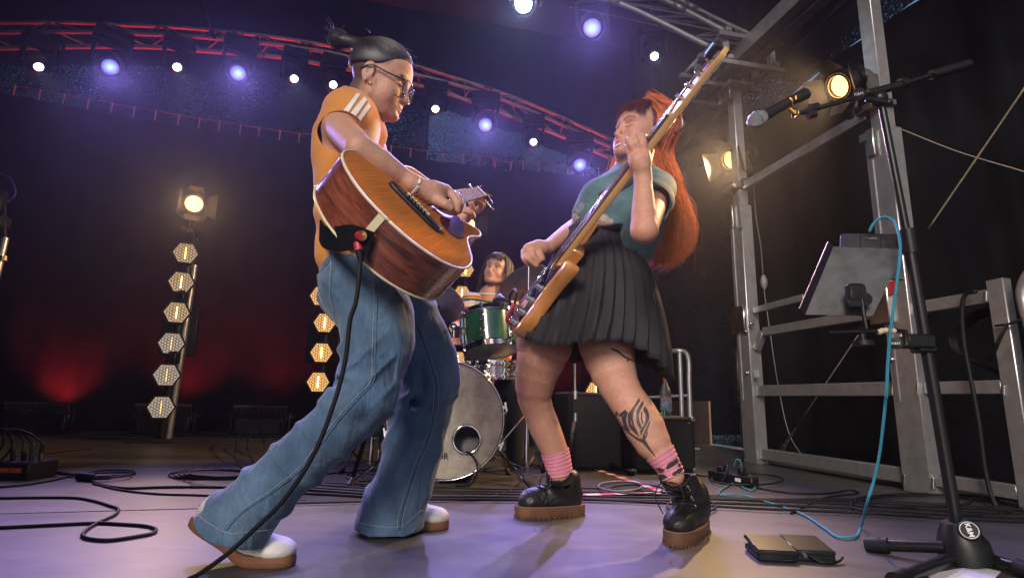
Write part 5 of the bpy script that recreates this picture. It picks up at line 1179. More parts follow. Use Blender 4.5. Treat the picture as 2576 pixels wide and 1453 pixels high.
GT = thing('acoustic_guitar', 'glossy acoustic guitar with cutaway, orange top and rosewood sides held by the guitarist', 'guitar', (0, 0, 0)); GT.matrix_world = mtx(gB, gA, gW, -gN*-1)
# local axes: x along the neck, y towards the treble side, z out of the soundboard  (x, y, -z) would be left-handed, so keep the true frame
_h = np.dot(np.cross(gA, gW), gN)
def gl_(x, y, z): return np.array([x, y, z])
if _h < 0: GT.matrix_world = mtx(gB, gA, -gW, gN); SY = -1.
else: SY = 1.
def L2(x, y, z=0.): return np.array([x, SY*y, z])
OL = [(-.19, 0), (-.188, .05), (-.174, .10), (-.135, .162), (-.08, .200), (-.01, .205), (.045, .188), (.085, .160), (.12, .140), (.155, .133), (.19, .137), (.225, .146), (.252, .146), (.272, .134), (.274, .124), (.255, .106), (.225, .082), (.20, .056), (.193, .036), (.21, .030),
      (.2875, .030), (.2875, -.03), (.285, -.06), (.272, -.105), (.242, -.138), (.20, -.147), (.16, -.139), (.12, -.140), (.085, -.160), (.045, -.188), (-.01, -.205), (-.08, -.202), (-.135, -.164), (-.174, -.10), (-.188, -.05)]
ol = chaikin(OL, 2, keep=(20, 21)); ol = np.array([(a, SY*b) for a, b in ol])
M_spruce = wood('spruce_top', (.42, .130, .022), (.56, .20, .040), 30, (.25, 9, 1), .5, .14, spec=.0)
M_rose = wood('rosewood', (.065, .017, .010), (.30, .085, .042), 18, (.5, .5, 3.2), .18, 1., (.3, .75), 1.2)
M_cream = mat('cream_binding', (.72, .62, .40), .35); M_mahog = wood('mahogany_neck', (.20, .07, .03), (.32, .12, .05), 20, (.2, 5, 5), .3, .5); M_ebony = mat('ebony', (.018, .014, .013), .35, var=.3, vscale=40)
I3 = np.eye(3)
top_ = MB().slab(ol, (0, 0, 0), I3[0], I3[1], I3[2], -.0035, 0); apart('soundboard', top_, M_spruce, GT, local=True, ang=30)
n = len(ol); dep = lambda x: .118-.02*np.clip((x+.17)/.45, 0, 1)
V = [(p[0], p[1], -.0036) for p in ol]+[(p[0], p[1], -dep(p[0])) for p in ol]
sd = mesh_obj('side_panel', V, [(i, (i+1) % n, n+(i+1) % n, n+i) for i in range(n)], M_rose, GT, local=True); fix_normals(sd); autosmooth(sd, 30)
apart('back_panel', MB().add([(p[0], p[1], -dep(p[0])-.001) for p in ol], [tuple(range(n))]), M_rose, GT, local=True)
cl = list(range(n))+[0]
part('binding', MB().tube([np.array([ol[i][0], ol[i][1], -.002]) for i in cl], .0036, 6), M_cream, GT, local=True, smooth=True)
part('binding', MB().tube([np.array([ol[i][0], ol[i][1], -dep(ol[i][0])]) for i in cl], .0034, 6), M_cream, GT, local=True, smooth=True)
part('end_strip', MB().box((-.1895, 0, -.06), (.004, .019, .112)), M_cream, GT, local=True)
# sound hole, rosette, pickguard
def disc(c, r0, r1, z, n=40): 
    V = [(c[0]+r*math.cos(2*math.pi*i/n), c[1]+r*math.sin(2*math.pi*i/n), z) for r in (r0, r1) for i in range(n)]
    return MB().add(V, [(i, (i+1) % n, n+(i+1) % n, n+i) for i in range(n)])
hc = (.165, 0)
part('sound_hole', MB().lathe((hc[0], 0, .0012), (0, 0, 1), [(0, 0), (.05, 0)], 40), mat('hole_dark', (.012, .007, .005), .9), GT, local=True)
part('rosette', disc(hc, .0502, .0545, .0018), M_cream, GT, local=True); part('rosette', disc(hc, .0546, .060, .0019), mat('rosette_mosaic', (.25, .18, .10), .4, var=.9, vscale=220), GT, local=True); part('rosette', disc(hc, .0601, .063, .0018), M_cream, GT, local=True)
pgd = chaikin([(.205, .045), (.17, .064), (.12, .052), (.085, .046), (.055, .065), (.045, .095), (.065, .125), (.11, .128), (.16, .112), (.205, .085), (.218, .06)], 2)
apart('pickguard', MB().slab([(a, SY*b) for a, b in pgd], (0, 0, 0), I3[0], I3[1], I3[2], .0008, .003), mat('tortoise_shell', (.012, .006, .006), .12, var=.0, vscale=55, col2=(.11, .032, .014), coat=.8, detail=6), GT, local=True)
# bridge, saddle, pins, strings
br = chaikin([(-.022, -.085), (-.006, -.088), (.010, -.085), (.013, -.05), (.016, 0), (.013, .05), (.010, .085), (-.006, .088), (-.022, .085), (-.028, .045), (-.028, -.045)], 1)
apart('bridge', MB().slab([(a, SY*b) for a, b in br], (0, 0, 0), I3[0], I3[1], I3[2], .0002, .0095, .002), M_ebony, GT, local=True)
apart('saddle', MB().box((.006, 0, .011), (.0045, .078, .008), None, .001), M_cream, GT, local=True)
sy = [-.0275+.011*i for i in range(6)]
for y in sy: part('bridge_pin', MB().lathe((-.012, y, .0085), (0, 0, 1), [(.0045, 0), (.005, .003), (.004, .0075), (0, .009)], 10), mat('pin_black', (.012, .012, .012), .2), GT, local=True, smooth=True)
nut = .645
for i, y in enumerate(sy): part('string', MB().tube([(-.012, y, .012), (.006, y, .0155), (nut, y*.66, .010), (nut+.05+.025*(i % 3), .028*(1 if i >= 3 else -1), .004)], .0008+.0001*(i if SY < 0 else 5-i), 5), mat('string_bronze', (.75, .55, .40), .25, 1.), GT, local=True)
M_fb = mat('matte_ebony', (.016, .012, .011), .65, spec=.15)
apart('fretboard', MB().slab([(.155, -.0275), (nut, -.0215), (nut, .0215), (.155, .0275)], (0, 0, 0), I3[0], I3[1], I3[2], .001, .0065), M_fb, GT, local=True)
for f in range(1, 20):
    x = nut-nut*(1-2**(-f/12)); w = np.interp(x, [.155, nut], [.0272, .0213])
    part('fret', MB().cyl((x, -w, .0068), (x, w, .0068), .0011, n=6), M_chrome, GT, local=True)
apart('nut', MB().box((nut+.002, 0, .006), (.005, .044, .010)), M_cream, GT, local=True)
nk = MB(); xs = [.255, .27, .30, .40, .55, .64, .652]; rr = [.030, .026, .023, .022, .021, .021, .020]; dz = [.07, .045, .026, .021, .019, .019, .016]; V = []; nn = 12
for x, w, d in zip(xs, rr, dz): V += [(x, w*math.cos(math.pi*i/(nn-1)), .001-d*math.sin(math.pi*i/(nn-1))) for i in range(nn)]
nk.add(V, [(k*nn+i, k*nn+i+1, (k+1)*nn+i+1, (k+1)*nn+i) for k in range(len(xs)-1) for i in range(nn-1)]+[(k*nn, (k+1)*nn, (k+1)*nn+nn-1, k*nn+nn-1) for k in range(len(xs)-1)]+[tuple(range(nn)), tuple((len(xs)-1)*nn+i for i in range(nn))[::-1]])
apart('neck', nk, M_mahog, GT, local=True, ang=50)
hd = MB().slab([(.645, -.022), (.68, -.034), (.82, -.038), (.83, -.02), (.84, 0), (.83, .02), (.82, .038), (.68, .034), (.645, .022)], (0, 0, 0), np.array([.97, 0, -.2425]), I3[1], np.array([.2425, 0, .97]), .155, .170, .002); apart('headstock', hd, M_ebony, GT, local=True)
for i in range(6):
    s = 1 if i < 3 else -1; x = .70+.045*(i % 3); z = -.006-.2425*(x-.645)
    apart('tuner', MB().cyl((x, s*.038, z), (x, s*.056, z), .0032, n=8).box((x, s*.060, z), (.012, .009, .006), None, .002).lathe((x, s*.022, z), (.24, 0, .97), [(.007, 0), (.007, .008), (.0035, .010), (.0035, .022), (0, .022)], 10), M_chrome, GT, local=True)
def gw(x, y, z): return gB+gA*x+(gW*y)+gN*z
# strap, plug, cable
ed = gw(-.192, 0, -.062)
apart('end_pin', MB().lathe((-.191, 0, -.062), (-1, 0, 0), [(.011, 0), (.011, .004), (.007, .006), (.007, .016), (.012, .018), (.012, .022), (0, .023)], 14), M_gold, GT, local=True)
M_strap = mat('black_strap', (.010, .010, .012), .8, spec=.0, var=.25, vscale=60, bump=.15, bscale=90)
def ribbon(pts, w, nrml, th=.003):
    p = spline(pts, 40); T = np.gradient(p, axis=0); V = []; F = []
    for i in range(len(p)):
        nn_ = nrml[0]*(1-i/39)+nrml[1]*(i/39); s = nrm(np.cross(T[i], nn_)); u = nrm(np.cross(s, T[i])); V += [p[i]-s*w/2-u*th/2, p[i]+s*w/2-u*th/2, p[i]+s*w/2+u*th/2, p[i]-s*w/2+u*th/2]
    for i in range(len(p)-1):
        for k in range(4): F.append((i*4+k, i*4+(k+1) % 4, (i+1)*4+(k+1) % 4, (i+1)*4+k))
    F += [(3, 2, 1, 0), tuple(len(V)-4+k for k in range(4))]; m = MB(); m.add(V, F); return m
s0 = gw(-.204, .022, -.066)
stp = thing('guitar_strap', 'black guitar strap buttoned on the guitar end pin', 'strap', tuple(s0))
apart('strap', ribbon([s0+gW*.004, P('g2', 600, 775, 1.208), P('g2', 500, 785, 1.225), P('g2', 420, 780, 1.30), P('g2', 360, 745, 1.46), P('g2', 330, 560, 1.74), P('g2', 308, 290, 1.74), P('g1', 390, 900, 1.73), P('g1', 545, 660, 1.75)], .058, (-gA, np.array([-1., 0, .2]))), M_strap, stp)
pl = thing('jack_cable', 'black instrument cable with red angled plug hanging from the guitar to the floor', 'cable', tuple(gw(-.2, 0, -.06)))
p0 = gw(-.215, .002, -.062); p1 = P('g2', 640, 775, 1.215); p2 = P('g2', 655, 880, 1.215)
M_redp = mat('red_plug', (.42, .02, .035), .45)
apart('plug_barrel', MB().cyl(gw(-.196, 0, -.062), p0, .006, n=10), M_gold, pl)
apart('plug', MB().tube(spline([p0, P('g2', 648, 762, 1.225), P('g2', 645, 800, 1.22), p2], 12), [.010, .012, .013, .013, .013, .013, .0125, .012, .012, .0115, .011, .011], 12), M_redp, pl)
apart('boot', MB().tube([p2, P('g2', 660, 915, 1.215), P('g2', 665, 965, 1.215)], [.0095, .0085, .0055], 10), M_rubber, pl)
q_ = [('g2', 662, 940, 1.215), ('g2', 650, 1100, 1.215), ('g2', 625, 1280, 1.22), ('q', 882, 800, 1.225), ('q', 868, 910, 1.235), ('q', 838, 1020, 1.24), ('q', 790, 1140, 1.25), ('q', 715, 1255, 1.27), ('q', 640, 1330, 1.29), ('q', 555, 1405, 1.31)]
cp = [P(*a) for a in q_]; e_ = PF('q', 440, 1475); e_[2] = .006; cp += [e_, e_+np.array([-.15, -.12, 0])]
part('cable', MB().tube(spline(cp, 90), .0052, 10), M_rubber, pl, smooth=True)
# ================================================================== bass guitar
bE, bH = CV(.004+.0, 2.10, -.118), CV(.570, 1.50, .655); bX = nrm(bH-bE); BL = np.linalg.norm(bH-bE)
vd = nrm((bE+bH)/2-CAM); e0 = nrm(-vd-bX*np.dot(-vd, bX)); n0 = np.cross(e0, bX)
if np.dot(n0, RGT) > 0: n0 = -n0
tw_ = R(9); bN = n0*math.cos(tw_)+e0*math.sin(tw_); bY = e0*math.cos(tw_)-n0*math.sin(tw_)      # bY: towards the camera (treble edge), bN: out of the face
BT = thing('bass_guitar', 'natural maple electric bass guitar held upright by the bass player', 'bass guitar', (0, 0, 0))
SB = 1. if np.dot(np.cross(bX, bY), bN) > 0 else -1.
BT.matrix_world = mtx(bE, bX, bY*SB, bN); SCB = BL/1.165
def b2(p): return [(a*SCB, SB*b*SCB) for a, b in p]
body = [(.012, 0), (.008, .06), (.02, .11), (.055, .15), (.10, .168), (.15, .163), (.20, .142), (.25, .128), (.30, .128), (.35, .137), (.395, .140), (.41, .128), (.405, .108), (.37, .085), (.335, .06), (.33, .035), (.345, .03), (.345, -.03), (.36, -.04),
        (.40, -.075), (.455, -.105), (.475, -.122), (.465, -.142), (.42, -.150), (.36, -.142), (.30, -.133), (.24, -.137), (.18, -.158), (.12, -.172), (.06, -.160), (.025, -.115), (.01, -.06)]
bo = b2(chaikin(body, 2, keep=(16, 17)))
M_maple = wood('maple_gloss', (.46, .165, .032), (.64, .285, .068), 9, (.35, 2.2, 2.2), .16, 1., (.3, .7), 1.5); M_mneck = wood('maple_neck', (.55, .30, .10), (.66, .40, .15), 14, (.15, 4, 4), .3, .5)
apart('body', MB().slab(bo, (0, 0, 0), I3[0], I3[1], I3[2], -.054, 0, .011), M_maple, BT, local=True, ang=35)
pgb = b2(chaikin([(.05, .11), (.10, .140), (.16, .135), (.22, .115), (.28, .108), (.33, .112), (.37, .112), (.36, .09), (.325, .055), (.32, -.02), (.35, -.06), (.41, -.1), (.43, -.12), (.38, -.125), (.30, -.112), (.24, -.105), (.20, -.06), (.17, 0), (.12, .05), (.07, .08)], 2))
apart('pickguard', MB().slab(pgb, (0, 0, 0), I3[0], I3[1], I3[2], .0006, .003), mat('bass_pickguard', (.022, .012, .018), .08, coat=1.), BT, local=True)
for i in range(4): apart('control_knob', MB().lathe(L2(.075+.058*i, 0)*SCB*[1, 0, 0]+np.array([0, SB*(.118-.006*i if i else .108)*SCB, .003]), (0, 0, 1), [(.0125, 0), (.0125, .010), (.0095, .011), (.0105, .012), (.0105, .023), (.008, .025), (0, .025)], 16), M_chrome, BT, local=True)
for x in (.165, .235): apart('pickup', MB().box((x*SCB, 0, .008), (.03, .10, .014), None, .004), M_bplas, BT, local=True)
apart('bridge', MB().box((.062*SCB, 0, .004), (.045, .085, .006), None, .001).box((.042*SCB, 0, .012), (.004, .085, .014)), M_chrome, BT, local=True)
bs = [-.0285+.019*i for i in range(4)]
for y in bs: apart('bridge_saddle', MB().cyl((.072*SCB, y-.007, .012), (.072*SCB, y+.007, .012), .005, n=8), M_chrome, BT, local=True)
nx0, nx1 = .30*SCB, .935*SCB
apart('neck', MB().slab([(nx0, -.031), (nx1, -.0205), (nx1, .0205), (nx0, .031)], (0, 0, 0), I3[0], I3[1], I3[2], -.018, .006, .005), M_mneck, BT, local=True, ang=35)
apart('neck_heel', MB().box((.36*SCB, 0, -.031), (.10*SCB, .062, .044), None, .004), M_maple, BT, local=True)
apart('fretboard', MB().slab([(nx0-.01, -.0312), (nx1, -.0207), (nx1, .0207), (nx0-.01, .0312)], (0, 0, 0), I3[0], I3[1], I3[2], .0062, .0095), wood('rosewood_board', (.07, .03, .02), (.13, .06, .035), 16, (.3, 5, 5), .35, .2), BT, local=True)
scl = nx1-.072*SCB
for f in range(1, 21):
    x = nx1-scl*(1-2**(-f/12)); w = np.interp(x, [nx0, nx1], [.0308, .0203]); part('fret', MB().cyl((x, -w, .0096), (x, w, .0096), .0013, n=6), M_chrome, BT, local=True)
apart('nut', MB().box((nx1+.002, 0, .008), (.005, .041, .010)), M_cream, BT, local=True)
hs = b2(chaikin([(.935, -.021), (.955, -.030), (.975, -.052), (1.00, -.058), (1.06, -.050), (1.12, -.040), (1.15, -.020), (1.165, .005), (1.158, .026), (1.135, .036), (1.10, .030), (1.05, .026), (1.0, .024), (.96, .022), (.935, .021)], 1, keep=(0, 14)))
apart('headstock', MB().slab(hs, (0, 0, 0), I3[0], I3[1], I3[2], -.016, -.001, .002), M_mneck, BT, local=True, ang=35)
for i in range(4):
    x = (.985+.042*i)*SCB; y = SB*(-.026+.006*i)*SCB
    apart('tuning_post', MB().lathe((x, y, -.001), (0, 0, 1), [(.010, 0), (.010, .004), (.006, .006), (.0055, .016), (.007, .018), (0, .019)], 12), M_chrome, BT, local=True)
    apart('tuning_key', MB().cyl((x, SB*-.045, -.022), (x, SB*-.078, -.022), .004, n=8).box((x, SB*-.090, -.022), (.024, .022, .007), None, .003).box((x, y, -.021), (.034, .036, .010), None, .002), M_chrome, BT, local=True)
    part('string', MB().tube([(.05*SCB, bs[i], .010), (.072*SCB, bs[i], .0185), (nx1, bs[i]*.62, .0125), (x, y+SB*.006, .010)], .0016, 6), mat('steel_string', (.62, .60, .62), .25, 1.), BT, local=True)
tn = thing('clip_tuner', 'small black clip-on tuner on the tip of the bass headstock', 'tuner', (0, 0, 0)); tn.matrix_world = BT.matrix_world
apart('tuner_body', MB().box((1.135*SCB, 0, .016), (.045, .03, .02), None, .004), M_bplas, tn, local=True); apart('tuner_screen', MB().box((1.135*SCB, 0, .0272), (.032, .02, .002)), emat('tuner_glow', (.35, .5, 1.), 1.2), tn, local=True)
apart('tuner_clip', MB().box((1.152*SCB, 0, -.004), (.012, .03, .04), None, .003), M_bplas, tn, local=True)
def bw(x, y, z): return bE+bX*x*SCB+bY*y*SCB+bN*z
# plug in the lower corner
pk = thing('bass_plug', 'red angled plug with blue-white cable in the lower bass corner', 'plug', tuple(bw(.04, .1, .02)))
apart('plug', MB().tube(spline([bw(.045, .085, .004), bw(.045, .085, .028), bw(.06, .06, .036), bw(.085, .03, .036)], 10), .0085, 10), M_redp, pk)
part('cable', MB().tube(spline([bw(.085, .03, .036), bw(.11, .0, .05), bw(.09, -.05, .06), bw(.02, -.09, .05), bw(-.06, -.1, -.02), bw(-.10, -.1, -.2)], 30), .0045, 8), M_rubber, pk, smooth=True)
def neck_y(k, X, Y):
    r = ray(k, X, Y); best = min(np.linspace(0, BL, 400), key=lambda s: np.linalg.norm(np.cross(bE+bX*s-CAM, r)/np.linalg.norm(r))); return (bE+bX*best)[1]
# ================================================================== bass player
pb = thing('person', 'bass player with long red hair, teal T-shirt, black pleated skirt and platform boots', 'person', (.35, 2.0, 0), 'performers')
F2 = nrm([-.84, -.44, .20]); U2 = nrm([.22, .08, .97]); A2h = head_axes(F2, U2)
noseP = P('b8', 222, 318, 1.915); H2 = Head(noseP-A2h[0]*.128+A2h[2]*.040, F2, U2, 1.03)
D = SDF((-.06, 1.42, .12), (.80, 2.36, 1.62), .0036)
H2.build(D, jaw=1.06, smile=1.5)
nb = P('b4', 950, 940, 2.02)
D.chain([H2.w(-.025, 0, -.06), H2.w(-.03, 0, -.11), nb], [.050, .050, .056], .03); D.chain([H2.w(.03, 0, -.09), nb+[-.03, 0, -.02]], [.032, .04], .03)
D.chain([nb, P('b4', 880, 1130, 2.02), P('b4', 830, 1290, 2.02), P('b5', 950, 230, 2.02), P('b5', 930, 520, 2.02)], [.07, .10, .095, .09, .10], .04)
yl = neck_y('b8', 530, 500)
wl = P('b8', 622, 930, yl-.02); ell_ = P('b4', 1012, 1325, yl-.05); shl = P('b4', 1095, 1060, 1.90)
D.chain([nb+[.03, -.02, -.04], shl, ell_*.5+shl*.5, ell_], [.055, .052, .044, .037], .03)
D.chain([ell_, ell_*.7+wl*.3, ell_*.3+wl*.7, wl], [.036, .036, .029, .0245], .015)
def bch(rows, k=.005, view='b8'): p, r = circ(view, rows); D.chain(p, r, k)
y0 = yl-.035
bch([(622, 930, 118, y0+.012), (605, 800, 132, y0), (580, 690, 138, y0-.003), (570, 630, 112, y0)], .015); bch([(520, 720, 92, y0), (490, 640, 72, y0)], .02); bch([(660, 700, 74, y0), (655, 600, 72, y0)], .02)
bch([(468, 640, 54, y0), (415, 560, 51, y0+.003), (362, 465, 43, y0+.008)], .003)                                   # little finger
bch([(505, 590, 58, y0-.006), (450, 470, 54, y0-.014), (392, 360, 45, y0-.008)], .003)                                  # ring
bch([(565, 570, 60, y0-.010), (522, 440, 57, y0-.018), (492, 355, 53, y0-.010), (520, 345, 45, y0+.035)], .003)      # middle
bch([(640, 560, 62, y0-.008), (628, 430, 59, y0-.016), (602, 342, 55, y0-.008), (640, 345, 47, y0+.04)], .003)      # index
bch([(690, 700, 65, y0+.01), (735, 560, 55, y0+.05), (700, 430, 48, y0+.075)], .006)                                  # thumb behind the neck
# plucking hand
yr = neck_y('b7', 600, 500)
wr3 = P('b7', 700, 330, yr+.045); D.chain([nb+[-.02, .08, -.06], P('b4', 760, 1060, 2.17), P('b5', 900, 60, 2.28), P('b5', 720, 190, yr+.16), wr3], [.06, .05, .043, .038, .027], .02)
B7 = lambda rows, k=.005: bch(rows, k, 'b7')
B7([(690, 330, 105, yr+.045), (590, 350, 125, yr+.02), (480, 400, 120, yr)], .012); B7([(420, 350, 85, yr), (540, 310, 85, yr+.02)], .02)
B7([(560, 350, 62, yr+.0), (580, 420, 56, yr-.02), (615, 485, 46, yr-.02)], .004)                                     # thumb
B7([(440, 360, 60, yr-.01), (480, 450, 56, yr-.03), (555, 530, 44, yr-.025)], .004)
B7([(390, 380, 58, yr+.0), (420, 490, 54, yr-.025), (530, 585, 42, yr-.02)], .004)
B7([(360, 400, 55, yr+.02), (370, 500, 52, yr-.0), (430, 560, 46, yr-.0)], .004); B7([(350, 380, 50, yr+.035), (350, 470, 48, yr+.02), (390, 550, 42, yr+.02)], .004)
# legs
pr_, rr_ = traced('b6', [(190, 560, -140), (185, 550, 40), (183, 510, 130), (176, 462, 220), (177, 430, 310), (192, 408, 390), (225, 436, 480), (262, 476, 580), (305, 505, 660), (345, 524, 730), (372, 535, 800), (395, 545, 880)], [2.08, 2.08, 2.13, 2.16, 2.18, 2.19])
D.chain(pr_, rr_*1.0, .03)
pl_, rl_ = traced('b6', [(540, 950, -140), (590, 948, 40), (622, 950, 130), (660, 965, 220), (708, 990, 310), (752, 1035, 390), (812, 1105, 480), (870, 1160, 580), (930, 1195, 670), (1000, 1222, 740), (1075, 1248, 820), (1120, 1275, 890)], [1.96, 1.95, 1.92, 1.89, 1.87, 1.86])
D.chain(pl_, rl_*1.02, .03)
V, F = D.mesh(1); del D
col = np.tile(SKIN*[1.05, 1.0, 1.0], (len(V), 1)).astype(float); H2.paint(V, col, lips=(.50, .16, .15), brow=(.16, .06, .03), closed=True)
g = lambda c, r: np.exp(-(np.linalg.norm(V-c, axis=1)/r)**2)[:, None]
for c, r, a in ((P('b6', 300, 330, 2.05), .09, .35), (P('b6', 860, 380, 1.80), .10, .42), (ell_, .05, .45), (P('b8', 600, 560, y0-.03), .03, .3), (P('b8', 470, 605, y0-.03), .008, .7)): col = col*(1-a*g(c, r))+np.array([.62, .24, .19])*a*g(c, r)
# mouth: teeth showing in the smile
L = H2.loc(V); 
col = mottle(V, col, 8)
bb = mesh_obj('body', V, F, M_skin, pb, smooth=True, cols=col); BV2 = bvh_of(V, F)
te = [H2.w(.1085-.35*a*a*24, a, -.0768+2.6*a*a*3.0) for a in np.linspace(-.019, .019, 13)]
tv = []; 
for p in te: tv += [p+H2.A[0]*.0012+H2.A[2]*.0042, p+H2.A[0]*.0012-H2.A[2]*.0028]
mesh_obj('teeth', tv, [(2*i, 2*i+1, 2*i+3, 2*i+2) for i in range(12)], mat('teeth', (.75, .70, .62), .25), pb, smooth=True)
for (x, y, r) in ((392, 372, .0050), (362, 478, .0050)):
    l, n = hit(BV2, 'b8', x, y)
    if l is not None: part('fingernail', MB().ball(l, r, 10, (1, 1, .45), frame(n)), mat('nail', (.72, .48, .44), .2), bb, smooth=True)
l1, n1 = hit(BV2, 'b8', 535, 430)
if l1 is not None:
    fx = nrm(P('b8', 520, 410, y0)-P('b8', 565, 540, y0)); cc = P('b8', 540, 455, y0-.008); part('finger_ring', MB().torus(cc, fx, .0125, .0016, 24, 6), M_steel, pb, smooth=True)
wx = nrm(wl-ell_)
for o_ in (0, .006): part('wrist_band', MB().torus(wl+wx*o_, wx+np.array([.05*o_*100, 0, 0]), .0265, .0024, 28, 6), M_rubber, pb, smooth=True)
# tattoos
M_ink = mat('tattoo_ink', (.05, .042, .042), .55, var=.25, vscale=60)
tats = [[(795, 462), (812, 472), (830, 505), (862, 548), (905, 595), (960, 640), (1010, 690), (1060, 735), (1097, 780), (1050, 722), (995, 675), (940, 640), (890, 600), (840, 545), (815, 510)],
        [(845, 500), (868, 480), (890, 462), (905, 480), (895, 530), (905, 570), (925, 600), (905, 600), (880, 560), (878, 520), (880, 495), (860, 510)],
        [(905, 490), (922, 470), (950, 430), (978, 387), (985, 405), (955, 455), (935, 500), (925, 545), (945, 590), (960, 620), (935, 600), (908, 550)],
        [(960, 470), (985, 430), (1003, 405), (1008, 425), (990, 460), (975, 505), (985, 545), (1000, 580), (985, 590), (962, 550)],
        [(1012, 440), (1028, 455), (1042, 490), (1045, 520), (1030, 560), (1005, 600), (990, 630), (985, 600), (1005, 570), (1020, 530), (1020, 495), (1005, 470)],
        [(1048, 530), (1050, 545), (1035, 590), (1015, 625), (1020, 660), (1060, 725), (1095, 778), (1045, 718), (1005, 665), (1000, 635), (1020, 590)],
        [(865, 500), (875, 492), (885, 540), (900, 580), (890, 585), (872, 545)], [(930, 480), (945, 462), (938, 520), (950, 570), (972, 615), (960, 612), (938, 575), (926, 525)], [(990, 480), (1000, 470), (1000, 520), (1008, 550), (998, 560), (988, 525)], [(985, 640), (1000, 650), (1040, 712), (1092, 776), (1030, 712), (995, 668)],
        [(940, 628), (965, 640), (1000, 660), (1030, 690), (990, 672), (955, 652)], [(905, 560), (935, 575), (960, 600), (985, 640), (960, 622), (930, 595)],
        [(830, 470), (845, 482), (838, 520), (850, 545), (832, 525), (824, 495)], [(1030, 600), (1036, 612), (1022, 650), (1014, 645)]]
for tpoly in tats: patch('tattoo', BV2, 'b6', tpoly, M_ink, bb, off=.0006, step=10)
for tpoly in ([(795, 62), (815, 68), (850, 84), (875, 108), (900, 124), (948, 148), (948, 156), (895, 138), (870, 122), (845, 98), (800, 78)], [(895, 130), (912, 140), (908, 156), (896, 152), (902, 144)], [(935, 95), (952, 100), (950, 108)]): patch('tattoo', BV2, 'b6', tpoly, M_ink, bb, off=.0006, step=10)
# ---- socks
M_sock = mat('pink_sock', (.62, .22, .30), .85, var=.1, vscale=40, bump=.3, bscale=120); M_cowb = mat('sock_black', (.03, .025, .03), .85)
def sock(pts, rad, nm):
    p = np.array(pts); n = 22; q = spline(p, n); r = np.interp(np.linspace(0, 1, n), np.linspace(0, 1, len(rad)), rad)+.0045+.0016*np.sin(np.arange(n)*1.9); b = MB().tube(q, r, 28, cap=False); o = part('sock', b, M_sock, pb, smooth=True); return o, bvh_of(b.V, b.F)
s1_, sb1 = sock(pr_[-3:], rr_[-3:], 's'); s2_, sb2 = sock(pl_[-3:], rl_[-3:], 's')
for poly in ([(1075, 850), (1110, 835), (1150, 850), (1130, 870), (1090, 868)], [(1170, 805), (1215, 780), (1245, 770), (1235, 800), (1200, 830), (1165, 850), (1150, 838)], [(1100, 885), (1140, 878), (1165, 900), (1130, 915)], [(1195, 870), (1250, 835), (1262, 855), (1225, 890), (1190, 905)], [(1225, 815), (1260, 800), (1262, 820), (1235, 838)]): patch('sock_patch', sb2, 'b6', poly, M_cowb, s2_, off=.0015, step=12)
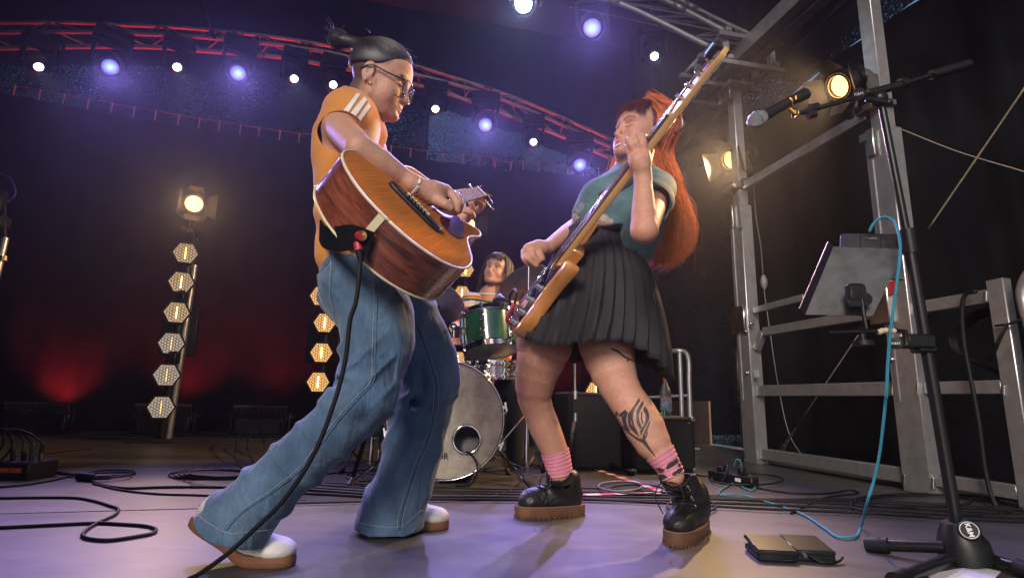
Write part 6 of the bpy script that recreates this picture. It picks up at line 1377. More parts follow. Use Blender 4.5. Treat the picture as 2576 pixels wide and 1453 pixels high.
# ---- platform boots
M_boot = mat('boot_leather', (.012, .011, .011), .42, var=.4, vscale=12, bump=.4, bscale=55, spec=.4); M_plat = mat('worn_platform', (.040, .018, .010), .8, var=.0, vscale=14, col2=(.17, .075, .038), detail=8)
def boot(toe, heel, top, nm):
    toe, heel, top = np.array(toe), np.array(heel), np.array(top); d = nrm(toe-heel); L0 = float(np.clip(np.linalg.norm((toe-heel)[:2]), .235, .30)); o = toe-d*L0; KX = L0/.300; sside = np.array([-d[1], d[0], 0])
    tl = np.array([np.dot(top-o, d)/KX, np.dot(top-o, sside), top[2]])
    smap = lambda q: shoe_map(np.array(q, float)*[KX, 1, 1], o, d, 0, .2)
    D = SDF((-.03, -.12, .03), (.33, .12, .30), .0036)
    D.chain([(.05, 0, .085), (.12, 0, .085), (.19, 0, .078), (.245, 0, .072)], [.040, .042, .042, .036], .02); D.ell((.238, 0, .070), (.058, .049, .036), None, .02); D.ell((.13, 0, .07), (.125, .046, .045), None, .02)
    an = np.array([.085, 0, .11]); D.chain([an, an*.5+tl*.5, tl], [.050, .051, .056], .03); D.chain([(.05, 0, .09), (.055, 0, .13)], [.04, .042], .02)
    D.chain([tl-(tl-an)*.3, tl+(tl-an)*.5], [.047, .052], .004, 'sub'); D.half(tl+np.array([0, 0, .004]), nrm(np.array([-.10, 0, 1.])), .003, tl-.12, tl+.12); D.half((0, 0, .046), (0, 0, -1), 0)
    D.warp(lambda p: .0022*np.sin(p[:, 2]*150+6*p[:, 0]*3)*np.exp(-((p[:, 2]-.13)/.035)**2)*np.exp(-((p[:, 0]-.12)/.05)**2)+.0013*noise3(p, 12, 4)-.0018*np.exp(-((p[:, 0]-.21+.5*np.abs(p[:, 1]))/.004)**2), .02)
    V, F = D.mesh(1); V[:, 2] -= .012*np.clip((.17-V[:, 2])/.08, 0, 1); W = smap(V); u = mesh_obj('boot', W, F, M_boot, pb, smooth=True)
    sv, sf2 = sole_mesh(.31, .057, .047, [(0, -.005), (.003, 0), (.017, .003), (.034, .004), (.040, .003), (.042, -.008)]); s = mesh_obj('platform_sole', smap(np.array(sv)-[.004, 0, 0]), sf2, M_plat, u); fix_normals(s); autosmooth(s, 50)
    b = MB(); so = np.array(sole_outline(.31, .057, .047, 40))-[.004, 0]
    for i in range(0, 40): q = smap([(so[i][0], so[i][1]*1.06, .0), (so[i][0], so[i][1]*1.05, .008)]); b.cyl(q[0], q[1], .0035, n=4)
    part('tread', b, M_plat, u)['kind'] = 'stuff'
    b2_ = MB().tube(smap([(p[0], p[1]*1.0, .042) for p in np.vstack([so, so[:1]])]), .0022, 5); part('welt', b2_, mat('welt_tan', (.20, .10, .05), .7), u, smooth=True)
    bv = bvh_of(W, F); lc = MB(); ey = MB()
    dirf = nrm(tl-an)
    for i in range(7):          # lacing up the front
        t = i/6; c = np.array([.165-.0*t, 0, .10])*(1-t)+(tl+np.array([.03, 0, -.012]))*t
        lp = []
        for a in np.linspace(-1, 1, 9):
            p = c+np.array([-.012*a*a, a*.024, 0.003*(1 if i % 2 else -1)*a]); base = np.array([an[0]-.02+(tl[0]-an[0])*t, 0, p[2]-.02]); dr = p-base
            w0 = smap([base])[0]; w1 = smap([p+dr])[0]; l_, n_, _, _ = bv.ray_cast(Vector(w1), Vector(w0-w1).normalized())
            if l_ is not None: lp.append(np.array(l_)+np.array(n_)*.002)
        if len(lp) > 3:
            lc.tube(lp, .0022, 6)
            for q in (lp[0], lp[-1]): ey.torus(q, d, .0042, .0012, 10, 5)
    tk = smap([tl+np.array([.042, 0, -.02])])[0]
    for a in (-1, 1): lc.tube(spline([tk, tk+sside*a*.03+d*.02+[0, 0, -.005], tk+sside*a*.045+d*.025+[0, 0, -.045], tk+sside*a*.02+d*.03+[0, 0, -.09]], 14), .002, 6)
    part('laces', lc, M_rubber, u, smooth=True)['kind'] = 'stuff'; part('eyelet', ey, M_steel, u, smooth=True)['kind'] = 'stuff'
    lp = smap([(.0, 0, tl[2]-.03), (-.012, 0, tl[2]-.01), (-.008, 0, tl[2]+.02), (.004, 0, tl[2]-.005)])+d*(tl[0]-.045); part('pull_tab', MB().tube(spline(lp, 10), .004, 6), M_boot, u, smooth=True)
    return u
boot(PF('b6', 190, 1160), PF('b6', 615, 1145), P('b6', 462, 855, 2.17), 'r')
boot(PF('b6', 1205, 1352)+[0, 0.005, 0], PF('b6', 1400, 1225), P('b6', 1215, 880, 1.86), 'l')
# ---- T-shirt
def tie_dye():
    m = mat('teal_tie_dye', (.035, .10, .125), .85, vscale=9, var=.0, col2=(.10, .19, .21), detail=5); m.node_tree.nodes['Principled BSDF'].inputs['Sheen Weight'].default_value = .2; return m
T = SDF((.02, 1.70, .78), (.78, 2.36, 1.40), .0044)
T.chain([P('b4', 930, 990, 2.02), P('b4', 860, 1120, 2.02), P('b4', 810, 1250, 2.02), P('b4', 830, 1390, 2.02)], [.085, .108, .112, .098], .04)
for dy in (-.07, .07): T.chain([P('b4', 920, 1040, 2.02+dy), P('b4', 850, 1200, 2.02+dy), P('b4', 850, 1370, 2.02+dy)], [.075, .095, .088], .04)
T.chain([P('b4', 720, 1130, 1.98), P('b4', 690, 1220, 1.99)], [.075, .08], .05); T.chain([P('b4', 700, 1130, 2.10), P('b4', 660, 1220, 2.10)], [.07, .07], .05)     # chest
T.chain([P('b4', 980, 985, 1.98), shl, shl*.55+ell_*.45], [.06, .068, .064], .03)                                                                                       # near sleeve
T.chain([P('b4', 800, 1040, 2.12), P('b4', 740, 1090, 2.19)], [.06, .06], .03)
T.chain([P('b4', 1000, 1180, 1.98), P('b4', 1010, 1330, 1.99), P('b4', 985, 1430, 2.0), P('b4', 960, 1480, 2.0)], [.07, .068, .062, .045], .05)                          # loose back falling over the waistband
ae = nrm(ell_-shl); T.half(shl*.52+ell_*.48, ae, .003, shl*.5+ell_*.5-.11, shl*.5+ell_*.5+.09) if False else None
T.chain([shl*.78+ell_*.22, shl*.3+ell_*.7], [.050, .056], .004, 'sub')
T.chain([H2.w(-.03, 0, -.09), nb+[0, 0, .01]], [.056, .062], .006, 'sub'); T.half(P('b5', 980, 190, 2.0), nrm([-.12, 0, -1.]), .003, P('b5', 700, 300, 2.02)-[.1, .3, .2], P('b5', 1130, 300, 2.02)+[0, .3, .25])
T.warp(lambda p: .004*np.sin((p[:, 0]*.9+p[:, 2]*.5)*55+2*np.sin(p[:, 2]*17))*np.clip((1.2-p[:, 2])/.15, 0, 1)+.003*noise3(p, 6, 6), .03)
V, F = T.mesh(2); tee = mesh_obj('t_shirt', V, F, tie_dye(), pb, smooth=True); TB2 = bvh_of(V, F); del T
M_pr = [mat('print_pale', (.42, .36, .30), .85, var=.3, vscale=30), mat('print_pink', (.40, .20, .15), .85, var=.4, vscale=40), mat('print_grey', (.16, .18, .18), .85, var=.5, vscale=35)]
for i, poly in enumerate(([(715, 1215), (770, 1225), (800, 1260), (820, 1300), (770, 1295), (740, 1255), (718, 1245)], [(630, 1300), (680, 1275), (740, 1290), (800, 1310), (830, 1335), (740, 1330), (640, 1320)], [(560, 1190), (600, 1150), (640, 1130), (620, 1190), (580, 1230), (545, 1250)], [(530, 1230), (560, 1215), (600, 1240), (540, 1290), (500, 1310)], [(870, 1040), (910, 1015), (920, 1025), (885, 1055)], [(640, 1240), (680, 1200), (700, 1200), (690, 1250), (650, 1280)])):
    patch('shirt_print', TB2, 'b4', poly, M_pr[i % 3], tee, off=.0015, step=16)
for i, poly in enumerate(([(905, 10), (960, 5), (1000, 30), (1060, 45), (1120, 60), (1125, 95), (1060, 90), (1000, 70), (930, 40)], [(880, 80), (950, 62), (1010, 80), (1080, 105), (1140, 130), (1140, 150), (1040, 140), (940, 130), (880, 120)], [(900, 45), (940, 50), (950, 62), (905, 78)], [(1000, 100), (1020, 95), (1040, 120), (1015, 128)])):
    patch('shirt_print', TB2, 'b5', poly, [M_pr[0], M_pr[1], M_pr[2], M_pr[2]][i], tee, off=.0018+.0006*i, step=16)
st = on_skin(TB2, 'b4', [(935, 990), (900, 1020), (850, 1060), (790, 1100), (740, 1130)], 30, .004)
if len(st) > 5:
    q = st; b = MB(); n_ = len(q); Vv = []
    T_ = np.gradient(q, axis=0)
    for i in range(n_): s_ = nrm(np.cross(T_[i], CAM-q[i])); Vv += [q[i]-s_*.026, q[i]+s_*.026]
    b.add(Vv, [(2*i, 2*i+1, 2*i+3, 2*i+2) for i in range(n_-1)]); 
    bst = thing('bass_strap', 'grey ribbed bass strap across the teal shirt', 'strap', tuple(q[0])); o = part('webbing', b, mat('grey_webbing', (.05, .045, .06), .8, bump=.5, bscale=300), bst, smooth=True)
    sd_ = o.modifiers.new('thickness', 'SOLIDIFY'); sd_.thickness = .004; sd_.offset = 1
# ---- pleated skirt
M_skirt = mat('black_pleats', (.014, .013, .016), .78, var=.25, vscale=14, bump=.06, bscale=500)
wc = P('b5', 1000, 195, 2.02); hcx = P('b5', 925, 1245, 2.02); NP = 34; na = NP*8; nt = 22; V = []; F = []
for j in range(nt):
    t = j/(nt-1); c = wc*(1-t)+hcx*t+np.array([.02*math.sin(t*3), 0, 0]); rx = np.interp(t, [0, .08, .25, .5, .8, 1], [.108, .128, .176, .215, .250, .268]); ry = np.interp(t, [0, .08, .25, .5, .8, 1], [.105, .12, .16, .195, .225, .245])
    for i in range(na):
        a = 2*math.pi*i/na; ph = (i/8+.16*math.sin(a*5+t*2)) % 1; saw = ph/.78 if ph < .78 else (1-ph)/.22
        k = 1+(.022+.075*t)*(saw-.5)*(.35 if t < .06 else 1)+.045*t*math.sin(3*a+1.0)+.03*t*math.sin(7*a+.4)
        x = rx*k*math.cos(a); y = ry*k*math.sin(a)
        zt = -(.24-.04*t)*x*.55-.004*t*math.sin(a*NP)-.03*t*math.sin(3*a+2.2)-(.022*t*t*max(0, math.cos(a-.35)))+.02*t*math.cos(a-math.pi)
        V.append((c[0]+x, c[1]+y, c[2]+zt))
for j in range(nt-1):
    for i in range(na): F.append((j*na+i, j*na+(i+1) % na, (j+1)*na+(i+1) % na, (j+1)*na+i))
sk = mesh_obj('pleated_skirt', V, F, M_skirt, pb, smooth=True); sk.data.set_sharp_from_angle(angle=R(50))
sdm = sk.modifiers.new('thickness', 'SOLIDIFY'); sdm.thickness = .0016
wb = [np.array(V[i]) for i in range(0, na, 2)]; b = MB()
for o_ in (.004, -.010, -.024): b.tube([p+np.array([0, 0, o_+.003*math.sin(i*1.9)]) for i, p in enumerate(wb+wb[:1])], .010, 6)
part('waistband', b, M_skirt, sk, smooth=True)
# ---- long red hair
M_red = hair_mat('copper_hair', (.64, .15, .028), .36, .3); M_redd = hair_mat('dark_red_hair', (.10, .018, .012), .4, .3)
HC = SDF(H2.C-.18, H2.C+.18, .0045)
HC.ell(H2.w(.0, 0, .050), np.array([.108, .083, .094])*H2.sc, H2.A, 0); HC.half(H2.w(.072, 0, .062), H2.A[0]*.86-H2.A[2]*.5, .012); HC.half(H2.w(.018, 0, .0), H2.A[0]*.93-H2.A[2]*.36, .01)
HC.warp(lambda p: .0022*np.sin(H2.loc(p)[:, 1]*220+9*H2.loc(p)[:, 0])+.0016*noise3(p, 20, 2), .02)
hv, hf = HC.mesh(1); hr = solid_cols(mesh_obj('hair', hv, hf, M_redd, pb, smooth=True))
qy = lambda rows: [P('q', *a) for a in rows]
G = [[H2.w(.03, -.035, .132), H2.w(-.045, -.072, .09), *qy([(1636, 372, 1.95), (1648, 430, 1.965), (1668, 500, 2.01), (1682, 580, 2.03), (1660, 635, 2.03), (1622, 652, 2.03)])],
     [H2.w(.01, -.03, .138), H2.w(-.06, -.068, .095), *qy([(1652, 380, 1.97), (1668, 440, 1.98), (1690, 510, 2.01), (1702, 585, 2.03), (1688, 640, 2.03), (1652, 664, 2.03)])],
     [H2.w(-.01, -.02, .142), H2.w(-.09, -.05, .09), *qy([(1668, 380, 2.0), (1682, 440, 2.0), (1700, 510, 2.02), (1718, 575, 2.03), (1706, 630, 2.03), (1682, 655, 2.03)])],
     [H2.w(-.02, .0, .143), H2.w(-.10, -.02, .09), *qy([(1672, 372, 2.03), (1690, 440, 2.04), (1706, 500, 2.05), (1730, 555, 2.05), (1722, 605, 2.05), (1706, 640, 2.05)])],
     [H2.w(-.02, .03, .138), H2.w(-.10, .02, .09), *qy([(1664, 372, 2.09), (1678, 440, 2.1), (1690, 500, 2.11), (1702, 555, 2.11), (1690, 605, 2.11), (1672, 640, 2.11)])]]
HV = SDF((.15, 1.85, .75), (.80, 2.25, 1.60), .006)
for gd, rr0 in zip(G, (.010, .018, .022, .018, .012)): q5 = spline(gd, 16); HV.chain(q5, np.interp(np.linspace(0, 1, 16), [0, .2, .7, 1], [.012, rr0, rr0*1.15, .006]), .03)
HV.warp(lambda p: .004*np.sin(p[:, 0]*260+4*np.sin(p[:, 2]*22))+.003*noise3(p, 9, 3), .02)
hv2, hf2 = HV.mesh(1); solid_cols(mesh_obj('hair_mass', hv2, hf2, hair_mat('copper_hair_deep', (.34, .065, .015), .7, .35), hr, smooth=True), .8)
scatter_strands(hr, 'long_hair', None, G, 5200, 0, (.012, .018), (.010, 15), .0009, M_red, 5, M=22, lenj=.14)['kind'] = 'stuff'
scatter_strands(hr, 'loose_hair', None, G, 170, 0, (.013, .024), (.013, 11), .0007, M_red, 15, M=26, lenj=.2)['kind'] = 'stuff'
G2 = [[a, b, *c] for a, b, c in ((H2.w(.045, -.052, .118), H2.w(.01, -.083, .06), qy([(1628, 378, 1.93), (1634, 430, 1.94), (1650, 490, 1.99)])), (H2.w(.02, -.05, .126), H2.w(-.03, -.084, .06), qy([(1640, 380, 1.94), (1650, 440, 1.955), (1664, 510, 2.0)])))]
scatter_strands(hr, 'side_lock', None, G2, 420, 0, (.006, .008), (.005, 12), .0011, M_red, 6, M=20)['kind'] = 'stuff'
G3 = [[H2.w(.035, -.062, .112), H2.w(.066, -.074, .065), H2.w(.068, -.072, .02)], [H2.w(.035, -.045, .125), H2.w(.082, -.055, .085), H2.w(.094, -.056, .035)], [H2.w(.035, -.015, .134), H2.w(.095, -.02, .098), H2.w(.116, -.022, .042)], [H2.w(.035, .015, .134), H2.w(.095, .018, .098), H2.w(.116, .02, .042)], [H2.w(.035, .05, .125), H2.w(.082, .055, .085), H2.w(.094, .056, .03)]]
scatter_strands(hr, 'fringe', None, G3, 520, 0, (.004, .005), (.002, 5), .0010, M_redd, 7, M=12, lenj=.3)['kind'] = 'stuff'
G4 = [qy([(1545, 400, 2.10), (1530, 440, 2.10), (1512, 480, 2.08), (1490, 510, 2.06)]), qy([(1560, 410, 2.08), (1545, 450, 2.07), (1520, 490, 2.05), (1500, 512, 2.04)]), qy([(1590, 425, 2.0), (1575, 455, 1.99), (1562, 475, 1.98), (1545, 492, 1.97)])]
scatter_strands(hr, 'front_lock', None, G4, 260, 0, (.006, .008), (.004, 9), .0011, M_red, 8, M=12)['kind'] = 'stuff'
for i in range(3): pass
clw = H2.w(-.055, -.088, .075)
hc_ = apart('hair_claw', MB().tube(spline([clw+[0, 0, .03], clw+H2.A[0]*-.03+[0, -.012, .01], clw+H2.A[0]*-.03+[0, -.012, -.03], clw+[0, 0, -.06]], 14), .006, 8), mat('claw_brown', (.10, .035, .02), .3, var=.6, vscale=60), pb)
# ================================================================== drum kit
M_green = wood('green_stain', (.008, .05, .022), (.02, .105, .045), 6, (3, 3, .4), .2, 1.)
M_headcalf = mat('calf_head', (.36, .30, .20), .45, var=.0, vscale=10, col2=(.74, .68, .55), detail=9)
M_headw = mat('clear_head', (.42, .40, .42), .3, var=.1, vscale=5)
bdc = P('d1', 925, 742, 2.98); bdn = nrm([.02, -1, .0]); bdr = .305; bdc[2] = bdr+.015
bd = thing('bass_drum', 'large bass drum with mottled cream head and a chrome port hole', 'drum', (bdc[0], bdc[1], 0)); bx_, by_, _ = frame(bdn)
bx_ = np.array([1., 0, 0]); by_ = np.array([0, 0, 1.])
apart('shell', MB().lathe(bdc, bdn, [(bdr*.97, -.42), (bdr*.97, -.01)], 48), M_green, bd)
hp = (bdc+bx_*.112-by_*.098)
n = 64; V = []; F = []          # head with a real hole
for i in range(n): a = 2*math.pi*i/n; V.append(bdc+bdn*.002+(bx_*math.cos(a)+by_*math.sin(a))*bdr*.965)
for i in range(n): a = 2*math.pi*i/n; V.append(hp+bdn*.002+(bx_*math.cos(a)+by_*math.sin(a))*.066)
apart('drum_head', MB().add(V, [(i, (i+1) % n, n+(i+1) % n, n+i) for i in range(n)]), M_headcalf, bd)
part('port_ring', MB().torus(hp+bdn*.006, bdn, .070, .0085, 40, 10), M_chrome, bd, smooth=True)
apart('back_head', MB().lathe(bdc-bdn*.41, bdn, [(0, 0), (bdr*.96, 0)], 40), M_headw, bd)
pil = apart('pillow', MB().ball(hp-bdn*.15-by_*.06, .11, 16, (1.2, .6, .6)), mat('pillow_grey', (.30, .28, .30), .9, bump=.5, bscale=18), bd)
for q in (.004, -.415): apart('hoop', MB().lathe(bdc+bdn*q, bdn, [(bdr*.962, .012), (bdr*1.0, .012), (bdr*1.0, -.028), (bdr*.962, -.028), (bdr*.962, .012)], 56), mat('hoop_dark', (.10, .09, .085), .2, .6), bd)
part('hoop_trim', MB().torus(bdc+bdn*.017, bdn, bdr*.985, .005, 56, 6), M_chrome, bd, smooth=True)
for i in range(10):
    a = 2*math.pi*(i+.35)/10; e = bx_*math.cos(a)+by_*math.sin(a); c = bdc+e*bdr*1.005
    apart('claw', MB().box(c+bdn*.0, (.016, .022, .05), (e, np.cross(bdn, e), bdn), .003).cyl(c+e*.012-bdn*.02, c+e*.012-bdn*.12, .004, n=6).box(c+e*.012+bdn*.012, (.012, .05, .008), (e, np.cross(bdn, e), bdn), .002), M_chrome, bd)
for s in (-1, 1): apart('spur', MB().cyl(bdc+bx_*s*bdr*.92-by_*.16-bdn*.12, bdc+bx_*s*(bdr+.13)-by_*(bdr+.005)+bdn*.12, .009, n=8), M_chrome, bd)
lg = bdc-bx_*.055-by_*.185+bdn*.0035
text_mesh('lettering', 'SONOR', .044, M_bplas, bd, lg, bx_, by_, extrude=.0004, bold=.0006)
apart('badge', MB().slab([(-.03, 0), (.03, 0), (.03, -.014), (.018, -.034), (0, -.042), (-.018, -.034), (-.03, -.014)], lg-by_*.024, bx_, by_, bdn, 0, .0008), M_bplas, bd); apart('badge_band', MB().box(lg-by_*.036+bdn*.0012, (.05, .010, .001), (bx_, by_, bdn)), M_headcalf, bd)
# a cushion of cable
kc_ = part('kick_mic_cable', MB().tube(spline([hp-by_*.06+bdn*.02, hp-by_*.075+bx_*.03+bdn*.03, P('d1', 1235, 1130, 2.92), P('d1', 1215, 1240, 2.90), P('d1', 1150, 1310, 2.88)*[1, 1, 0]+[0, 0, .012], P('d1', 1020, 1345, 2.86)*[1, 1, 0]+[0, 0, .012]], 40), .0055, 8), M_rubber, label='black microphone cable coming out of the bass drum port hole', cat='cable', smooth=True)
def drum(name, lab, top, bot, r, m, lugs, head_b, hoopr=1.04, x0=(1, 0, 0)):
    top, bot = np.array(top), np.array(bot); ax = nrm(top-bot); L_ = np.linalg.norm(top-bot); t = thing(name, lab, 'drum', tuple(bot)); x = nrm(np.array(x0)-ax*np.dot(x0, ax)); y = np.cross(ax, x)
    apart('shell', MB().lathe(bot, ax, [(r, 0), (r, L_)], 48, x0=x), m, t)
    apart('top_head', MB().lathe(top, ax, [(0, .004), (r*.98, .004), (r*1.0, -.004)], 48), M_headw, t); apart('bottom_head', MB().lathe(bot, ax, [(0, -.004), (r*.98, -.004), (r, .004)], 48), head_b, t)
    for c, s in ((top, 1), (bot, -1)): apart('hoop', MB().lathe(c, ax*s, [(r*1.0, -.022), (r*hoopr, -.024), (r*hoopr*1.02, -.018), (r*hoopr, .0), (r*hoopr*.99, .010), (r*.985, .012), (r*.985, .002)], 56), M_chrome, t)
    for i in range(lugs):
        a = 2*math.pi*(i+.28)/lugs; e = x*math.cos(a)+y*math.sin(a); w = np.cross(ax, e)
        for f, h in ((.72, .26), (.28, .26)):
            apart('lug', MB().box(bot+ax*L_*f+e*(r+.012), (.020, .024, L_*h), (e, w, ax), .004), M_chrome, t)
        apart('tension_rod', MB().cyl(bot+e*r*1.045-ax*.012, top+e*r*1.045+ax*.016, .0035, n=6), M_chrome, t)
        for c in (top+ax*.006, bot-ax*.004): apart('rod_ear', MB().box(c+e*r*1.05, (.016, .02, .016), (e, w, ax), .003), M_chrome, t)
    return t
tm = drum('rack_tom', 'green rack tom drum tilted above the bass drum', P('d2', 735, 742, 3.47), P('d2', 762, 1092, 3.42), .163, M_green, 6, mat('tom_bottom_head', (.36, .34, .38), .28, var=.12, vscale=6))
text_mesh('lettering', 'REMO', .028, M_bplas, tm, P('d2', 820, 1028, 3.26), np.array([1., 0, 0]), nrm([0, .7, .7]), extrude=.0003) if False else None
sn = drum('snare_drum', 'polished steel snare drum behind the green tom', P('d2', 785, 1215, 3.60), P('d2', 785, 1365, 3.60), .148, mat('steel_shell', (.62, .60, .60), .22, 1., var=.12, vscale=3, stretch=(1, 1, .1)), 10, M_headw)
apart('snare_badge', MB().box(P('d2', 927, 1250, 3.47), (.03, .006, .044), None, .001), M_bplas, sn); apart('badge_mark', MB().cyl(P('d2', 918, 1240, 3.465), P('d2', 918, 1240, 3.46), .006, n=12).cyl(P('d2', 938, 1222, 3.465), P('d2', 938, 1222, 3.46), .005, n=12).box(P('d2', 927, 1275, 3.465), (.02, .003, .006)), M_cream, sn)
ft = drum('floor_tom', 'green floor tom glimpsed between the guitarist\'s legs', P('q', 985, 945, 3.45), P('q', 985, 945, 3.45)-np.array([0, 0, .36]), .19, M_green, 6, M_headcalf)
for i in range(3):
    a = 2*math.pi*i/3+.5; p = OFF[ft.name]+np.array([math.cos(a)*.21, math.sin(a)*.21, 0]); apart('leg', MB().cyl(p+[0, 0, .2], (p[0], p[1], .006), .007, n=8), M_chrome, ft)
M_cym = mat('dark_bronze', (.16, .14, .16), .45, .6, var=.35, vscale=9)
def cymbal(name, lab, c, nn, r, stand_to):
    c = np.array(c); t = thing(name, lab, 'cymbal', tuple(c))
    apart('plate', MB().lathe(c, nn, [(.012, .022), (.03, .02), (.05, .006), (r*.55, -.006), (r, -.022), (r, -.024), (r*.55, -.008), (.05, .004), (.03, .018), (.012, .02)], 56), M_cym, t)
    apart('wing_nut', MB().lathe(c, nn, [(.012, .02), (.014, .035), (.006, .04), (.004, .06), (0, .06)], 10), M_bplas, t); return t
cL = P('d2', 262, 648, 3.55); cymbal('cymbal', 'dark cymbal partly hidden behind the guitarist\'s hip', cL, nrm([.30, .62, .75])*-1, .165, None)
cR = P('d2', 1120, 470, 3.55); cymbal('cymbal', 'dark cymbal behind the bass body beside the drummer\'s hair', cR, nrm([-.30, .45, .85])*-1, .175, None)
def tripod(name, lab, x, y, zt, hub, spread, top=None, rt=.011, m=M_chrome, rot=0.):
    t = thing(name, lab, 'stand', (x, y, 0)); b = np.array([x, y, 0])
    apart('tube', MB().cyl(b+[0, 0, .05], b+[0, 0, zt*.55], rt*1.25, n=12).cyl(b+[0, 0, zt*.55], b+[0, 0, zt], rt*.8, n=12), m, t)
    apart('collar', MB().cyl(b+[0, 0, zt*.55-.03], b+[0, 0, zt*.55+.02], rt*1.9, n=12).cyl(b+[0, 0, hub-.02], b+[0, 0, hub+.03], rt*1.9, n=12), m, t)
    for i in range(3):
        a = rot+2*math.pi*i/3; e = np.array([math.cos(a), math.sin(a), 0]); f = b+e*spread+[0, 0, .012]
        apart('leg', MB().beam(b+[0, 0, hub], f, .022, .006, up=e), m, t); apart('brace', MB().beam(b+[0, 0, .06], (b+[0, 0, hub])*.35+f*.65, .016, .004, up=e), m, t)
        apart('rubber_foot', MB().cyl(f+e*.02+[0, 0, -.008], f-e*.02+[0, 0, .018], .014, n=8), M_rubber, t)
    if top is not None:
        apart('boom', MB().cyl(b+[0, 0, zt], np.array(top), rt*.7, n=10), m, t)
    return t
s_ = PF('d1', 175, 1255); tripod('cymbal_stand', 'chrome tripod stand seen between the guitarist\'s shins', s_[0], s_[1]+.02, .95, .34, .24, cL, rot=.4)
s_ = PF('d1', 1750, 1290); tripod('cymbal_stand', 'chrome tripod stand behind the bass player\'s right calf', s_[0]-.02, s_[1]+.12, 1.2, .36, .30, cR, rot=1.2)
s_ = PF('b6', 640, 880); tripod('hi_hat_stand', 'chrome stand with spread legs beside the bass player\'s boot', s_[0]-.05, s_[1]+.15, .85, .32, .26, rot=.2)
s_ = PF('d1', 1560, 1180); tripod('snare_stand', 'chrome snare drum stand behind the bass drum', P('d2', 785, 1365, 3.60)[0], 3.60, float(P('d2', 785, 1365, 3.60)[2]-.02), .3, .28, rot=.9)
ma = thing('tom_mount', 'chrome clamp arm holding the green tom beside the bass drum', 'bracket', tuple(P('d2', 400, 900, 3.45)))
apart('clamp', MB().cyl(P('d2', 400, 1160, 3.45), P('d2', 400, 860, 3.45), .014, n=12).ball(P('d2', 398, 866, 3.45), .024, 12).cyl(P('d2', 398, 866, 3.45), P('d2', 560, 895, 3.42), .012, n=10).box(P('d2', 410, 1005, 3.43), (.13, .03, .05), None, .005).cyl(P('d2', 505, 890, 3.42), P('d2', 540, 893, 3.42), .022, n=12), M_chrome, ma)
apart('foot', MB().cyl(P('d2', 400, 1160, 3.45), P('d2', 400, 1160, 3.45)*[1, 1, 0]+[0, 0, bdr*1.6], .012, n=10), M_chrome, ma)
apart('wing_screw', MB().box(P('d2', 490, 990, 3.42), (.03, .012, .02), None, .003).box(P('d2', 355, 990, 3.42), (.03, .012, .02), None, .003), M_steel, ma)
dm = thing('drum_microphone', 'small black clip microphone with red plug aimed at the tom', 'microphone', tuple(P('d2', 950, 640, 3.30)))
apart('mic_body', MB().tube([P('d2', 815, 612, 3.42), P('d2', 850, 585, 3.38), P('d2', 905, 605, 3.33), P('d2', 985, 655, 3.28)], [.030, .024, .012, .014], 12), M_bplas, dm); apart('plug', MB().cyl(P('d2', 955, 680, 3.27), P('d2', 1015, 725, 3.27), .016, .012, 10), M_redp, dm)
part('cable', MB().tube(spline([P('d2', 985, 655, 3.28), P('d2', 965, 620, 3.27), P('d2', 945, 640, 3.27), P('d2', 955, 685, 3.27)], 16), .006, 8), mat('pale_cable', (.55, .5, .6), .4), dm, smooth=True)
tp = thing('kick_pedal', 'dark foot pedal on the carpet behind the bass drum', 'pedal', (bdc[0], bdc[1]+.5, .006)); apart('plate', MB().box((bdc[0], bdc[1]+.6, .03), (.09, .3, .02), None, .004), M_steel, tp); apart('frame', MB().box((bdc[0], bdc[1]+.46, .12), (.14, .02, .22), None, .004), M_steel, tp)
# ================================================================== drummer
pdm = thing('person', 'seated drummer with long brown hair and rainbow striped white T-shirt', 'person', (.0, 3.95, 0), 'performers')
YD = 3.9; F3 = nrm([-.30, -.90, .22]); U3 = nrm([.22, .18, .95]); A3 = head_axes(F3, U3)
np3 = P('d2', 748, 320, YD-.11); H3 = Head(np3-A3[0]*.123+A3[2]*.038, F3, U3, 1.02)
cxD = P('d2', 735, 620, YD)
D = SDF(H3.C-[.45, .55, .95], H3.C+[.42, .25, .17], .0045)
H3.build(D, jaw=1.0, fem=False)
nbd = P('d2', 738, 560, YD+.01); D.chain([H3.w(-.02, 0, -.06), H3.w(-.015, 0, -.12), nbd], [.052, .050, .055], .02); D.chain([nbd, nbd-[0, 0, .25], nbd-[0, -.02, .5], nbd-[0, -.03, .62]], [.07, .11, .10, .12], .03)
shR, shL = P('d2', 560, 625, YD), P('d2', 930, 640, YD+.03); elR = P('d2', 420, 840, YD-.05); elL = P('d2', 1010, 900, YD-.05)
for a, b, c in ((shR, elR, P('d2', 430, 900, YD-.30)), (shL, elL, P('d2', 960, 1000, YD-.30))):
    D.chain([nbd-[0, 0, .06], a, b, b*.4+c*.6, c], [.055, .052, .040, .036, .026], .02); D.chain([c, c+nrm(c-b)*.07], [.034, .03], .01)
    for i in range(4): q = c+nrm(c-b)*.07+np.array([(i-1.5)*.018, 0, 0]); D.chain([q, q+np.array([0, -.02, -.02]), q+np.array([0, 0, -.045])], [.009, .0088, .0075], .004)
    D.chain([c+nrm(c-b)*.03+[.03, 0, 0], c+nrm(c-b)*.07+[.03, -.02, -.02]], [.011, .009], .005)
V, F = D.mesh(1); del D
col = np.tile(SKIN*[1.02, 1, 1.0], (len(V), 1)).astype(float); H3.paint(V, col, lips=(.45, .17, .14), brow=(.05, .03, .02))
col = mottle(V, col, 12)
mesh_obj('body', V, F, M_skin, pdm, smooth=True, cols=col); H3.eye(pdm, look=(1, -.55, .3), open_=.0068)
T = SDF(nbd-[.45, .35, .75], nbd+[.45, .3, .08], .0055)
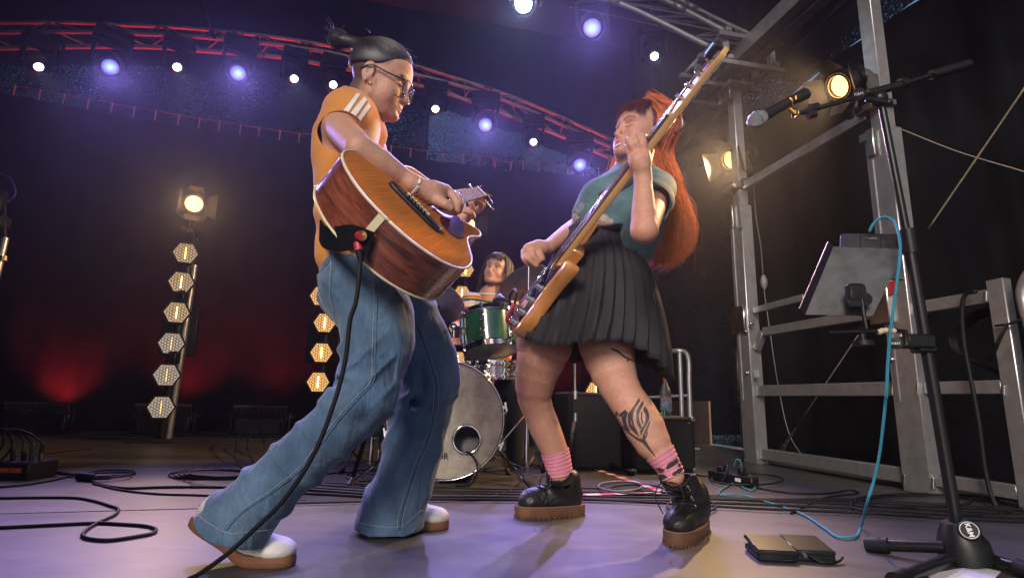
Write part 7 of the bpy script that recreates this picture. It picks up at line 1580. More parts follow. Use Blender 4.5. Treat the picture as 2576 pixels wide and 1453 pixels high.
T.chain([nbd-[0, 0, .06], nbd-[0, 0, .25], nbd-[0, -.02, .45], nbd-[0, -.02, .62]], [.09, .125, .12, .13], .05)
for s, e in ((shR, elR), (shL, elL)):
    T.chain([nbd-[0, 0, .05], s, s*.35+e*.65, s*.1+e*.9], [.065, .072, .072, .074], .03); T.chain([s*.2+e*.8, e+(e-s)*.3], [.055, .058], .003, 'sub'); T.chain([s-[0, 0, .1], (s+nbd)*.5-[0, 0, .4]], [.07, .10], .04)
T.chain([nbd+[0, 0, .06], nbd-[0, .02, .02]], [.062, .066], .006, 'sub')
T.warp(lambda p: .005*noise3(p, 5, 12), .03)
V, F = T.mesh(1); zc = V[:, 2]+.05*(V[:, 0]-nbd[0])+.006*np.sin(V[:, 0]*30); ph = ((zc-nbd[2]) % .082)/.082
col = np.tile([.62, .55, .48], (len(V), 1)).astype(float)
for a, b, c in ((.22, .34, (.012, .04, .14)), (.34, .45, (.015, .14, .05)), (.45, .57, (.62, .32, .015)), (.57, .72, (.55, .04, .018))): col[(ph >= a) & (ph < b)] = c
mesh_obj('striped_t_shirt', V, F, mat('striped_cotton', (.6, .6, .6), .85, attr=True, var=.06, vscale=30), pdm, smooth=True, cols=col)
part('collar', MB().torus(nbd+[0, -.005, .012], (0, -.25, 1), .066, .010, 28, 8), mat('collar_white', (.62, .55, .48), .85), pdm, smooth=True)
hpD = nbd-[0, -.04, .66]
TR = SDF(hpD-[.4, .75, .6], hpD+[.4, .3, .2], .008)
for s in (-1, 1): TR.chain([hpD+[s*.09, 0, 0], hpD+[s*.22, -.42, .0], hpD+[s*.20, -.42, -.42]], [.11, .075, .055], .04)
V, F = TR.mesh(1); mesh_obj('trousers', V, F, mat('black_trousers', (.02, .02, .022), .85), pdm, smooth=True)
M_brn = hair_mat('brown_hair', (.035, .016, .011), .6, .3)
HC = SDF(H3.C-.2, H3.C+.2, .005); HC.ell(H3.w(-.004, 0, .048), np.array([.108, .084, .096])*H3.sc, H3.A, 0); HC.half(H3.w(.066, 0, .066), H3.A[0]*.88-H3.A[2]*.47, .01); HC.half(H3.w(.03, 0, 0), H3.A[0]*.95-H3.A[2]*.3, .01)
hv, hf = HC.mesh(1); hh = solid_cols(mesh_obj('hair', hv, hf, M_brn, pdm, smooth=True), .8)
for s in (-1, 1):
    Gs = [[H3.w(.05, s*.012, .135), H3.w(.055, s*.062, .10), H3.w(.045, s*.088, .02), H3.w(.03, s*.094, -.08), H3.w(.01, s*.100, -.17), H3.w(.02, s*.112, -.215)], [H3.w(.0, s*.012, .145), H3.w(.0, s*.075, .10), H3.w(-.01, s*.095, .02), H3.w(-.015, s*.098, -.08), H3.w(-.01, s*.104, -.17), H3.w(-.0, s*.112, -.21)],
          [H3.w(-.05, s*.012, .135), H3.w(-.06, s*.07, .09), H3.w(-.06, s*.088, .0), H3.w(-.05, s*.09, -.10), H3.w(-.045, s*.09, -.2)]]
    scatter_strands(hh, 'side_hair', None, Gs, 620, 0, (.006, .009), (.004, 7), .0017, M_brn, 20+s, M=16)['kind'] = 'stuff'
Gf = [[H3.w(.04, -.05, .125), H3.w(.088, -.06, .085), H3.w(.094, -.064, .03)], [H3.w(.045, -.02, .136), H3.w(.104, -.028, .095), H3.w(.116, -.034, .04)], [H3.w(.045, .02, .136), H3.w(.104, .022, .095), H3.w(.118, .018, .045)], [H3.w(.04, .05, .125), H3.w(.088, .058, .085), H3.w(.094, .064, .03)]]
scatter_strands(hh, 'fringe', None, Gf, 260, 0, (.004, .006), (.003, 5), .0015, M_brn, 31, M=12, lenj=.35)['kind'] = 'stuff'
stl = thing('drum_stool', 'black round drum stool under the drummer', 'stool', (hpD[0], hpD[1], 0)); apart('seat', MB().lathe((hpD[0], hpD[1], hpD[2]-.20), (0, 0, 1), [(0, 0), (.17, 0), (.18, .04), (.16, .08), (0, .085)], 24), M_rubber, stl); apart('post', MB().cyl((hpD[0], hpD[1], .02), (hpD[0], hpD[1], hpD[2]-.2), .02, n=10), M_chrome, stl)
# ================================================================== things around the stage
M_tolex = mat('black_tolex', (.007, .007, .008), .7, spec=.2, var=.3, vscale=120, bump=.4, bscale=260); M_cloth = mat('speaker_cloth', (.012, .012, .013), .9, var=.5, vscale=300)
am = thing('bass_amplifier', 'black speaker cabinet with grille standing behind the bass player\'s boot', 'amplifier', tuple(PF('b6', 1000, 870)))
ac = PF('b6', 935, 872); ax_ = nrm([1, .20, 0]); ay_ = nrm([-.20, 1, 0]); aw = .43; ah = float(P('b6', 1245, 512, ac[1]+.1)[2]); cc = ac+ax_*aw/2+ay_*.19
apart('cabinet', MB().box(cc+[0, 0, ah/2], (aw, .38, ah), (ax_, ay_, Z3), .012), M_tolex, am)
apart('grille', MB().box(cc-ay_*.192+[0, 0, ah/2], (aw-.05, .008, ah-.05), (ax_, ay_, Z3)), M_cloth, am)
for s in (-1, 1):
    for z in (.012, ah-.012): apart('corner', MB().box(cc+ax_*s*(aw/2-.012)-ay_*.182+[0, 0, z], (.032, .032, .032), (ax_, ay_, Z3), .006), M_steel, am)
apart('control_panel', MB().box(cc+[0, 0, ah+.002]-ay_*.1, (aw-.1, .1, .006), (ax_, ay_, Z3)), M_steel, am); apart('rocker_switch', MB().box(cc-ay_*.198+ax_*.17+[0, 0, ah*.9], (.012, .006, .008), (ax_, ay_, Z3)), M_steel, am)
sc2 = thing('speaker_cabinet', 'plain black speaker box next to the amplifier', 'speaker', tuple(PF('b6', 870, 860))); c2 = ac-ax_*.19+ay_*.28; apart('cabinet', MB().box(c2+[0, 0, .24], (.36, .34, .48), (ax_, ay_, Z3), .012), M_tolex, sc2); apart('grille', MB().box(c2-ay_*.172+[0, 0, .24], (.31, .008, .43), (ax_, ay_, Z3)), M_cloth, sc2)
bp_ = P('b6', 1155, 503, ac[1]+.18); bp_[2] = ah+.002
bt = thing('water_bottle', 'clear plastic bottle with red cap and blue label on the amplifier', 'bottle', tuple(bp_)); rb_ = .036
def glassmat():
    m = mat('bottle_plastic', (.85, .9, .92), .08); b = m.node_tree.nodes['Principled BSDF']; b.inputs['Transmission Weight'].default_value = .9; b.inputs['IOR'].default_value = 1.2; return m
apart('bottle_body', MB().lathe(bp_, Z3, [(0, .004), (rb_*.8, 0), (rb_, .012), (rb_, .15), (rb_*.85, .175), (rb_*.4, .215), (rb_*.34, .225), (rb_*.34, .24)], 24), glassmat(), bt)
apart('cap', MB().lathe(bp_+[0, 0, .228], Z3, [(0, 0), (rb_*.42, 0), (rb_*.42, .022), (0, .024)], 16), mat('red_cap', (.6, .02, .03), .4), bt)
apart('label', MB().lathe(bp_, Z3, [(rb_*1.02, .035), (rb_*1.02, .115)], 24), mat('bottle_label', (.03, .10, .28), .5, vscale=25, var=.2, col2=(.45, .5, .55), detail=2), bt); apart('label_band', MB().lathe(bp_, Z3, [(rb_*1.03, .116), (rb_*1.03, .124)], 24), mat('label_orange', (.55, .15, .05), .5), bt)
part('green_ball', MB().ball(P('b6', 1122, 482, ac[1]+.14)*[1, 1, 0]+[0, 0, ah+.016], .012, 12, (1.2, 1, 1)).cyl(P('b6', 1122, 482, ac[1]+.14)*[1, 1, 0]+[0, 0, ah+.001], P('b6', 1122, 482, ac[1]+.14)*[1, 1, 0]+[0, 0, ah+.01], .01, n=8), mat('lime', (.1, .5, .05), .4), label='small lime green knob beside the bottle on the amplifier', cat='knob', smooth=True)
hrl = thing('stair_handrail', 'curved grey tube handrail by the mesh at the back corner', 'handrail', tuple(PF('b6', 1310, 715)))
yh = 5.45; apart('tube', MB().tube(spline([P('b6', 1020, 125, yh+.5), P('b6', 1120, 102, yh+.2), P('b6', 1235, 84, yh), P('b6', 1278, 95, yh), P('b6', 1296, 135, yh), P('b6', 1302, 300, yh), P('b6', 1316, 718, yh)*[1, 1, 0]+[0, 0, .0]], 50), .024, 12), M_alu, hrl)
apart('upright', MB().cyl(P('b6', 1240, 90, yh), P('b6', 1262, 700, yh)*[1, 1, 0], .022, n=12), M_alu, hrl); apart('rung', MB().cyl(P('b6', 1020, 385, yh+.25), P('b6', 1305, 372, yh), .015, n=10), M_alu, hrl); apart('foot_plate', MB().box(P('b6', 1290, 712, yh)*[1, 1, 0]+[0, 0, .006], (.2, .1, .012)), M_alu, hrl)
wbx = thing('wooden_crate', 'dark box with a pale wooden edge by the back corner', 'crate', tuple(PF('b6', 1350, 690)))
c = PF('b6', 1350, 692); c[1] += .2; hb = float(P('b6', 1360, 408, c[1])[2]); apart('box', MB().box(c+[0, .1, hb/2], (.30, .4, hb), (ax_, ay_, Z3)), mat('dark_ply', (.03, .018, .014), .6, var=.3), wbx); apart('edge', MB().box(c+ax_*.155-ay_*.1+[0, .1, hb/2], (.012, .24, hb), (ax_, ay_, Z3)), wood('pine_edge', (.35, .2, .1), (.45, .28, .15), 12, (4, 4, .4), .6, 0.), wbx)
# straight microphone stand behind the bass player's legs
ms = PF('b6', 722, 842); st_ = thing('straight_stand', 'straight black microphone stand with conical base between the bass player\'s legs', 'stand', tuple(ms))
tpz = float(P('b6', 712, 330, ms[1])[2]); apart('pole', MB().cyl(ms+[0, 0, .02], (ms[0], ms[1], tpz+.25), .012, n=12), M_bmet, st_); apart('cone', MB().lathe(ms, Z3, [(.05, .035), (.048, .06), (.022, .13), (.017, .15), (.017, .2), (0, .2)], 20), M_bmet, st_)
for a in (.9, 3.0, 5.1): e = np.array([math.cos(a), math.sin(a), 0]); apart('leg', MB().cyl(ms+[0, 0, .05]+e*.03, ms+e*.36+[0, 0, .016], .012, .010, 10), M_bmet, st_); apart('rubber_foot', MB().cyl(ms+e*.33+[0, 0, .018], ms+e*.38+[0, 0, .016], .016, n=10), M_rubber, st_)
# ---- boom microphone stand at the picture edge
kb = PF('r7', 2170, 1300); kt = P('r5', 1335, 690, kb[1]+.0)
kst = thing('boom_microphone_stand', 'tall black boom microphone stand on a tripod at the picture edge', 'microphone stand', tuple(kb)); k1 = np.array([kb[0], kb[1], 0])
kt = k1+(kt-k1)
apart('pole', MB().cyl(P('r7', 2110, 1010, kb[1]), P('r6', 1525, 330, kb[1]+.0), .0165, n=14), M_bmet, kst); apart('upper_tube', MB().cyl(P('r6', 1525, 330, kb[1]), P('r5', 1345, 700, kb[1]), .0115, n=12), M_bmet, kst)
apart('height_clutch', MB().cyl(P('r6', 1505, 190, kb[1]), P('r6', 1532, 345, kb[1]), .022, .021, 14), M_bplas, kst)
hb0 = P('r7', 2140, 1090, kb[1]); hb1 = P('r7', 2180, 1290, kb[1])
apart('base_hub', MB().tube([P('r7', 2095, 1000, kb[1]), P('r7', 2115, 1060, kb[1]), P('r7', 2150, 1150, kb[1]), P('r7', 2185, 1270, kb[1])], [.032, .046, .062, .066], 14), M_bplas, kst)
kn = P('r7', 2200, 1062, kb[1]-.055); kd = nrm(CAM-kn); apart('hub_knob', MB().lathe(kn-kd*.03, kd, [(.022, 0), (.026, .01), (.026, .03), (.024, .034), (0, .034)], 24), M_bplas, kst)
rt = nrm(np.cross(UPV, kd)); uu = np.cross(kd, rt); rt2 = rt*math.cos(R(-70))+uu*math.sin(R(-70)); uu2 = np.cross(kd, rt2)
M_wht = mat('white_print', (.75, .75, .75), .5)
text_mesh('lettering', 'K&M', .017, M_wht, kst, kn+kd*.005, rt2, uu2, extrude=.0003, bold=.0004); part('logo_ring', MB().torus(kn+kd*.005, kd, .0205, .0010, 30, 5), M_wht, kst)
for (x0, y0, x1, y1, f) in ((2030, 1180, 1565, 1165, 1), (2090, 1250, 1720, 1400, 1), (2260, 1240, 2620, 1345, 1)):
    a = P('r7', x0, y0, kb[1]); b = PF('r7', x1, y1, .022); apart('leg', MB().cyl(a, b, .0165, n=12), M_bmet, kst); d = nrm(b-a); apart('rubber_foot', MB().cyl(b-d*.03, b+d*.03, .023, .021, 12), M_rubber, kst)
Yb_ = kb[1]
boom = [P('r5', 790, 738, Yb_), P('r5', 905, 700, Yb_), P('r5', 1250, 605, Yb_), P('r5', 1480, 545, Yb_), P('r5', 1660, 487, Yb_), P('r5', 1905, 415, Yb_)]
apart('boom_arm', MB().cyl(boom[0], boom[3], .0075, n=10).cyl(boom[2], boom[3], .0135, n=12), M_bmet, kst); apart('boom_grip', MB().cyl(boom[3], boom[4], .0085, n=10).cyl(boom[4], boom[5], .0165, n=14), M_bplas, kst)
for a_, b_, r_ in (((1240, 640, -.02), (1385, 665, -.02), .009), ((1460, 545, 0), (1495, 535, 0), .019), ((880, 700, 0), (930, 690, 0), .014), ((865, 745, -.01), (912, 735, -.01), .014)): apart('boom_clamp', MB().cyl(P('r5', a_[0], a_[1], Yb_+a_[2]), P('r5', b_[0], b_[1], Yb_+b_[2]), r_, n=14), M_bmet, kst)
apart('boom_joint', MB().ball(P('r5', 1325, 640, Yb_), .026, 14), M_bmet, kst); apart('clutch_ball', MB().ball(P('r5', 1385, 663, Yb_-.02), .013, 10), M_bmet, kst)
kn = P('r5', 1193, 607, Yb_-.045); kd = nrm(CAM-kn); apart('boom_knob', MB().lathe(kn-kd*.02, kd, [(.017, 0), (.019, .006), (.019, .02), (0, .022)], 20), M_bplas, kst); text_mesh('lettering', 'K&M', .012, M_wht, kst, kn+kd*.0026, nrm(np.cross(UPV, kd)), np.cross(kd, nrm(np.cross(UPV, kd))), extrude=.0003)
mc = thing('vocal_microphone', 'black wireless vocal microphone with silver grille on the boom arm', 'microphone', tuple(P('r5', 680, 680, Yb_)))
m0, m1, m2, m3 = P('r5', 540, 768, Yb_), P('r5', 575, 752, Yb_), P('r5', 780, 640, Yb_), P('r5', 855, 605, Yb_); md = nrm(m0-m3)
apart('grille', MB().lathe(m1, md, [(.0195, -.004), (.0205, .004), (.0255, .012), (.0265, .026), (.023, .042), (.013, .053), (0, .057)], 24), mat('mesh_grille', (.5, .5, .52), .35, .4, bump=1., bscale=900), mc)
part('grille_ring', MB().torus(m1+md*.022, md, .0262, .0022, 32, 6), mat('blue_ring', (.10, .25, .32), .35, .5), mc, smooth=True)
apart('handle', MB().tube([m1, m1*.7+m2*.3, m2, m2*.5+m3*.5, m3], [.019, .0175, .0165, .0185, .018], 20), M_bplas, mc); apart('tail_cap', MB().cyl(m3, m3-md*.004, .0165, n=20), mat('dark_grey_plastic', (.06, .06, .065), .5), mc)
part('battery_light', MB().box(P('r5', 787, 630, Yb_-.018), (.003, .002, .012)), emat('orange_led', (1, .4, .05), 2.), mc)
apart('clip', MB().torus(m2*.8+m1*.2, md, .0185, .0035, 24, 6).cyl(P('r5', 748, 700, Yb_), P('r5', 785, 735, Yb_), .007, n=8).torus(P('r5', 785, 738, Yb_), (1, .2, 0), .012, .005, 18, 8), M_gold, mc)
# ---- music stand plate with tablet
mt = thing('music_stand_tray', 'black sheet metal music tray clamped to the boom stand', 'music stand', tuple(P('r6', 1200, 850, Yb_)))
tq = [P('r6', 1030, 300, Yb_+.10), P('r6', 1495, 318, Yb_+.02), P('r6', 1282, 748, Yb_-.03), P('r6', 848, 738, Yb_+.05)]; tn_ = nrm(np.cross(tq[1]-tq[0], tq[3]-tq[0])); tn_ = tn_ if np.dot(tn_, CAM-tq[0]) > 0 else -tn_
M_tray = mat('tray_metal', (.085, .085, .09), .45, .4, var=.35, vscale=14)
apart('tray', MB().add(tq+[p-tn_*.002 for p in tq], [(0, 1, 2, 3), (7, 6, 5, 4), (0, 4, 5, 1), (1, 5, 6, 2), (2, 6, 7, 3), (3, 7, 4, 0)]), M_tray, mt)
lip = [P('r6', 995, 270, Yb_+.16), P('r6', 810, 700, Yb_+.11)]
apart('tray_lip', MB().add([tq[0], lip[0], lip[1], tq[3]]+[p-tn_*.002 for p in (tq[0], lip[0], lip[1], tq[3])], [(0, 1, 2, 3), (7, 6, 5, 4), (0, 4, 5, 1), (1, 5, 6, 2), (2, 6, 7, 3), (3, 7, 4, 0)]), mat('lip_black', (.012, .012, .014), .8, spec=.0), mt)
part('lip_edge', MB().cyl(lip[0], lip[1], .0022, n=6), mat('worn_edge', (.55, .33, .2), .3, .8), mt)
apart('pivot', MB().box(P('r6', 1175, 620, Yb_-.03), (.055, .03, .075), None, .008).cyl(P('r6', 1235, 640, Yb_-.05), P('r6', 1195, 640, Yb_-.01), .02, n=16).box(P('r6', 1165, 665, Yb_-.05), (.045, .012, .028), None, .006), M_bplas, mt)
apart('pivot_arm', MB().tube([P('r6', 1212, 645, Yb_-.045), P('r6', 1225, 740, Yb_-.045), P('r6', 1243, 832, Yb_-.045), P('r6', 1200, 832, Yb_-.045)], .006, 8), M_bmet, mt)
apart('cross_bar', MB().cyl(P('r6', 1000, 855, Yb_-.045), P('r6', 1470, 842, Yb_-.045), .005, n=10).tube([P('r6', 1440, 842, Yb_-.045), P('r6', 1490, 845, Yb_-.045), P('r6', 1500, 935, Yb_-.045)], .008, 8), M_bmet, mt)
apart('wing_nut', MB().lathe(P('r6', 1215, 862, Yb_-.045), (0, 0, -1), [(.010, 0), (.010, .018), (.028, .02), (.028, .034), (.0, .036)], 14), M_bplas, mt)
apart('clamp', MB().box(P('r6', 1570, 912, Yb_-.01), (.085, .045, .042), None, .006).box(P('r6', 1610, 965, Yb_), (.055, .05, .02), None, .006), M_bplas, mt)
kn = P('r6', 1432, 925, Yb_-.07); kd = nrm(CAM-kn); apart('clamp_knob', MB().lathe(kn-kd*.02, kd, [(.015, 0), (.0165, .005), (.0165, .018), (0, .02)], 20), M_bplas, mt); text_mesh('lettering', 'K&M', .010, M_wht, mt, kn+kd*.0006, nrm(np.cross(UPV, kd)), np.cross(kd, nrm(np.cross(UPV, kd))), extrude=.0003)
part('masking_tape', MB().tube(spline([P('r6', 1315, 855, Yb_-.045), P('r6', 1350, 842, Yb_-.045), P('r6', 1430, 845, Yb_-.045)], 10), [.007, .009, .007, .009, .007, .009, .007, .008, .009, .006], 7), mat('masking', (.55, .45, .28), .8), mt)
tb = thing('tablet_computer', 'tablet in a black folding cover standing in the music tray', 'tablet', tuple(P('r6', 1250, 300, Yb_+.05)))
tt = [P('r6', 1075, 203, Yb_+.14), P('r6', 1470, 205, Yb_+.06), P('r6', 1440, 330, Yb_+.03), P('r6', 1040, 320, Yb_+.11)]; tnn = nrm(np.cross(tt[1]-tt[0], tt[3]-tt[0])); tnn = tnn if np.dot(tnn, CAM-tt[0]) > 0 else -tnn
lo2 = [tt[3]+(tt[3]-tt[0])*1.0, tt[2]+(tt[2]-tt[1])*1.0]; tt2 = [tt[0], tt[1], lo2[1], lo2[0]]; tt2 = [p-tnn*.006 for p in tt2]
exx = nrm(tt[1]-tt[0]); eyy = nrm(np.cross(tnn, exx)); wT = np.linalg.norm(tt[1]-tt[0]); hT = .2
apart('cover', MB().slab(chaikin([(0, 0), (wT, 0), (wT, -hT), (0, -hT)], 2)*[1, 1] if False else [(.008, 0), (wT-.008, 0), (wT, -.008), (wT, -hT), (0, -hT), (0, -.008)], tt[0]-tnn*.008, exx, eyy, tnn, -.009, 0, .002), mat('cover_leather', (.03, .03, .033), .45, var=.3, vscale=30, bump=.2, bscale=150), tb)
for f in (.34, .67): part('cover_fold', MB().cyl(tt[0]-tnn*.0085+exx*wT*f, tt[0]-tnn*.0085+exx*wT*f-eyy*.08, .0014, n=6), M_rubber, tb)
text_mesh('lettering', 'hama', .014, mat('grey_print', (.30, .30, .30), .5), tb, tt[0]-tnn*.0075+exx*wT*.52-eyy*.022, exx, eyy, extrude=.0003)
# teal cable
M_teal = mat('teal_braid', (.02, .26, .34), .55, var=.35, vscale=260, bump=.6, bscale=500)
tcp = [('r6', 1262, 205, Yb_+.06), ('r6', 1290, 150, Yb_+.05), ('r6', 1350, 110, Yb_+.03), ('r6', 1415, 130, Yb_), ('r6', 1450, 220, Yb_-.03), ('r6', 1462, 330, Yb_-.05), ('r6', 1440, 520, Yb_-.06), ('r6', 1418, 700, Yb_-.065), ('r6', 1398, 850, Yb_-.065), ('r6', 1382, 1050, Yb_-.05), ('r6', 1372, 1280, Yb_-.03), ('r7', 1632, 120, Yb_), ('r7', 1605, 370, Yb_+.05), ('r7', 1580, 560, Yb_+.09), ('r7', 1540, 740, Yb_+.12)]
tp3 = [P(*a) for a in tcp]; tf = [(1480, 900), (1455, 1040), (1400, 1110), (1310, 1112), (1210, 1050), (1050, 950), (880, 890), (760, 855), (620, 818), (500, 822), (478, 808), (530, 765), (605, 735), (630, 760), (700, 790), (735, 760), (720, 700)]
tp3 += [P('r7', 1505, 850, Yb_+.13)]+[PF('r7', a, b, .007) for a, b in tf[1:]]+[P('r7', 690, 685, PF('r7', 720, 720)[1])]
part('teal_cable', MB().tube(spline(tp3, 200), .0042, 8), M_teal, label='teal braided charging cable looping from the tablet down to the floor', cat='cable', smooth=True)
# ---- power strip, foot switches, socket strip
ps = thing('power_strip', 'black multi-socket power strip with plugs lying on the floor', 'power strip', tuple(PF('r7', 560, 750)))
a, b = PF('r7', 430, 715), PF('r7', 735, 775); d = nrm(b-a); sdv = np.cross(Z3, d); L_ = np.linalg.norm(b-a)
apart('strip_body', MB().box((a+b)/2+[0, 0, .028], (L_, .055, .05), (d, sdv, Z3), .006), M_bplas, ps); apart('barcode_label', MB().box((a+b)/2+d*.07-sdv*.0285+[0, 0, .03], (.04, .001, .018), (d, sdv, Z3)), M_wht, ps)
for i in range(5): part('socket', MB().torus(a+d*(L_*(.12+.19*i))+[0, 0, .054], Z3, .017, .003, 18, 6), M_bplas, ps, smooth=True)
apart('plug', MB().box(a+d*L_*.25+[0, 0, .068], (.05, .03, .028), (d, sdv, Z3), .006), M_rubber, ps); apart('plug', MB().box(a+d*L_*.72+[0, 0, .074], (.035, .035, .04), (d, sdv, Z3), .005), M_bplas, ps)
part('plug_lead', MB().tube(spline([a+d*L_*.3+[0, 0, .075], a+d*L_*.45+[0, 0, .095]-sdv*.02, a+d*L_*.55+[0, 0, .07]-sdv*.045, a+d*L_*.5+[0, 0, .008]-sdv*.08], 20), .005, 8), M_rubber, ps, smooth=True)
part('plug_lead', MB().tube(spline([a+d*L_*.72+[0, 0, .095], a+d*L_*.70+[0, 0, .125], a+d*L_*.62+[0, 0, .13], a+d*L_*.58+[0, .02, .09]], 14), .0035, 8), M_teal, ps, smooth=True)
fsw = thing('foot_switch', 'black double foot switch pedal lying on the floor', 'pedal', tuple(PF('r7', 960, 1280)))
fy = nrm([.12, 1, 0]); fx2 = nrm([1, -.12, 0])
for i, (x, y) in enumerate(((905, 1278), (1165, 1278))):
    c = PF('r7', x-25, y)+fy*.055; apart('pedal_base', MB().box(c+[0, 0, .011], (.105, .13, .02), (fx2, fy, Z3), .004), M_bplas, fsw); up2 = nrm(Z3-fy*.10); apart('pedal_plate', MB().box(c+[0, 0, .031], (.108, .135, .014), (fx2, np.cross(up2, fx2), up2), .004), mat('switch_plate', (.018, .018, .02), .28, .2), fsw)
cm = PF('r7', 1030, 1278)+fy*.05; apart('link_box', MB().box(cm+[0, 0, .016], (.045, .09, .026), (fx2, fy, Z3), .004), M_bplas, fsw); text_mesh('lettering', 'DNA', .012, M_wht, fsw, cm+[0, 0, .0302]-fy*.0, fx2, fy, extrude=.0003); part('lead', MB().tube(spline([cm-fy*.05+[0, 0, .02], cm-fy*.08-fx2*.03+[0, 0, .01], cm-fy*.06-fx2*.07+[0, 0, .006], cm-fy*.045-fx2*.09+[0, 0, .012]], 16), .0035, 8).tube(spline([cm-fy*.05+fx2*.02+[0, 0, .02], cm-fy*.08+fx2*.05+[0, 0, .008], cm-fy*.06+fx2*.10+[0, 0, .008], cm-fy*.04+fx2*.12+[0, 0, .014]], 16), .0035, 8), M_rubber, fsw, smooth=True)
for s in (-1, 1): apart('jack_plug', MB().cyl(cm-fy*.045+fx2*s*.013+[0, 0, .018], cm-fy*.06+fx2*s*.015+[0, 0, .018], .006, n=10), M_steel, fsw)
sk_ = thing('socket_strip', 'vertical black socket strip fixed beside the far aluminium post', 'power strip', tuple(far-EW*-.0))
a = PL('r7', 655, 135, PW+NW*.0+EW*0, NW); cz = far+EW*.12-NW*.02
apart('strip_body', MB().box(cz+[0, 0, .62], (.06, .06, .44), AXW, .008), M_bplas, sk_)
for i in range(5): part('socket', MB().torus(cz-NW*.031-EW*.0+[0, 0, .45+.085*i], NW, .021, .004, 20, 6), M_bplas, sk_, smooth=True); part('socket_face', MB().lathe(cz-NW*.0325+[0, 0, .45+.085*i], -NW, [(0, 0), (.018, 0)], 16), M_rubber, sk_)
part('lead', MB().tube(spline([cz+[0, 0, .40], cz+[0, .02, .2], cz+[0, -.02, .08], cz+[-.1, -.2, .008]], 20), .006, 8), M_rubber, sk_, smooth=True)
# ---- papers and the dark bag at the corner
mesh_obj('song_sheet', [PF('r7', a, b, .003) for a, b in ((1900, 1365), (2240, 1305), (2420, 1345), (2330, 1440), (1990, 1440))], [(0, 1, 2, 3, 4)], mat('paper', (.60, .57, .58), .8, var=.08, vscale=12), label='white song sheet lying under the boom stand', cat='paper')
for i in range(5):
    a = PF('r7', 2030+30*i, 1385-8*i, .0045); b = PF('r7', 2180+38*i, 1362-6*i, .0045); 
# ---- stage box and cables on the far side
sbx = PF('l2', 100, 655); sb_ = thing('stage_box', 'black cable box with orange tape reading B - V and plugged connectors', 'stage box', tuple(sbx)); ex = nrm([1, -.05, 0]); ey2 = nrm([.05, 1, 0])
wv = QS('l2', 330, sbx[1]); hbx = QS('l2', 135, sbx[1]); cb = PF('l2', 50, 655)+ey2*.09
apart('box', MB().box(cb+[0, 0, hbx/2], (wv, .18, hbx), (ex, ey2, Z3), .008), M_bplas, sb_)
tq_ = cb-ey2*.0915+[0, 0, hbx*.56]; apart('tape', MB().box(tq_+ex*.005, (wv*.62, .001, hbx*.26), (ex, ey2, Z3)), mat('orange_tape', (.75, .10, .03), .6), sb_); text_mesh('lettering', 'B - V', hbx*.20, M_bplas, sb_, tq_-ey2*.001+ex*.02, ex, Z3, extrude=.0003)
for i, x in enumerate((-60, 30, 95, 170)):
    p = cb+ex*(QS('l2', x-50, sbx[1]))+[0, 0, hbx]; q = p+[.005*i, -.02, .085]; apart('connector', MB().cyl(p, p*.5+q*.5, .011, n=10), M_steel if i > 1 else M_bplas, sb_); apart('connector_boot', MB().cyl(p*.5+q*.5, q, .0115, .007, 10), mat('boot_green', (.01, .05, .03), .5) if i in (1, 2) else M_rubber, sb_)
    part('lead', MB().tube(spline([q, q+[-.02-.02*i, 0, .05], q+[-.12-.03*i, .03, .06], q+[-.22, .08, -.02], q+[-.35, .12, -.16]], 24), .0055, 8), M_rubber, sb_, smooth=True)
CAB = 'black cables lying on the stage floor'
def cable(pts, r=.006, lab='', k='q', z=None, n=80, m=None, nm='floor_cable', up=()):
    r = r*.78; p = [PF(k, a, b, r if z is None else z) for a, b in pts]
    for i, h in up: p[i] = p[i]+np.array([0, 0, h])
    return part(nm, MB().tube(spline(p, n), r, 8), m or M_rubber, label=lab, cat='cable', smooth=True, group=CAB)
cable([(0, 800), (300, 795), (620, 798), (780, 825), (910, 865), (965, 885), (940, 935), (800, 1000), (700, 1065), (680, 1110), (760, 1135), (900, 1142), (1100, 1115), (1250, 1085), (1272, 1050), (1180, 1025), (1000, 1012), (800, 1003), (400, 1020), (0, 1040)], .007, 'thick cable looping in from the picture edge below the stage box', 'l2', n=160)
cable([(-30, 710), (200, 690), (420, 655), (580, 622), (700, 612), (900, 618), (1080, 605), (1090, 580), (1000, 570), (850, 572), (700, 595), (560, 605), (400, 590), (230, 575)], .007, 'cable from the stage box doubling back in a flat loop', 'l2', n=140)
cable([(230, 590), (450, 585), (640, 610), (840, 635), (1040, 615), (1060, 590), (900, 590), (700, 600)], .0065, 'second flat cable loop beside the stage box', 'l2', n=100, z=.018)
cable([(700, 640), (880, 700), (1050, 718), (1300, 710), (1700, 708), (2000, 715), (2456, 720)], .008, 'cable running from the connector block towards the guitarist', 'l2', n=90); cable([(760, 680), (1000, 735), (1300, 765), (1700, 778), (2100, 800), (2500, 820)], .006, 'thinner cable below it running towards the guitarist', 'l2', n=90)
cable([(130, 460), (350, 440), (560, 415), (760, 398)], .006, 'short cable end on the far floor beyond the stage box', 'l2', n=40)
for j in range(5):
    cx, cy_, rx, ry = 1720+20*j, 610-4*j, 340-22*j, 42-3*j
    cable([(cx+rx*math.cos(t), cy_+ry*math.sin(t)*(1+.1*math.sin(3*t+j))) for t in np.linspace(.2*j, .2*j+5.9, 15)], .006, ('bottom', 'second', 'middle', 'fourth', 'topmost')[j]+' ring of the cable coil behind the guitarist\'s shin', 'l2', z=.006+.009*j, n=90)
cable([(1990, 560), (1930, 520), (1920, 460), (1960, 400), (2060, 355), (2140, 380), (2160, 430)], .006, 'cable end standing up from the coil in a wide loop', 'l2', n=60, up=((1, .02), (2, .07), (3, .13), (4, .17), (5, .12), (6, .03)))
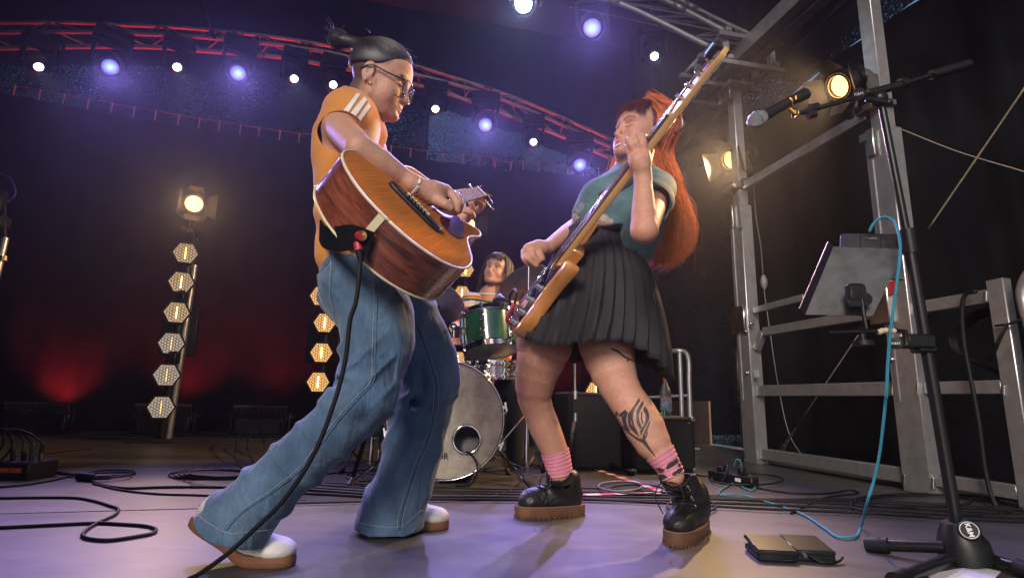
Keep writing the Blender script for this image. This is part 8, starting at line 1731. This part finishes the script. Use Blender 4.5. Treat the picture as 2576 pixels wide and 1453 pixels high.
cable([(2150, 440), (2110, 390), (2050, 400), (2015, 440), (2040, 490), (2090, 520)], .006, 'smaller raised cable loop beside the coil', 'l2', n=50, up=((0, .08), (1, .13), (2, .12), (3, .07), (4, .03)))
cb2 = PF('l2', 690, 660); cbk = thing('cable_connector', 'black inline connector block joining cables on the floor', 'connector', tuple(cb2)); apart('connector_body', MB().cyl(cb2+[-.03, 0, .022], cb2+[.06, -.02, .022], .022, .017, 12), M_rubber, cbk); apart('locking_ring', MB().cyl(cb2+[.06, -.02, .02], cb2+[.12, .01, .02], .014, .012, 12), M_bplas, cbk)
# main run of cables along the carpet edge
for i, (y0, y1, y2, lab) in enumerate(((1228, 1244, 1262, 'nearest'), (1234, 1252, 1272, 'second'), (1220, 1238, 1254, 'third'), (1242, 1258, 1282, 'outermost'), (1214, 1232, 1249, 'innermost'))):
    cable([(600+20*i, y0-18+4*i), (820, y0), (1000, y0+10+3*math.sin(i)), (1250, y1-2), (1500, y1+4-2*i), (1700, y1+8), (1900, y1+14+2*i), (2150, y2+6), (2400, y2+20), (2620, y2+30)], .0065+.001*(i % 2), lab+' cable of the long run along the carpet edge', n=120, z=.008+.004*(i % 2))
for i, (cx, cy_, rx, ry) in enumerate(((880, 1205, 90, 18), (930, 1195, 60, 14), (1560, 1222, 55, 12), (1600, 1230, 70, 12), (1740, 1272, 62, 17), (1880, 1205, 90, 14), (2330, 1262, 190, 22), (2300, 1258, 150, 16), (2360, 1270, 220, 26))):
    labs = ['wide cable ring between the guitarist\'s ankles', 'small cable ring beside the guitarist\'s far ankle', 'grey cable ring between the bass player\'s boots', 'second cable ring between the bass player\'s boots', 'cable loop in front of the tattooed leg\'s boot', 'tangle of cable below the power strip', 'coiled cable by the boom stand foot', 'inner coil by the boom stand foot', 'outer coil by the boom stand foot']
    cable([(cx+rx*math.cos(t), cy_+ry*math.sin(t)) for t in np.linspace(0, 6.0, 14)], .006, labs[i], n=60, z=.010+.003*(i % 3), m=mat('grey_cable', (.16, .16, .18), .45) if i in (2,) else None)
cable([(1700, 1180), (1760, 1195), (1830, 1200), (1900, 1225), (2000, 1240), (2080, 1240), (2140, 1232), (2160, 1238), (2080, 1250), (1990, 1290)], .006, 'cable leaving the power strip towards the boom stand', n=90)
cable([(1395, 1130), (1330, 1170), (1290, 1230), (1210, 1256)], .006, 'cable crossing the carpet beside the bass drum', n=40)
# hanging cable coil and strap on the fence panel
fcc = thing('hanging_cable', 'black cable coil hung over the aluminium fence panel', 'cable', tuple(FP('r6', 1880, 640)))
part('drop', MB().tube(spline([PL(*q, PW-NW*.06, NW) for q in (('r6', 1950, 590), ('r6', 1885, 605), ('r6', 1862, 680), ('r6', 1870, 900), ('r6', 1905, 1100), ('r6', 1945, 1300), ('r7', 2270, 350), ('r7', 2310, 650), ('r7', 2350, 820), ('r7', 2390, 910))], 60), .010, 10), M_rubber, fcc, smooth=True)
for j in range(5): part('coil', MB().tube(spline([PL('r6', x+12*j, y+8*j, PW+NW*(.05+.012*j), NW) for x, y in ((2080, 690), (1950, 720), (1840, 800), (1780, 880), (1800, 960), (1880, 1010), (1990, 1060), (2120, 1120))], 40), .007, 8), M_rubber, fcc, smooth=True)
stpp = thing('rubber_strap', 'black perforated strap tied round the fence panel post', 'strap', tuple(FP('r6', 2110, 850))); part('strap', MB().tube([PL(*q, PW-NW*.045, NW) for q in (('r6', 2250, 770), ('r6', 2160, 800), ('r6', 2080, 810))], .012, 8, sq=.4).tube([PL(*q, PW-NW*.06, NW) for q in (('r6', 2150, 800), ('r6', 2100, 900), ('r6', 2045, 1040))], .012, 8, sq=.4), M_rubber, stpp, smooth=True)
# stand cut off at the picture's far edge
les = thing('lamp_stand', 'dark lamp stand cut off by the picture edge', 'stand', tuple(PF('l1', -40, 1500))); e = P('l1', 28, 330, 3.6); apart('tube', MB().cyl((e[0]-.05, 3.6, 0), e, .022, n=12), M_alu, les); apart('collar', MB().cyl(P('l1', 18, 430, 3.6), P('l1', 16, 455, 3.6), .028, n=12), M_gold, les)
ldk = thing('hanging_lamp', 'black lamp with blue cable at the far picture edge', 'stage lamp', tuple(P('l1', 10, 250, 3.6))); apart('lamp_body', MB().box(P('l1', -8, 250, 3.6), (.10, .12, .10), None, .02).box(P('l1', 5, 140, 3.6), (.05, .06, .14), None, .01).cyl(P('l1', 22, 165, 3.6), P('l1', 24, 325, 3.6), .012, n=8), M_bplas, ldk); part('lead', MB().tube(spline([P('l1', 0, -10, 3.6), P('l1', 55, 20, 3.6), P('l1', 80, 100, 3.6), P('l1', 40, 145, 3.6)], 24), .006, 8), mat('blue_lead', (.02, .03, .25), .4), ldk, smooth=True)
# ================================================================== thin stage haze in the air
hz = MB().box((0, 0, 5.5), (790, 790, 15.2)); hm = bpy.data.materials.new('haze_air'); hm.use_nodes = True; ht = hm.node_tree; ht.nodes.clear()
pv = ht.nodes.new('ShaderNodeVolumePrincipled'); pv.inputs['Color'].default_value = (.86, .88, 1, 1); pv.inputs['Density'].default_value = .0026; pv.inputs['Anisotropy'].default_value = .78
ho = ht.nodes.new('ShaderNodeOutputMaterial'); ht.links.new(pv.outputs[0], ho.inputs['Volume'])
hzo = hz.obj('haze', hm, kind='stuff'); fix_normals(hzo)
cy.volume_bounces = 0; cy.volume_step_rate = 4; cy.volume_max_steps = 64
